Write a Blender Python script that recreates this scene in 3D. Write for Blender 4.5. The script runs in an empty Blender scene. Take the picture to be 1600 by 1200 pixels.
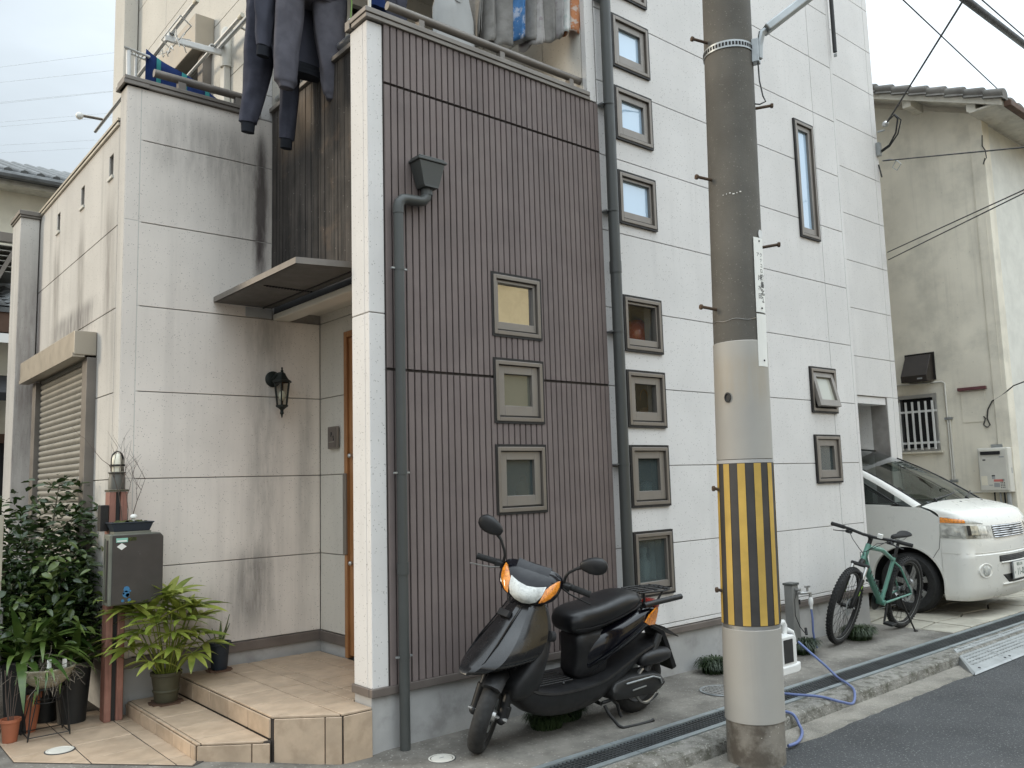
import bpy, bmesh, math, random
from mathutils import Vector as V, Matrix as Mx, noise as mnoise
R = math.radians
PI = math.pi
random.seed(7)
scn = bpy.context.scene
COL = scn.collection

# ------------------------------------------------------------------ camera
def make_camera():
    yaw, pit, rol = R(40.1346), R(6.558), R(-1.6121)
    f = V((math.sin(yaw)*math.cos(pit), math.cos(yaw)*math.cos(pit), math.sin(pit)))
    r = V((math.cos(yaw), -math.sin(yaw), 0)); u = r.cross(f)
    r2 = r*math.cos(rol) + u*math.sin(rol); u2 = u*math.cos(rol) - r*math.sin(rol)
    m = Mx((r2, u2, -f)).transposed().to_4x4()
    m.translation = V((-2.573, -4.3654, 1.527))
    cd = bpy.data.cameras.new('camera'); c = bpy.data.objects.new('camera', cd); COL.objects.link(c)
    c.matrix_world = m
    cd.sensor_width = 36; cd.lens = 1320/1600*36; cd.clip_start = .05; cd.clip_end = 2000
    scn.camera = c
make_camera()

# ------------------------------------------------------------------ sky, sun, exposure
SUN_EL, SUN_AZ = 17.0, -52.0      # azimuth from +Y towards +X
def make_sky():
    w = bpy.data.worlds.new('World'); scn.world = w; w.use_nodes = True
    nt = w.node_tree; nt.nodes.clear(); L = nt.links.new
    def n(t, **k):
        x = nt.nodes.new(t)
        for a, b in k.items(): setattr(x, a, b)
        return x
    def math_(op, a, b=None, c=None):
        x = n('ShaderNodeMath', operation=op)
        for i, s in enumerate((a, b, c)):
            if s is None: continue
            if isinstance(s, (int, float)): x.inputs[i].default_value = s
            else: L(s, x.inputs[i])
        return x.outputs[0]
    tc = n('ShaderNodeTexCoord')
    sep = n('ShaderNodeSeparateXYZ'); L(tc.outputs['Generated'], sep.inputs[0])
    z = math_('MAXIMUM', sep.outputs[2], 0.0)
    # overcast luminance: the zenith about three times the horizon, whiter to the east
    z2 = math_('MULTIPLY', z, z)
    lum = math_('MULTIPLY_ADD', z2, 1.6, 0.46)
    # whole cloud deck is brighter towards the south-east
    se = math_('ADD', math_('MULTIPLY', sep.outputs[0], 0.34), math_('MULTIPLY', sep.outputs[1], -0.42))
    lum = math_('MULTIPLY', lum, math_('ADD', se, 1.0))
    mp = n('ShaderNodeMapping'); mp.inputs['Scale'].default_value = (1.6, 1.6, 4.5)
    L(tc.outputs['Generated'], mp.inputs[0])
    no = n('ShaderNodeTexNoise'); no.inputs['Scale'].default_value = 1.5; no.inputs['Detail'].default_value = 5; no.inputs['Roughness'].default_value = .5
    L(mp.outputs[0], no.inputs[0])
    cl = math_('MULTIPLY_ADD', no.outputs[0], 0.9, 0.55)
    lum = math_('MULTIPLY', lum, cl)
    # colour: bluish grey clouds, warmer close to the horizon
    mr = n('ShaderNodeMapRange'); mr.inputs[1].default_value = .02; mr.inputs[2].default_value = .34
    L(z, mr.inputs[0])
    mix = n('ShaderNodeMix', data_type='RGBA'); L(mr.outputs[0], mix.inputs[0])
    mix.inputs[6].default_value = (1.02, .97, .86, 1); mix.inputs[7].default_value = (.87, .965, 1.03, 1)
    mul = n('ShaderNodeMix', data_type='RGBA', blend_type='MULTIPLY'); mul.inputs[0].default_value = 1
    L(mix.outputs[2], mul.inputs[6])
    cb = n('ShaderNodeCombineColor')
    for i in range(3): L(lum, cb.inputs[i])
    L(cb.outputs[0], mul.inputs[7])
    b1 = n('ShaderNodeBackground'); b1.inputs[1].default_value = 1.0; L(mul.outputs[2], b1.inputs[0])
    sky = n('ShaderNodeTexSky', sky_type='NISHITA', sun_disc=False)
    sky.sun_elevation = R(SUN_EL); sky.sun_rotation = R(SUN_AZ); sky.dust_density = 2.0
    b2 = n('ShaderNodeBackground'); b2.inputs[1].default_value = .08; L(sky.outputs[0], b2.inputs[0])
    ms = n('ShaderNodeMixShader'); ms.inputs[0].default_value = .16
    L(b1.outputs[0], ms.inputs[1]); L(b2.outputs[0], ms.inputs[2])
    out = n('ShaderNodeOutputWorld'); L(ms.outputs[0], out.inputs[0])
make_sky()
def make_sun():
    sl = bpy.data.lights.new('sun', 'SUN'); sl.energy = 0.9; sl.angle = R(14); sl.color = (1.0, .88, .70)
    so = bpy.data.objects.new('sun', sl); COL.objects.link(so)
    d = V((math.sin(R(SUN_AZ))*math.cos(R(SUN_EL)), math.cos(R(SUN_AZ))*math.cos(R(SUN_EL)), math.sin(R(SUN_EL))))
    so.rotation_euler = d.to_track_quat('Z', 'Y').to_euler()
make_sun()
vs = scn.view_settings
scn.display_settings.display_device = 'sRGB'
vs.view_transform = 'Standard'; vs.look = 'None'; vs.exposure = 0.98; vs.gamma = 1; vs.use_curve_mapping = False
scn.cycles.max_bounces = 8; scn.cycles.transparent_max_bounces = 12; scn.cycles.use_denoising = True
scn.cycles.caustics_reflective = False; scn.cycles.caustics_refractive = False

# ------------------------------------------------------------------ materials
class NT:
    def __init__(s, name):
        s.m = bpy.data.materials.new(name); s.m.use_nodes = True
        s.nt = s.m.node_tree; s.nt.nodes.clear()
    def n(s, t, **k):
        x = s.nt.nodes.new(t)
        for a, b in k.items(): setattr(x, a, b)
        return x
    def set(s, inp, v):
        if isinstance(v, bpy.types.NodeSocket): s.nt.links.new(v, inp)
        else:
            if isinstance(v, (tuple, list)) and len(v) == 3 and inp.type == 'RGBA': v = (*v, 1)
            inp.default_value = v
    def math(s, op, a, b=None, c=None, clamp=False):
        x = s.n('ShaderNodeMath', operation=op, use_clamp=clamp)
        for i, q in enumerate((a, b, c)):
            if q is not None: s.set(x.inputs[i], q)
        return x.outputs[0]
    def mix(s, f, a, b, mode='MIX'):
        x = s.n('ShaderNodeMix', data_type='RGBA', blend_type=mode)
        s.set(x.inputs[0], f); s.set(x.inputs[6], a); s.set(x.inputs[7], b)
        return x.outputs[2]
    def ramp(s, v, a, b, lo=0., hi=1.):
        x = s.n('ShaderNodeMapRange', interpolation_type='SMOOTHSTEP')
        s.set(x.inputs[0], v); x.inputs[1].default_value = a; x.inputs[2].default_value = b
        x.inputs[3].default_value = lo; x.inputs[4].default_value = hi
        return x.outputs[0]
    def pos(s, scale=(1, 1, 1), obj=False):
        g = s.n('ShaderNodeTexCoord').outputs['Object'] if obj else s.n('ShaderNodeNewGeometry').outputs['Position']
        mp = s.n('ShaderNodeMapping'); mp.inputs['Scale'].default_value = scale
        s.set(mp.inputs[0], g); return mp.outputs[0]
    def noise(s, vec, scale, detail=3, rough=.55):
        x = s.n('ShaderNodeTexNoise'); s.set(x.inputs[0], vec)
        x.inputs['Scale'].default_value = scale; x.inputs['Detail'].default_value = detail; x.inputs['Roughness'].default_value = rough
        return x.outputs[0]
    def out(s, sh):
        o = s.n('ShaderNodeOutputMaterial'); s.nt.links.new(sh, o.inputs[0]); return s.m

def mul3(c, k): return tuple(min(1., x*k) for x in c[:3])

def mat(name, base, rough=.6, metal=0., var=.1, vscale=5., speck=None, streak=0., bump=None, coat=0.,
        obj=False, grain=None, stains=(), spec=.5, blotch=None, per_object=0.):
    t = NT(name)
    p = t.pos(obj=obj)
    c = t.mix(t.ramp(t.noise(p, vscale, 4), .3, .7), mul3(base, 1-var), mul3(base, 1+var))
    if per_object:
        oi = t.n('ShaderNodeObjectInfo')
        k = t.math('MULTIPLY_ADD', oi.outputs['Random'], 2*per_object, 1-per_object)
        cc = t.n('ShaderNodeCombineColor')
        for i in range(3): t.set(cc.inputs[i], k)
        c = t.mix(1., c, cc.outputs[0], 'MULTIPLY')
    if grain:      # (scale vector, colour, amount)
        g = t.noise(t.pos(grain[0], obj), 1., 5, .6)
        c = t.mix(t.math('MULTIPLY', t.ramp(g, .42, .68), grain[2]), c, grain[1])
    if blotch:     # (scale, lo, hi, colour, amount)
        c = t.mix(t.math('MULTIPLY', t.ramp(t.noise(p, blotch[0], 6, .62), blotch[1], blotch[2]), blotch[4]), c, blotch[3])
    if streak:
        g = t.noise(t.pos((7, 7, .28), obj), 1., 5, .65)
        h = t.noise(p, .7, 2)
        c = t.mix(t.math('MULTIPLY', t.math('MULTIPLY', t.ramp(g, .48, .72), t.ramp(h, .3, .7)), streak), c, mul3(base, .36))
    for (ax, cen, wid, z0, z1, col, amt) in stains:
        sp = t.n('ShaderNodeSeparateXYZ'); t.set(sp.inputs[0], t.pos())
        wob = t.math('MULTIPLY_ADD', t.noise(t.pos((3, 3, 1.1)), 1.6, 4), .3*wid*2, -.3*wid)
        d = t.math('ABSOLUTE', t.math('SUBTRACT', t.math('ADD', sp.outputs[ax], wob), cen))
        m1 = t.ramp(d, wid, wid*.15)
        zz = sp.outputs[2]
        hi, lo = max(z0, z1), min(z0, z1)
        m2 = t.math('MULTIPLY', t.ramp(zz, lo-.12*(hi-lo), lo+.45*(hi-lo)), t.ramp(zz, hi+.02, hi-.3*(hi-lo)))
        m3 = t.ramp(t.noise(t.pos((16, 16, 2.2)), 1., 5, .7), .25, .7, .25, 1)
        c = t.mix(t.math('MULTIPLY', t.math('MULTIPLY', m1, m2), t.math('MULTIPLY', m3, amt)), c, col)
    if speck:      # (scale, threshold, colour, amount)
        vr = t.n('ShaderNodeTexVoronoi'); t.set(vr.inputs[0], p); vr.inputs['Scale'].default_value = speck[0]
        dm = t.ramp(vr.outputs['Distance'], speck[1], speck[1]*.4)
        sel = t.ramp(t.noise(p, speck[0]*.6, 1), .5, .56)
        c = t.mix(t.math('MULTIPLY', t.math('MULTIPLY', dm, sel), speck[3]), c, speck[2])
    b = t.n('ShaderNodeBsdfPrincipled')
    t.set(b.inputs['Base Color'], c); b.inputs['Roughness'].default_value = rough; b.inputs['Metallic'].default_value = metal
    b.inputs['Specular IOR Level'].default_value = spec
    if rough > .2 and metal < .5:
        t.set(b.inputs['Roughness'], t.ramp(t.noise(p, vscale*2.3, 3), .2, .8, max(0, rough-.08), min(1, rough+.08)))
    b.inputs['Coat Weight'].default_value = coat; b.inputs['Coat Roughness'].default_value = .04
    if bump:
        nor = None
        for (sc, st, di) in bump:
            bn = t.n('ShaderNodeBump'); bn.inputs['Strength'].default_value = st; bn.inputs['Distance'].default_value = di
            t.set(bn.inputs['Height'], t.noise(p, sc, 4, .6))
            if nor: t.set(bn.inputs['Normal'], nor)
            nor = bn.outputs[0]
        t.set(b.inputs['Normal'], nor)
    return t.out(b.outputs[0])

def glass_mat(name, tint=(.86, .9, .9), ior=1.9, frost=0., milk=0., milk_col=(.3, .36, .37)):
    t = NT(name)
    fr = t.n('ShaderNodeFresnel'); fr.inputs[0].default_value = ior
    gl = t.n('ShaderNodeBsdfGlossy'); gl.inputs['Roughness'].default_value = .02 + frost*.25
    gl.inputs[0].default_value = (.95, .97, 1, 1)
    if frost:
        tr = t.n('ShaderNodeBsdfTransparent'); tr.inputs[0].default_value = (*tint, 1)
    else:
        tr = t.n('ShaderNodeBsdfTransparent'); tr.inputs[0].default_value = (*tint, 1)
    sh = tr.outputs[0]
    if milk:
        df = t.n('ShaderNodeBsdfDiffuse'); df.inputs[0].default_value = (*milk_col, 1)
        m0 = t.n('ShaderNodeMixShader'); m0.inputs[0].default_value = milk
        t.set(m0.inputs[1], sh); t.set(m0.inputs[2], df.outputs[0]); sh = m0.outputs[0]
    if not frost:
        wv = t.n('ShaderNodeBump'); wv.inputs['Strength'].default_value = .035; wv.inputs['Distance'].default_value = .06
        t.set(wv.inputs['Height'], t.noise(t.pos(), 5.5, 1)); t.set(gl.inputs['Normal'], wv.outputs[0])
    ms = t.n('ShaderNodeMixShader'); t.set(ms.inputs[0], t.math('MULTIPLY', fr.outputs[0], t.math('SUBTRACT', 1., t.n('ShaderNodeNewGeometry').outputs['Backfacing']))); t.set(ms.inputs[1], sh); t.set(ms.inputs[2], gl.outputs[0])
    return t.out(ms.outputs[0])

def emit_free_leaf(name, col, col2, rough=.4, trans=.25):
    t = NT(name)
    oi = t.n('ShaderNodeObjectInfo')
    f = t.math('MULTIPLY_ADD', t.noise(t.pos(), 9., 2), .7, t.math('MULTIPLY', oi.outputs['Random'], .5))
    c = t.mix(t.ramp(f, .3, .85), col, col2)
    b = t.n('ShaderNodeBsdfPrincipled'); t.set(b.inputs['Base Color'], c); b.inputs['Roughness'].default_value = rough
    tl = t.n('ShaderNodeBsdfTranslucent'); t.set(tl.inputs[0], c)
    ms = t.n('ShaderNodeMixShader'); ms.inputs[0].default_value = trans
    t.set(ms.inputs[1], b.outputs[0]); t.set(ms.inputs[2], tl.outputs[0])
    return t.out(ms.outputs[0])

M = {}
WALL = (.78, .72, .655)
DK = (.10, .09, .08)
wall_bump = [(240, .22, .004), (60, .12, .004)]
wall_speck = (62, .29, (.27, .25, .23), .8)
M['alc'] = mat('painted_concrete_panel', (.69, .672, .652), .8, var=.05, vscale=1.4, speck=wall_speck, streak=.16, bump=wall_bump)
M['alc_lamp'] = mat('stained_concrete_panel', WALL, .82, var=.07, vscale=1.3, speck=(70, .26, (.2, .18, .16), .8), streak=.2, bump=wall_bump,
    stains=[(0, .085, .085, 4.36, 2.95, (.055, .036, .036), 1.3), (0, .09, .05, 4.42, 3.05, (.045, .03, .03), 1.2), (0, -.03, .42, 4.36, 3.25, (.22, .2, .18), .55), (0, -.4, .6, 4.40, 3.7, (.24, .22, .2), .5),
            (0, .12, .22, 2.85, .4, (.3, .285, .26), .6), (0, .46, .1, 2.7, .5, (.3, .29, .27), .5),
            (0, .05, .26, 1.15, .40, (.15, .14, .13), .75), (0, -.35, .5, .9, .3, (.25, .23, .21), .5), (0, .16, .3, 2.9, 2.45, (.2, .19, .17), .6)])
M['alc_side'] = mat('weathered_side_panel', (.58, .555, .515), .82, var=.08, vscale=1.3, speck=wall_speck, streak=.5, bump=wall_bump,
    stains=[(1, 3.83, .16, 3.84, 2.6, (.2, .18, .16), .8), (1, 2.97, .17, 3.84, 2.3, (.2, .18, .16), .85), (1, 2.15, .17, 3.84, 2.4, (.21, .19, .17), .8),
            (1, 3.2, 1.1, 3.05, 2.72, (.11, .1, .1), .85), (1, 4.5, .12, 4.2, .5, (.16, .12, .11), .9)])
M['alc_upper'] = mat('cream_upper_panel', (.62, .59, .53), .82, var=.05, vscale=1.3, speck=wall_speck, streak=.12, bump=wall_bump)
M['joint'] = mat('joint_sealant', (.30, .28, .26), .9, var=.2)
M['brown'] = mat('brown_siding', (.168, .134, .125), .72, var=.1, vscale=3., speck=(150, .3, (.24, .2, .18), .35), bump=[(300, .3, .003)], blotch=(1.5, .5, .75, (.17, .14, .125), .4), per_object=.05)
M['brown_dark'] = mat('siding_groove', (.055, .045, .042), .9)
M['bronze'] = mat('bronze_aluminium', (.21, .185, .16), .42, .35, var=.06, bump=[(200, .05, .001)])
M['bronze_dk'] = mat('dark_bronze_gasket', (.014, .012, .011), .6, .1, bump=[(120, .5, .004)])
M['sash'] = mat('window_sash_bronze', (.24, .218, .195), .42, .3, var=.05)
M['capm'] = mat('parapet_cap_metal', (.19, .17, .15), .5, .3, var=.12, streak=.2)
M['trim'] = mat('base_trim_metal', (.17, .145, .13), .5, .3, var=.12)
M['plinth'] = mat('foundation_mortar', (.40, .395, .385), .88, var=.12, vscale=2.5, blotch=(3.5, .48, .72, (.17, .16, .15), .55), bump=[(90, .25, .004), (8, .2, .01)])
M['pipe'] = mat('downpipe_pvc', (.060, .064, .061), .42, var=.08, vscale=3)
M['glass'] = glass_mat('window_glass', (.95, .97, .97), 1.4)
M['glass_lowe'] = glass_mat('coated_window_glass', (.4, .4, .36), 7.)
M['glass_frost'] = glass_mat('frosted_glass', (.75, .82, .82), 1.4, .18, .26, (.15, .18, .18))
M['glass_sky'] = glass_mat('painted_sky_glass', (.5, .6, .7), 2.4, 0, .85, (.54, .72, .89))  # most of the sky reflection is painted in as pale blue diffuse colour
M['glass_cream'] = glass_mat('cream_frosted_glass', (.7, .7, .6), 1.5, .2, .88, (.5, .5, .43))
M['glass_dim'] = glass_mat('dim_window_glass', (.5, .52, .45), 1.8, 0, .4, (.30, .30, .24))
M['dark'] = mat('dark_interior', (.02, .02, .021), .9)
M['room'] = mat('room_interior', (.26, .25, .24), .9)
M['wood_char'] = mat('charred_cedar', (.050, .042, .036), .78, var=.35, vscale=3, obj=False, grain=((34, 34, .8), (.008, .006, .005), 1.),
    blotch=(4, .56, .72, (.15, .10, .065), .4), stains=[(1, 1.35, .42, 4.5, 4.0, (.26, .18, .11), .8)], bump=[(35, .5, .006)], speck=(26, .13, (.42, .4, .37), .5), per_object=.4)
M['door'] = mat('oiled_cedar_door', (.36, .17, .065), .45, var=.12, grain=((40, 40, 1.2), (.2, .08, .03), .7))
M['black'] = mat('black_metal', (.014, .014, .014), .42, .2)
M['lamp_black'] = mat('black_cast_iron', (.012, .017, .015), .5, .3, bump=[(120, .15, .002)])
M['alu'] = mat('aluminium', (.55, .55, .54), .35, .85, var=.06)
M['steel'] = mat('galvanised_steel', (.36, .38, .385), .45, .7, var=.14, vscale=9)
M['zinc'] = mat('zinc_flashing', (.42, .44, .45), .5, .4, var=.12)
M['soffit'] = mat('cream_soffit', (.55, .52, .46), .7, var=.04)
M['canopy'] = mat('canopy_metal', (.10, .094, .088), .5, .3, var=.05)
M['white'] = mat('white_plastic', (.72, .72, .7), .42, var=.04)
M['offwhite'] = mat('offwhite_plastic', (.62, .6, .54), .5, var=.05)
M['shutter'] = mat('shutter_slat', (.34, .325, .285), .45, .25, var=.05)
M['shutter_box'] = mat('shutter_box', (.38, .335, .27), .45, .25, var=.04)
M['tile'] = mat('terracotta_tile', (.44, .335, .24), .5, var=.12, vscale=7, blotch=(11, .46, .68, (.35, .255, .175), .5), per_object=.10, bump=[(40, .1, .003)])
M['grout'] = mat('tile_grout', (.055, .045, .038), .9)
M['concrete'] = mat('sidewalk_concrete', (.185, .172, .15), .88, var=.2, vscale=2, blotch=(2.2, .42, .68, (.07, .063, .054), .8), stains=[(1, -.55, .16, .3, -.3, (.34, .32, .28), .5)], speck=(48, .36, (.40, .385, .35), .6), bump=[(110, .5, .007), (7, .25, .012)])
M['kerb'] = mat('kerb_concrete', (.25, .24, .215), .9, var=.2, vscale=4, blotch=(11, .42, .66, (.075, .072, .05), .8), speck=(55, .42, (.46, .44, .40), .75), bump=[(90, 1., .014), (26, .7, .014)])
M['gutter'] = mat('gutter_concrete', (.27, .25, .215), .9, var=.18, vscale=3, blotch=(5, .48, .72, (.12, .115, .1), .65), speck=(60, .42, (.44, .42, .37), .7), bump=[(90, .9, .012), (18, .5, .012)])
M['asphalt'] = mat('asphalt', (.062, .064, .066), .9, var=.16, vscale=1.6, speck=(80, .42, (.26, .26, .255), .75), bump=[(130, 1., .010)], blotch=(3, .5, .8, (.09, .09, .09), .4))
M['soil'] = mat('garden_soil', (.05, .042, .034), .95, var=.3, bump=[(40, .8, .02)])
M['flag'] = mat('flagstone', (.40, .375, .31), .82, var=.14, vscale=5, blotch=(6, .5, .75, (.2, .18, .14), .5), bump=[(40, .4, .008)], per_object=.12)
M['grate'] = mat('drain_grating', (.085, .09, .092), .55, .5, var=.2)
M['rail_edge'] = mat('drain_rail', (.30, .335, .345), .5, .55, var=.12, vscale=8)
M['pole'] = mat('pole_concrete', (.118, .11, .095), .85, var=.14, vscale=3, speck=(60, .3, (.26, .25, .22), .5), bump=[(120, .5, .004)], streak=.2)
M['sheath'] = mat('pole_sheath', (.37, .355, .325), .6, var=.06, vscale=2, streak=.12, stains=[(0, 1.6, .25, 2.25, 1.9, (.36, .29, .19), .4)])
M['yellow'] = mat('yellow_stripe', (.52, .34, .075), .6, var=.12, vscale=6, blotch=(18, .55, .75, (.42, .28, .07), .5))
M['stripe_black'] = mat('black_stripe', (.045, .042, .04), .65, var=.2)
M['pole_base'] = mat('pole_base_concrete', (.22, .2, .17), .85, var=.2, vscale=4, blotch=(5, .45, .65, (.075, .06, .045), .85), bump=[(60, .4, .006)], speck=(40, .16, (.6, .58, .52), .8))
M['rust'] = mat('rusty_iron', (.10, .065, .042), .8, .2, var=.25)
M['sign'] = mat('sign_white', (.78, .78, .74), .5, var=.03)
M['ink'] = mat('black_print', (.02, .02, .022), .6)
M['ink_blue'] = mat('blue_print', (.04, .17, .34), .6)
M['ink_red'] = mat('red_print', (.55, .16, .14), .6)
M['ink_green'] = mat('green_print', (.25, .52, .42), .6)
M['ink_grey'] = mat('grey_print', (.35, .36, .36), .6)
M['sc_black'] = mat('gloss_black_paint', (.004, .004, .007), .14, 0, var=.1, coat=.25, spec=.4)
M['sc_cowl'] = mat('worn_black_paint', (.008, .008, .009), .24, 0, var=.25, vscale=9, coat=.5)
M['sc_matte'] = mat('grey_black_plastic', (.013, .013, .014), .46, var=.25, vscale=12, blotch=(22, .55, .8, (.032, .031, .03), .5))
M['sc_seat'] = mat('seat_vinyl', (.009, .009, .010), .36, var=.15, bump=[(500, .12, .001)])
M['rubber'] = mat('tyre_rubber', (.017, .017, .017), .8, var=.25, vscale=20, bump=[(150, .2, .002)])
M['lens'] = mat('headlamp_lens', (.56, .57, .54), .1, 0, var=.3, vscale=30, coat=1, blotch=(30, .5, .7, (.22, .22, .19), .6))
M['amber'] = mat('amber_lens', (.80, .26, .02), .18, 0, var=.3, vscale=60, coat=1, blotch=(50, .52, .68, (.36, .08, .0), .8))
M['redlens'] = mat('red_lens', (.35, .03, .02), .18, coat=1)
M['engine'] = mat('engine_casing', (.05, .05, .05), .45, .5, var=.2)
M['alloy'] = mat('alloy_rim', (.46, .46, .45), .35, .8, var=.1)
M['mint'] = mat('mint_green_frame', (.095, .25, .195), .35, 0, var=.06, coat=.5)
M['lime'] = mat('lime_decal', (.30, .55, .04), .45)
M['car'] = mat('pearl_white_paint', (.76, .75, .70), .32, 0, var=.01, coat=.45)
M['car_black'] = mat('car_black_plastic', (.015, .015, .015), .5)
M['chrome'] = mat('chrome', (.75, .76, .78), .1, 1.)
M['carglass'] = glass_mat('windscreen_glass', (.42, .47, .45), 1.75)
M['car_in'] = mat('car_interior', (.05, .05, .05), .8)
M['nb_wall'] = mat('stained_stucco', (.80, .75, .635), .9, var=.08, vscale=1.2, blotch=(1.7, .45, .7, (.56, .53, .45), .65), streak=.25, bump=[(50, .3, .006)], speck=(9, .1, (.25, .24, .2), .3))
M['nb_front'] = mat('pale_stucco', (.70, .69, .63), .9, var=.06, bump=[(50, .3, .006)])
M['roof_tile'] = mat('grey_roof_tile', (.15, .14, .125), .75, var=.2, vscale=6, per_object=.15, bump=[(30, .2, .005)])
M['roof_old'] = mat('weathered_clay_tile', (.13, .135, .135), .6, var=.25, vscale=7, per_object=.2)
M['timber'] = mat('white_painted_timber', (.72, .69, .61), .8, var=.1, blotch=(6, .5, .7, (.4, .36, .28), .5))
M['cream'] = mat('cream_render', (.76, .71, .58), .9, var=.05)
M['brown_wood'] = mat('brown_timber', (.10, .055, .035), .7, var=.2)
M['post_red'] = mat('reddish_wood_composite', (.30, .14, .105), .65, var=.12, vscale=10, grain=((50, 50, 2), (.13, .06, .045), .6), blotch=(8, .5, .75, (.33, .19, .15), .4))
M['mbox'] = mat('mailbox_grey', (.060, .053, .048), .5, .2, var=.1, vscale=8, speck=(24, .05, (.4, .4, .38), .6))
M['mbox_edge'] = mat('mailbox_rim', (.17, .175, .145), .55, .2, var=.15)
M['pot_olive'] = mat('olive_plastic_pot', (.062, .058, .034), .6, var=.2)
M['pot_blue'] = mat('blue_black_pot', (.016, .024, .036), .5, var=.15)
M['pot_terra'] = mat('terracotta_pot', (.36, .12, .06), .7, var=.15)
M['bowl'] = mat('old_cream_bowl', (.33, .31, .225), .7, var=.2, blotch=(14, .5, .7, (.15, .13, .1), .6))
M['root'] = mat('dry_roots', (.17, .145, .115), .95, var=.3)
M['moss'] = mat('moss', (.065, .075, .02), .95, var=.5, vscale=30, bump=[(60, 1, .02)])
M['block'] = mat('concrete_block', (.2, .195, .18), .92, var=.2, bump=[(60, .6, .008)])
M['leaf_palm'] = emit_free_leaf('palm_leaf', (.15, .21, .03), (.38, .42, .09), .38, .3)
M['leaf_shrub'] = emit_free_leaf('shrub_leaf', (.020, .042, .013), (.105, .145, .04), .27, .14)
M['leaf_clivia'] = emit_free_leaf('strap_leaf', (.035, .075, .015), (.13, .19, .045), .3, .15)
M['leaf_snake'] = emit_free_leaf('snake_leaf', (.06, .1, .05), (.11, .16, .08), .4, .1)
M['leaf_edge'] = mat('pale_leaf_margin', (.45, .45, .22), .5)
M['grass'] = emit_free_leaf('mondo_grass', (.012, .028, .010), (.04, .065, .022), .45, .15)
M['twig'] = mat('twig_bark', (.12, .09, .075), .9, var=.2)
M['stem'] = mat('stem_bark', (.07, .06, .04), .9, var=.2)
M['navy'] = mat('navy_fleece', (.064, .066, .086), .95, var=.15, vscale=12, bump=[(300, .4, .002)], spec=.1)
M['mauve'] = mat('mauve_grey_fleece', (.108, .105, .122), .95, var=.12, vscale=12, bump=[(300, .4, .002)], spec=.1)
M['charcoal'] = mat('charcoal_rib', (.028, .03, .036), .95, var=.15, bump=[(300, .4, .002)], spec=.1)
M['hood'] = mat('grey_violet_jersey', (.065, .067, .086), .95, var=.12, bump=[(300, .4, .002)], spec=.1)
M['cloth_grey'] = mat('grey_towel', (.27, .26, .245), .95, var=.12, vscale=14, blotch=(12, .5, .7, (.19, .18, .17), .5), bump=[(260, .6, .003)], spec=.1)
M['cloth_pale'] = mat('pale_printed_towel', (.40, .385, .375), .95, var=.1, vscale=14, blotch=(20, .55, .62, (.25, .2, .22), .55), bump=[(260, .6, .003)], spec=.1)
M['cloth_blue'] = mat('blue_printed_towel', (.10, .25, .52), .95, var=.15, vscale=14, blotch=(11, .5, .6, (.55, .6, .7), .85), bump=[(260, .6, .003)], spec=.1)
M['cloth_white'] = mat('white_towel', (.62, .62, .6), .95, var=.08, blotch=(16, .55, .62, (.45, .52, .5), .6), spec=.1)
M['cloth_orange'] = mat('orange_printed_towel', (.50, .22, .11), .95, var=.1, blotch=(16, .5, .6, (.6, .55, .5), .8), spec=.1)
M['cloth_navy'] = mat('navy_towel', (.018, .035, .115), .95, var=.15, bump=[(260, .5, .003)], spec=.1)
M['cloth_teal'] = mat('teal_stripe', (.04, .20, .20), .95, var=.1, spec=.1)
M['tank'] = mat('pale_grey_jersey', (.42, .425, .42), .95, var=.06, spec=.1)
M['hanger_green'] = mat('green_plastic', (.25, .42, .10), .4)
M['hose'] = mat('blue_hose', (.12, .16, .33), .45, var=.08)
M['orange'] = mat('orange_glaze', (.62, .13, .03), .25, coat=.5)
M['ochre'] = mat('ochre_toy', (.38, .22, .12), .6)
M['wire'] = mat('cable_black', (.02, .02, .02), .6)
M['wire_hazed'] = mat('far_line', (.6, .63, .65), .7)  # distance haze is put into the pale wire colour
M['opp'] = mat('opposite_cream_wall', (.82, .68, .42), .85, var=.06)
M['bulb'] = mat('lamp_globe', (.82, .78, .64), .4, var=.05)

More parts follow.
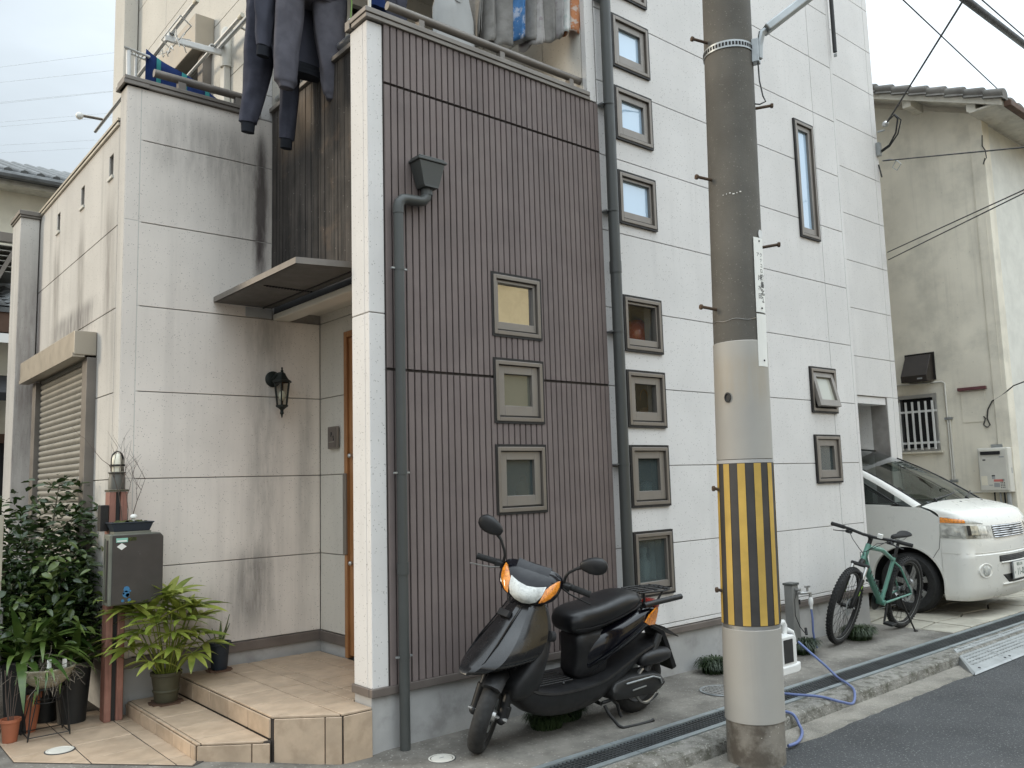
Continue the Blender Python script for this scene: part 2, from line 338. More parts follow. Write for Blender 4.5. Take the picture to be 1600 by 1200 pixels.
# ------------------------------------------------------------------ mesh helpers
class MB:
    """collects shapes and links them as ONE mesh object"""
    def __init__(s, xf=None):
        s.v = []; s.f = []; s.xf = xf
    def add(s, vs, fs):
        o = len(s.v)
        if s.xf is not None: vs = [s.xf @ V(p) for p in vs]
        s.v += [tuple(p) for p in vs]; s.f += [tuple(i+o for i in f) for f in fs]
        return s
    def box(s, a, b):
        x0, x1 = sorted((a[0], b[0])); y0, y1 = sorted((a[1], b[1])); z0, z1 = sorted((a[2], b[2]))
        return s.add([(x0,y0,z0),(x1,y0,z0),(x1,y1,z0),(x0,y1,z0),(x0,y0,z1),(x1,y0,z1),(x1,y1,z1),(x0,y1,z1)],
              [(0,3,2,1),(4,5,6,7),(0,1,5,4),(1,2,6,5),(2,3,7,6),(3,0,4,7)])
    def obox(s, c, ax, ay, az):
        c, ax, ay, az = V(c), V(ax), V(ay), V(az)
        vs = [c + i*ax + j*ay + k*az for k in (-1,1) for j in (-1,1) for i in (-1,1)]
        return s.add(vs, [(0,2,3,1),(4,5,7,6),(0,1,5,4),(1,3,7,5),(3,2,6,7),(2,0,4,6)])
    def bar(s, p, q, w, h=None, up=(0,0,1)):
        p, q = V(p), V(q); d = q-p; h = h or w
        u = V(up)
        if abs(d.normalized().dot(u)) > .99: u = V((1,0,0))
        r = d.cross(u).normalized(); t = r.cross(d).normalized()
        return s.obox((p+q)/2, d/2, r*(w/2), t*(h/2))
    def tube(s, pts, r, n=8, closed=False, caps=True, flat=1.):
        pts = [V(p) for p in pts]; m = len(pts)
        rr = r if isinstance(r, (list, tuple)) else [r]*m
        vs = []; nor = None
        for i, p in enumerate(pts):
            if closed: t = pts[(i+1) % m] - pts[i-1]
            else: t = pts[min(i+1, m-1)] - pts[max(i-1, 0)]
            t.normalize()
            if nor is None:
                nor = t.orthogonal().normalized()
            nor = (nor - t*nor.dot(t)).normalized()
            b = t.cross(nor)
            for k in range(n):
                a = 2*PI*k/n
                vs.append(p + rr[i]*(math.cos(a)*nor + flat*math.sin(a)*b))
        fs = []
        for i in range(m if closed else m-1):
            j = (i+1) % m
            for k in range(n):
                l = (k+1) % n
                fs.append((i*n+k, i*n+l, j*n+l, j*n+k))
        if caps and not closed:
            fs.append(tuple(range(n-1, -1, -1))); fs.append(tuple((m-1)*n+k for k in range(n)))
        return s.add(vs, fs)
    def revolve(s, prof, axis='z', n=24, c=(0,0,0), closed=False, a0=0., a1=2*PI, mod=None):
        full = abs(a1-a0-2*PI) < 1e-6
        vs = []; m = len(prof); cc = V(c); nn = n if full else n+1
        for i in range(nn):
            a = a0 + (a1-a0)*i/n
            for j, (r, h) in enumerate(prof):
                if mod: r = r + mod(a, j)
                x, y = r*math.cos(a), r*math.sin(a)
                p = {'z': (x, y, h), 'y': (x, h, y), 'x': (h, x, y)}[axis]
                vs.append(cc + V(p))
        fs = []
        for i in range(n):
            i2 = (i+1) % nn
            for j in range(m if closed else m-1):
                j2 = (j+1) % m
                fs.append((i*m+j, i2*m+j, i2*m+j2, i*m+j2))
        return s.add(vs, fs)
    def loft(s, rings, caps=True, closed=True):
        n = len(rings[0]); vs = [p for r in rings for p in r]; fs = []
        for i in range(len(rings)-1):
            for k in range(n if closed else n-1):
                l = (k+1) % n
                fs.append((i*n+k, i*n+l, (i+1)*n+l, (i+1)*n+k))
        if caps and closed:
            fs.append(tuple(range(n-1, -1, -1))); fs.append(tuple((len(rings)-1)*n+k for k in range(n)))
        return s.add(vs, fs)
    def prism(s, poly, ext):
        """poly: planar 3-D points, ext: extrusion vector"""
        n = len(poly); e = V(ext); vs = [V(p) for p in poly]; vs += [p+e for p in vs]
        fs = [tuple(range(n-1, -1, -1)), tuple(range(n, 2*n))]
        fs += [(k, (k+1) % n, n+(k+1) % n, n+k) for k in range(n)]
        return s.add(vs, fs)
    def sphere(s, c, r, n=12, m=8, sc=(1,1,1)):
        c = V(c); vs = []; 
        for i in range(m+1):
            t = PI*i/m
            for k in range(n):
                a = 2*PI*k/n
                vs.append(c + V((r*sc[0]*math.sin(t)*math.cos(a), r*sc[1]*math.sin(t)*math.sin(a), r*sc[2]*math.cos(t))))
        fs = [(i*n+k, i*n+(k+1) % n, (i+1)*n+(k+1) % n, (i+1)*n+k) for i in range(m) for k in range(n)]
        return s.add(vs, fs)
    def mesh(s, name, smooth=None, recalc=True):
        me = bpy.data.meshes.new(name); me.from_pydata(s.v, [], s.f)
        if recalc:
            b = bmesh.new(); b.from_mesh(me); bmesh.ops.remove_doubles(b, verts=b.verts, dist=1e-5)
            bmesh.ops.recalc_face_normals(b, faces=b.faces); b.to_mesh(me); b.free()
        if smooth:
            me.polygons.foreach_set('use_smooth', [True]*len(me.polygons))
            me.set_sharp_from_angle(angle=R(smooth))
        return me
    def build(s, name, m, parent=None, smooth=None, sub=0, bevel=0., recalc=True, bseg=2):
        me = s.mesh(name, smooth, recalc)
        o = bpy.data.objects.new(name, me); COL.objects.link(o)
        if isinstance(m, str): m = M[m]
        me.materials.append(m)
        if parent is not None: o.parent = parent
        if bevel:
            b = o.modifiers.new('bevel', 'BEVEL'); b.width = bevel; b.segments = bseg; b.limit_method = 'ANGLE'; b.angle_limit = R(40)
        if sub:
            x = o.modifiers.new('sub', 'SUBSURF'); x.levels = sub; x.render_levels = sub
        return o

def tag(o, label=None, cat=None, group=None, kind=None):
    for k, v in (('label', label), ('category', cat), ('group', group), ('kind', kind)):
        if v: o[k] = v
    return o
def thing(name, label, cat, loc=(0,0,0), group=None, mw=None):
    o = bpy.data.objects.new(name, None); COL.objects.link(o); o.empty_display_size = .1
    if mw is not None: o.matrix_world = mw
    else: o.location = loc
    return tag(o, label, cat, group)
def inst(me, name, parent=None, mw=None):
    o = bpy.data.objects.new(name, me); COL.objects.link(o)
    if parent is not None: o.parent = parent
    if mw is not None: o.matrix_local = mw
    return o
def kids(o): return [c for c in ALLKIDS.get(o, [])]
def copy_tree(o, parent=None):
    c = o.copy(); COL.objects.link(c)
    if parent is not None: c.parent = parent
    for ch in o.children: copy_tree(ch, c)
    return c
FONT = {}
def text_mesh(txt, size, align='CENTER', extrude=.0004, bold=0.):
    cu = bpy.data.curves.new('lettering', 'FONT'); cu.body = txt; cu.size = size; cu.extrude = extrude
    cu.align_x = align; cu.align_y = 'CENTER'; cu.offset = bold; cu.resolution_u = 3
    ob = bpy.data.objects.new('lettering', cu); COL.objects.link(ob)
    dg = bpy.context.evaluated_depsgraph_get(); dg.update()
    me = bpy.data.meshes.new_from_object(ob.evaluated_get(dg))
    bpy.data.objects.remove(ob); bpy.data.curves.remove(cu)
    return me
def lettering(txt, size, mw, m, parent, align='CENTER', bold=0., name='lettering'):
    me = text_mesh(txt, size, align, bold=bold); me.materials.clear(); me.materials.append(M[m])
    o = inst(me, name, parent, mw); return o
def frame(o, x, y):   # matrix with local x,y axes in the world and origin o
    x = V(x).normalized(); y = V(y); y = (y - x*y.dot(x)).normalized(); z = x.cross(y)
    m = Mx((x, y, z)).transposed().to_4x4(); m.translation = V(o); return m

# wall planes: u along the wall, d outwards, z up
def PF(Y): return lambda u, d, z: (u, Y-d, z)         # faces the street (-Y)
def PL(X): return lambda u, d, z: (X-d, u, z)         # faces left (-X)
def PR(X): return lambda u, d, z: (X+d, u, z)         # faces right (+X)
def pbox(mb, P, u0, u1, z0, z1, d0, d1):
    a = P(u0, d0, z0); b = P(u1, d1, z1); return mb.box(a, b)
def cells(mb, P, u0, u1, z0, z1, holes, d0, d1):
    """slab between depths d0 (back) and d1 (front) with rectangular holes"""
    us = sorted({u0, u1} | {min(max(h[i], u0), u1) for h in holes for i in (0, 1)})
    zs = sorted({z0, z1} | {min(max(h[i], z0), z1) for h in holes for i in (2, 3)})
    def solid(i, k):
        if i < 0 or k < 0 or i >= len(us)-1 or k >= len(zs)-1: return False
        cu, cz = (us[i]+us[i+1])/2, (zs[k]+zs[k+1])/2
        return not any(h[0] < cu < h[1] and h[2] < cz < h[3] for h in holes)
    def quad(*p): mb.add([P(*q) for q in p], [(0, 1, 2, 3)])
    for i in range(len(us)-1):
        for k in range(len(zs)-1):
            if not solid(i, k): continue
            a, b, c, e = us[i], us[i+1], zs[k], zs[k+1]
            quad((a,d1,c),(b,d1,c),(b,d1,e),(a,d1,e)); quad((a,d0,c),(a,d0,e),(b,d0,e),(b,d0,c))
            if not solid(i-1, k): quad((a,d0,c),(a,d1,c),(a,d1,e),(a,d0,e))
            if not solid(i+1, k): quad((b,d0,c),(b,d0,e),(b,d1,e),(b,d1,c))
            if not solid(i, k-1): quad((a,d0,c),(b,d0,c),(b,d1,c),(a,d1,c))
            if not solid(i, k+1): quad((a,d0,e),(a,d1,e),(b,d1,e),(b,d0,e))
def islands(mb):
    """split a collected shape into its separate pieces"""
    key = {}; idx = []
    for v in mb.v:
        k = tuple(round(c, 5) for c in v); idx.append(key.setdefault(k, len(key)))
    par = list(range(len(key)))
    def find(a):
        while par[a] != a: par[a] = par[par[a]]; a = par[a]
        return a
    for f in mb.f:
        for i in f[1:]: par[find(idx[i])] = find(idx[f[0]])
    groups = {}
    for f in mb.f: groups.setdefault(find(idx[f[0]]), []).append(f)
    out = []
    for fs in groups.values():
        p = MB(); used = {}
        for f in fs:
            for i in f:
                if i not in used: used[i] = len(p.v); p.v.append(mb.v[i])
            p.f.append(tuple(used[i] for i in f))
        out.append(p)
    return out
def panel_wall(P, us, zs, holes, m, parent, gap=.0032, d=.012, skip=()):
    """separate panels with recessed joints; us, zs: joint positions"""
    for i in range(len(us)-1):
        for k in range(len(zs)-1):
            a, b, c, e = us[i]+gap, us[i+1]-gap, zs[k]+gap, zs[k+1]-gap
            hs = [h for h in holes if h[0] < b and h[1] > a and h[2] < e and h[3] > c]
            if any(h[0] <= a and h[1] >= b and h[2] <= c and h[3] >= e for h in hs): continue
            mb = MB(); cells(mb, P, a, b, c, e, hs, -d+.001, 0.)
            for piece in islands(mb): piece.build('wall_panel', m, parent, bevel=.0018, bseg=1)

# ================================================================== THE SETTING: ground
def ground():
    def gz(x, y):      # the pavement rises a little towards the porch
        t = min(1, max(0, (-.15-x)/.7)); return .052*t*t*(3-2*t) + (.012*max(0, min(1, (y+.8)/.8)) if x > 0 else 0)
    mb = MB()
    mb.add([(-60,-60,-.082),(90,-60,-.082),(90,-1.385,-.082),(-60,-1.385,-.082)], [(0,1,2,3)])
    tag(mb.build('road', 'asphalt'), kind='structure')
    base = MB(); base.add([(-200,-200,-.2),(300,-200,-.2),(300,300,-.2),(-200,300,-.2)], [(0,1,2,3)])
    tag(base.build('ground', 'soil'), kind='structure')
    # gutter strip with a ragged road-side edge
    mb = MB(); n = 260; rows = []
    for i in range(n+1):
        x = -6 + 24*i/n
        e = -1.40 + .035*mnoise.noise(V((x*2.3, 3, 0))) + .02*mnoise.noise(V((x*9, 7, 0)))
        rows.append([(x, -1.195, -.074), (x, -1.29, -.078), (x, e, -.0745), (x, e-.006, -.083)])
    mb.loft(rows, caps=False, closed=False)
    tag(mb.build('gutter', 'gutter'), kind='structure')
    # kerb: cast strip with a worn arris
    mb = MB(); rows = []
    for i in range(n*2+1):
        x = -6 + 24*i/(2*n); w = .005*mnoise.noise(V((x*6, 1, 1))) + .004*mnoise.noise(V((x*22, 1, 4)))
        z = gz(x, -1)
        rows.append([(x, -1.045, z+.002), (x, -1.185+w, z), (x, -1.203+w*.7, z-.012+w*.4), (x, -1.212+w*.4, z-.05), (x, -1.216, -.1)])
    mb.loft(rows, caps=False, closed=False)
    tag(mb.build('kerb', 'kerb', smooth=28), kind='structure')
    # sidewalk slab
    mb = MB(); rows = []
    xs = [-6, -3, -2] + [-1.6+.1*i for i in range(22)] + [1, 2, 3, 4, 5, 5.74]
    for x in xs: rows.append([(x, y, gz(x, y)) for y in (-.79, -.5, -.2, .3, 1.2, 2.0)])
    mb.loft(rows, caps=False, closed=False)
    tag(mb.build('sidewalk', 'concrete'), kind='structure')
    mb = MB(); rows = []                      # kerb-side strip left of the drain start
    mb.add([(-6,2.0,.045),(-.9,2.0,.045),(-.9,9,.045),(-6,9,.045)], [(0,1,2,3)])
    tag(mb.build('garden_bed', 'soil'), kind='structure')
    mb = MB(); mb.add([(5.74,-.79,-.012),(40,-.79,-.012),(40,12,-.012),(5.74,12,-.012)], [(0,1,2,3)])
    cp = tag(mb.build('carport_floor', 'grout'), kind='structure')
    # irregular flagstones
    rnd = random.Random(11); nx, ny = 9, 6
    gx = [[5.76+ i*.42 + (rnd.uniform(-.12, .12) if 0 < i < nx else 0) for i in range(nx+1)] for _ in range(ny+1)]
    gy = [[-.775 + j*.40 + (rnd.uniform(-.11, .11) if 0 < j < ny else 0) for j in range(ny+1)] for _ in range(nx+1)]
    for i in range(nx):
        for j in range(ny):
            q = [V((gx[j][i], gy[i][j], 0)), V((gx[j][i+1], gy[i+1][j], 0)), V((gx[j+1][i+1], gy[i+1][j+1], 0)), V((gx[j+1][i], gy[i][j+1], 0))]
            c = sum(q, V())/4; q = [c + (p-c)*.955 for p in q]
            z = rnd.uniform(0, .006)
            MB().prism([(p.x, p.y, -.03) for p in q], (0, 0, .034+z)).build('flagstone', 'flag', cp, bevel=.005)
    # drain: channel, two edge rails and lift-out gratings
    dr = thing('drain_channel', 'long grated steel drain channel let into the pavement along the kerb', 'drain', (0, -.92, 0))
    D = lambda: MB(Mx.Translation((0, .92, 0)))
    D().box((-6,-1.043,-.12),(22,-.788,-.07)).build('channel', 'dark', dr)
    x = -5.9
    while x < 18:
        D().box((x,-.835,-.045),(x+.994,-.795,.007)).build('edge_rail', 'rail_edge', dr)
        D().box((x,-1.040,-.045),(x+.994,-1.000,.007)).build('edge_rail', 'rail_edge', dr)
        g = D()
        for k in range(33): g.box((x+.012+k*.03,-.999,-.04),(x+.017+k*.03,-.836,.000))
        for yy in (-.97,-.943,-.917,-.89,-.863): g.box((x,yy-.003,-.04),(x+.994,yy+.003,.002))
        g.build('grating', 'grate', dr)
        x += 1.0
ground()

# ================================================================== THE HOUSE
house = thing('house', 'modern three storey house of pale panels with brown ribbed front and wooden entrance wall', 'house', (2.0, 2.0, 0))
HX = Mx.Translation((-2.0, -2.0, 0))
class HB(MB):
    def __init__(s): super().__init__(HX)
def hpart(mb, name, m, parent=None, **k): return mb.build(name, m, parent or house, **k)
JZ = [1.01 + .606*k for k in range(-1, 13)]       # panel joints: .404 ... 8.9

WIN = []      # (plane, u0, u1, z0, z1, sash width, glass)
wx0, wx1 = 2.275, 2.672
for z0, z1, sw, g in ((5.47, 5.86, .05, 'glass_sky'), (4.845, 5.235, .05, 'glass_sky'), (4.236, 4.622, .05, 'glass_sky'), (3.545, 3.92, .022, 'glass_sky'),
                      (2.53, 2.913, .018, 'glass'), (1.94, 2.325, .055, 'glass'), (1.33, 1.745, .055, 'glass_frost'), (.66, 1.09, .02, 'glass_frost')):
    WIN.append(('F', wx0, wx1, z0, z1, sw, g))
for z0, z1, sw, g in ((2.528, 2.913, .02, 'glass_lowe'), (1.941, 2.324, .055, 'glass_dim'), (1.337, 1.742, .055, 'glass_frost')):
    WIN.append(('F', .964, 1.359, z0, z1, sw, g))
WIN.append(('F', 4.915, 5.222, 3.88, 5.045, .045, 'glass_sky'))
WIN.append(('F', 4.908, 5.322, 1.452, 1.862, .06, 'glass_frost'))
TILTW = ('F', 4.906, 5.325, 2.135, 2.525, .05, 'glass_cream')
hF = [(w[1], w[2], w[3], w[4]) for w in WIN+[TILTW]]

# --- backing walls (closed shell, so that rooms are dark)
b = HB()
cells(b, PF(0), .112, 5.73, .36, 8.45, hF + [(.1, 1.976, 4.43, 8.52)], -.15, -.014)
hpart(b, 'wall_core', 'joint')
b = HB()
b.box((5.60, .16, .36), (5.73, 5, 8.45)); b.box((.04, 5.01, 0), (8.33, 5.1, 8.45)); b.box((.04, .012, 8.451), (5.73, 5.1, 8.52)); b.box((5.7305, .79, 8.451), (8.33, 5.1, 8.52))
b.box((2.08, .16, 0), (2.12, 5, 8.45))
hpart(b, 'inner_wall', 'room')
b = HB(); b.box((8.2, 1.01, 2.6), (8.318, 5, 8.44)); b.box((8.2, 3.42, 0), (8.318, 5, 2.59)); hpart(b, 'east_wall', 'alc')
# --- tower front panels
us = [2.060, 5.300, 5.722]
panel_wall(lambda u, d, z: PF(0)(u-2, d+2, z), us, [.37]+JZ[0:], hF, 'alc', house)
b = HB(); b.box((5.722, -.001, .37), (5.776, .16, 8.45)); hpart(b, 'corner_trim', 'alc', bevel=.004)
b = HB(); b.box((5.731, .16, .3), (5.774, .9, 8.45)); hpart(b, 'tower_return_wall', 'alc')
# tower left face above the balcony
b = HB(); cells(b, PL(1.97), .03, 1.79, 3.3, 8.45, [], -.1, -.001); hpart(b, 'tower_side_core', 'joint')
panel_wall(lambda u, d, z: PL(1.957)(u-2, d+2, z), [.055, .50, 1.76], JZ[6:], [], 'alc_upper', house)
b = HB(); b.box((1.955, .0, 4.452), (2.052, .05, 8.45)); hpart(b, 'corner_trim', 'alc', bevel=.004)
# --- recessed strip with the carport opening
b = HB(); cells(b, PF(.78), 5.74, 8.33, 0, 8.45, [(5.9, 8.02, -.1, 2.45)], -.22, -.014); hpart(b, 'strip_core', 'joint')
panel_wall(lambda u, d, z: PF(.78)(u-2, d+2, z), [5.76, 8.19, 8.322], [2.455]+[2.94+.606*k for k in range(0, 9)]+[8.448], [], 'alc', house)
panel_wall(lambda u, d, z: PF(.78)(u-2, d+2, z), [8.025, 8.19, 8.322], [.1, 2.455], [], 'alc', house)
b = HB()
b.box((5.9, .80, 2.36), (8.02, .98, 2.449)); hpart(b, 'lintel_soffit', 'alc')
b = HB(); b.box((8.021, .80, 0), (8.32, 3.4, 2.44)); hpart(b, 'carport_pier', 'alc')
b = HB(); b.box((5.74, 3.2, 0), (8.03, 3.3, 1.9)); b.box((5.74, 3.2, 1.91), (8.03, 3.3, 2.5)); hpart(b, 'carport_back_wall', 'alc')
b = HB(); b.box((5.74, .99, 2.46), (8.03, 3.3, 2.55)); hpart(b, 'carport_ceiling', 'alc')

# --- brown ribbed siding, board by board
NB = 39; bp = 1.943/NB
seg_mesh = {}
def board(x, z0, z1):
    L = z1-z0
    k = 'board'
    if k not in seg_mesh:
        m_ = MB(); w = bp/2-.0042
        m_.loft([[(-w, .0, z), (-w, -.0085, z), (-w+.003, -.012, z), (w-.003, -.012, z), (w, -.0085, z), (w, .0, z)] for z in (0, 1)])
        me = m_.mesh('siding_board'); me.materials.append(M['brown']); seg_mesh[k] = me
    o = inst(seg_mesh[k], 'siding_board', house)
    o.location = (x-2, -.002-2, z0); o.scale = (1, 1, L)
b = HB(); cells(b, PF(0), .110, 2.055, .36, 4.432, [h for h in hF if h[0] < 1.5], -.013, -.002); hpart(b, 'siding_backing', 'brown_dark')
for i in range(NB):
    x = .112 + bp*(i+.5)
    for z0, z1 in ((.368, 2.213), (2.231, 4.031), (4.049, 4.43)):
        cuts = [(z0, z1)]
        for h in hF:
            if h[0]-.004 < x < h[1]+.004 and h[0] < 1.5:
                nc = []
                for a, e in cuts:
                    if h[3] <= a or h[2] >= e: nc.append((a, e)); continue
                    if h[2] > a: nc.append((a, h[2]))
                    if h[3] < e: nc.append((h[3], e))
                cuts = nc
        for a, e in cuts:
            if e-a > .01: board(x, a, e)
# --- front column
b = HB(); b.box((.006, .006, .36), (.105, .205, 4.42)); hpart(b, 'column_core', 'joint')
for a, e in ((.365, 2.56), (2.566, 4.425)):
    b = HB(); b.box((0, 0, a), (.109, .052, e)); hpart(b, 'column_panel', 'alc', bevel=.004)
    b = HB(); b.box((0, .054, a), (.05, .208, e)); hpart(b, 'column_panel', 'alc', bevel=.004)
b = HB(); b.box((.06, .053, .36), (.6, .2, 4.42)); hpart(b, 'wall_core', 'alc')

# --- base trim and foundation
b = HB(); b.box((-.012, -.016, .318), (5.79, .02, .366)); b.box((-.013, .021, .318), (.02, .22, .366)); hpart(b, 'base_trim', 'trim', bevel=.004)
b = HB(); b.box((.0, .012, -.1), (5.735, .2, .317)); b.box((.002, .013, -.1), (.2, .21, .317)); b.box((5.6, .2, -.1), (5.737, 3.2, .33)); hpart(b, 'foundation', 'plinth', bevel=.006)

M['cap_pale'] = mat('pale_cap_metal', (.42, .38, .31), .45, .3, var=.1)
# --- lamp wall
YL = 1.78
PLW = lambda u, d, z: PF(YL)(u-2, d+2, z)
b = HB(); cells(b, PF(YL), -.90, 2.0, .3, 4.40, [], -.12, -.014); hpart(b, 'wall_core', 'joint')
panel_wall(PLW, [-.82, .592], [.424]+JZ[1:5], [], 'alc_lamp', house)
panel_wall(PLW, [-.82, .180], JZ[4:7]+[4.43], [], 'alc_lamp', house)
panel_wall(PLW, [-.918, -.82], [.36, 1.62, 3.44, 4.43], [], 'alc_lamp', house, gap=.002)
b = HB(); b.box((-.93, YL-.014, .352), (.588, YL+.02, .42)); hpart(b, 'base_trim', 'trim', bevel=.003)
b = HB(); b.box((-.905, YL+.004, -.1), (.6, YL+.2, .35)); hpart(b, 'foundation', 'plinth')
# parapet cap (two folded strips)
b = HB(); b.box((-.938, YL-.022, 4.43), (.052, YL+.15, 4.462)); b.box((-.945, YL-.03, 4.4625), (.052, YL+.16, 4.492)); hpart(b, 'parapet_cap', 'capm', bevel=.004)
# pillar over the lamp wall
b = HB(); b.box((.06, YL+.006, 4.4), (.2, YL+.1, 8.45)); hpart(b, 'wall_core', 'joint')
panel_wall(PLW, [.055, .082, .178], [4.435]+JZ[7:], [], 'alc', house, gap=.003)
# --- shutter wall (faces left) and its parapet
PS = lambda u, d, z: PL(-.918)(u-2, d+2, z)
slots = [(3.76, 3.87, 3.85, 4.02), (2.92, 3.03, 3.85, 4.02), (2.09, 2.20, 3.85, 4.02)]
shop = (2.42, 4.30, .62, 2.70)
b = HB(); cells(b, PL(-.918), 1.80, 5.4, .3, 4.20, slots+[shop], -.15, -.013); hpart(b, 'wall_core', 'joint')
panel_wall(PS, [1.942, 4.56, 5.3], [.36]+JZ[1:6]+[4.19], slots+[shop], 'alc_side', house)
b = HB(); b.box((-.919, YL+.001, .36), (-.80, 1.938, 4.43)); hpart(b, 'corner_post', 'alc_side', bevel=.006)
b = HB(); b.box((-.934, 1.94, 4.180), (-.76, 5.4, 4.203)); hpart(b, 'parapet_cap', 'cap_pale', bevel=.003)
b = HB(); b.box((-.926, 1.94, 4.2035), (-.77, 5.4, 4.214)); hpart(b, 'cap_joint', 'bronze_dk')
b = HB(); b.box((-.937, 1.94, 4.2145), (-.77, 5.4, 4.238)); hpart(b, 'parapet_cap', 'cap_pale', bevel=.003)
b = HB(); b.box((-.95, YL-.026, 4.43), (-.77, 1.96, 4.464)); hpart(b, 'parapet_cap', 'capm', bevel=.004)
for (u0, u1, z0, z1) in slots:
    b = HB(); b.box((-.78, u0, z0), (-.775, u1, z1)); hpart(b, 'slot_back', 'dark')
    b = HB(); b.box((-.932, u0-.012, z0-.022), (-.8, u1+.012, z0-.001)); hpart(b, 'slot_sill', 'offwhite')
b = HB(); b.box((-.90, 1.8, -.1), (-.7, 5.4, .36)); hpart(b, 'foundation', 'plinth')
# far fin
b = HB(); b.box((-1.09, 4.56, 0), (-.93, 4.95, 4.15)); hpart(b, 'end_fin', 'alc_side', bevel=.005)
b = HB(); b.box((-1.10, 4.54, 4.151), (-.922, 4.97, 4.172)); b.box((-1.11, 4.53, 4.1725), (-.915, 4.98, 4.215)); hpart(b, 'fin_cap', 'capm', bevel=.004)
# roller shutter
sh = HB(); sh.box((-1.075, 2.40, 2.545), (-.921, 4.40, 2.725)); sbx = hpart(sh, 'shutter_box', 'shutter_box', bevel=.006)
s2 = HB(); s2.box((-1.082, 2.41, 2.53), (-1.0, 4.39, 2.562)); hpart(s2, 'box_lip', 'shutter_box', sbx)
sbx.name = 'shutter_box'
rl = HB(); rl.box((-.985, 2.40, .6), (-.915, 2.535, 2.53)); hpart(rl, 'guide_rail', 'capm', bevel=.004)
rl = HB(); rl.box((-.985, 4.18, .6), (-.915, 4.32, 2.53)); hpart(rl, 'guide_rail', 'capm', bevel=.004)
slm = MB(); slm.loft([[(-.004, y, 0), (-.016, y, .012), (-.018, y, .03), (-.012, y, .044), (0, y, .048), (.006, y, .024)] for y in (2.536, 4.179)])
slm = slm.mesh('slat', 50); slm.materials.append(M['shutter'])
for k in range(38):
    o = inst(slm, 'slat', house); o.location = (-.928-2, -2, .66+k*.05)
b = HB(); b.box((-.9, 2.4, .6), (-.88, 4.3, 2.7)); hpart(b, 'shutter_backing', 'brown_dark')

# --- wooden entrance wall, canopy, porch recess
XW = .178
b = HB(); b.box((XW+.016, .21, 2.93), (XW+.09, YL, 4.50)); hpart(b, 'wood_wall_core', 'brown_dark')
rnd = random.Random(5); y = .212; k = 0
while y < YL-.01:
    w = min(.098, YL-.003-y)
    b = HB(); b.box((XW-rnd.uniform(0, .005), y+.003, 2.955), (XW+.017, y+w-.003, 4.50)); hpart(b, 'cedar_board', 'wood_char', bevel=.002, bseg=1)
    y += w
b = HB(); b.box((XW-.03, .2, 4.501), (XW+.11, YL-.004, 4.535)); hpart(b, 'wood_wall_cap', 'capm', bevel=.004)
b = HB(); b.tube([(XW+.03, .3, 4.63), (XW+.03, YL-.02, 4.63)], .022, 12); b.box((XW+.015, .5, 4.53), (XW+.045, .53, 4.63)); b.box((XW+.015, 1.4, 4.53), (XW+.045, 1.43, 4.63))
hpart(b, 'handrail', 'alu', smooth=40)
cn = HB(); cn.prism([(-.275, .415, 2.912), (XW-.002, .30, 2.912), (XW-.002, YL-.004, 2.912), (-.275, YL-.004, 2.912)], (0, 0, .010)); can = hpart(cn, 'canopy', 'canopy')
cn = HB(); cn.bar((-.272, .412, 2.932), (-.272, YL-.004, 2.932), .014, .040); cn.bar((-.278, .415, 2.932), (XW-.002, .298, 2.932), .014, .040); hpart(cn, 'canopy_rim', 'capm', can)
cn = HB(); cn.box((-.2, 1.06, 2.907), (XW-.03, 1.068, 2.9125)); cn.box((.10, .34, 2.905), (.112, YL-.01, 2.9125)); hpart(cn, 'canopy_seam', 'bronze_dk', can)
cn = HB()
for k in range(16): cn.box((-.18+k*.022, 1.055, 2.903), (-.17+k*.022, 1.073, 2.9125))
hpart(cn, 'vent_holes', 'dark', can)
b = HB(); b.box((XW+.02, .21, 2.868), (XW+.05, YL-.004, 2.93)); hpart(b, 'painted_shadow_gap', 'dark')  # solid near-black strip painted in for the shade of the recess under the canopy
b = HB(); b.box((XW+.004, .205, 2.82), (XW+.15, YL-.014, 2.867)); hpart(b, 'soffit_beam', 'soffit', bevel=.01)
b = HB(); b.box((XW+.1, .2, 2.90), (.62, YL, 2.93)); hpart(b, 'porch_ceiling', 'soffit')
b = HB(); b.box((-.03, YL-.012, 2.832), (XW-.004, YL-.001, 2.905)); hpart(b, 'zinc_flashing', 'zinc')
XD = .592
PD = lambda u, d, z: PL(XD)(u-2, d+2, z)
dh = (.44, 1.358, .2, 2.70)
b = HB(); cells(b, PL(XD), .2, YL, .27, 2.92, [dh], -.12, -.013); hpart(b, 'wall_core', 'joint')
panel_wall(PD, [.22, YL-.002], [.424]+JZ[1:4]+[2.83, 2.915], [dh], 'alc_upper', house)
b = HB(); b.box((XD-.014, 1.362, .346), (XD+.02, YL-.016, .42)); hpart(b, 'base_trim', 'trim', bevel=.003)
b = HB(); b.box((XD+.004, 1.362, .2), (XD+.1, YL, .345)); hpart(b, 'foundation', 'plinth')
d = HB(); d.box((XD-.022, 1.312, .272), (XD+.06, 1.357, 2.70)); d.box((XD-.022, .44, 2.655), (XD+.06, 1.311, 2.70)); dr_ = hpart(d, 'entrance_door', 'door', bevel=.004)
for i in range(10):
    d = HB(); d.box((XD-.004, 1.224-i*.088, .29), (XD+.05, 1.308-i*.088, 2.65)); hpart(d, 'door_board', 'door', dr_, bevel=.003)
d = HB(); d.box((XD-.038, 1.305, 1.02), (XD-.0225, 1.352, 1.62)); hpart(d, 'door_pull', 'bronze', dr_, bevel=.004)
d = HB(); d.sphere((XD-.03, 1.25, .96), .018); d.sphere((XD-.03, 1.25, 1.75), .018); hpart(d, 'lock', 'alu', dr_, smooth=60)
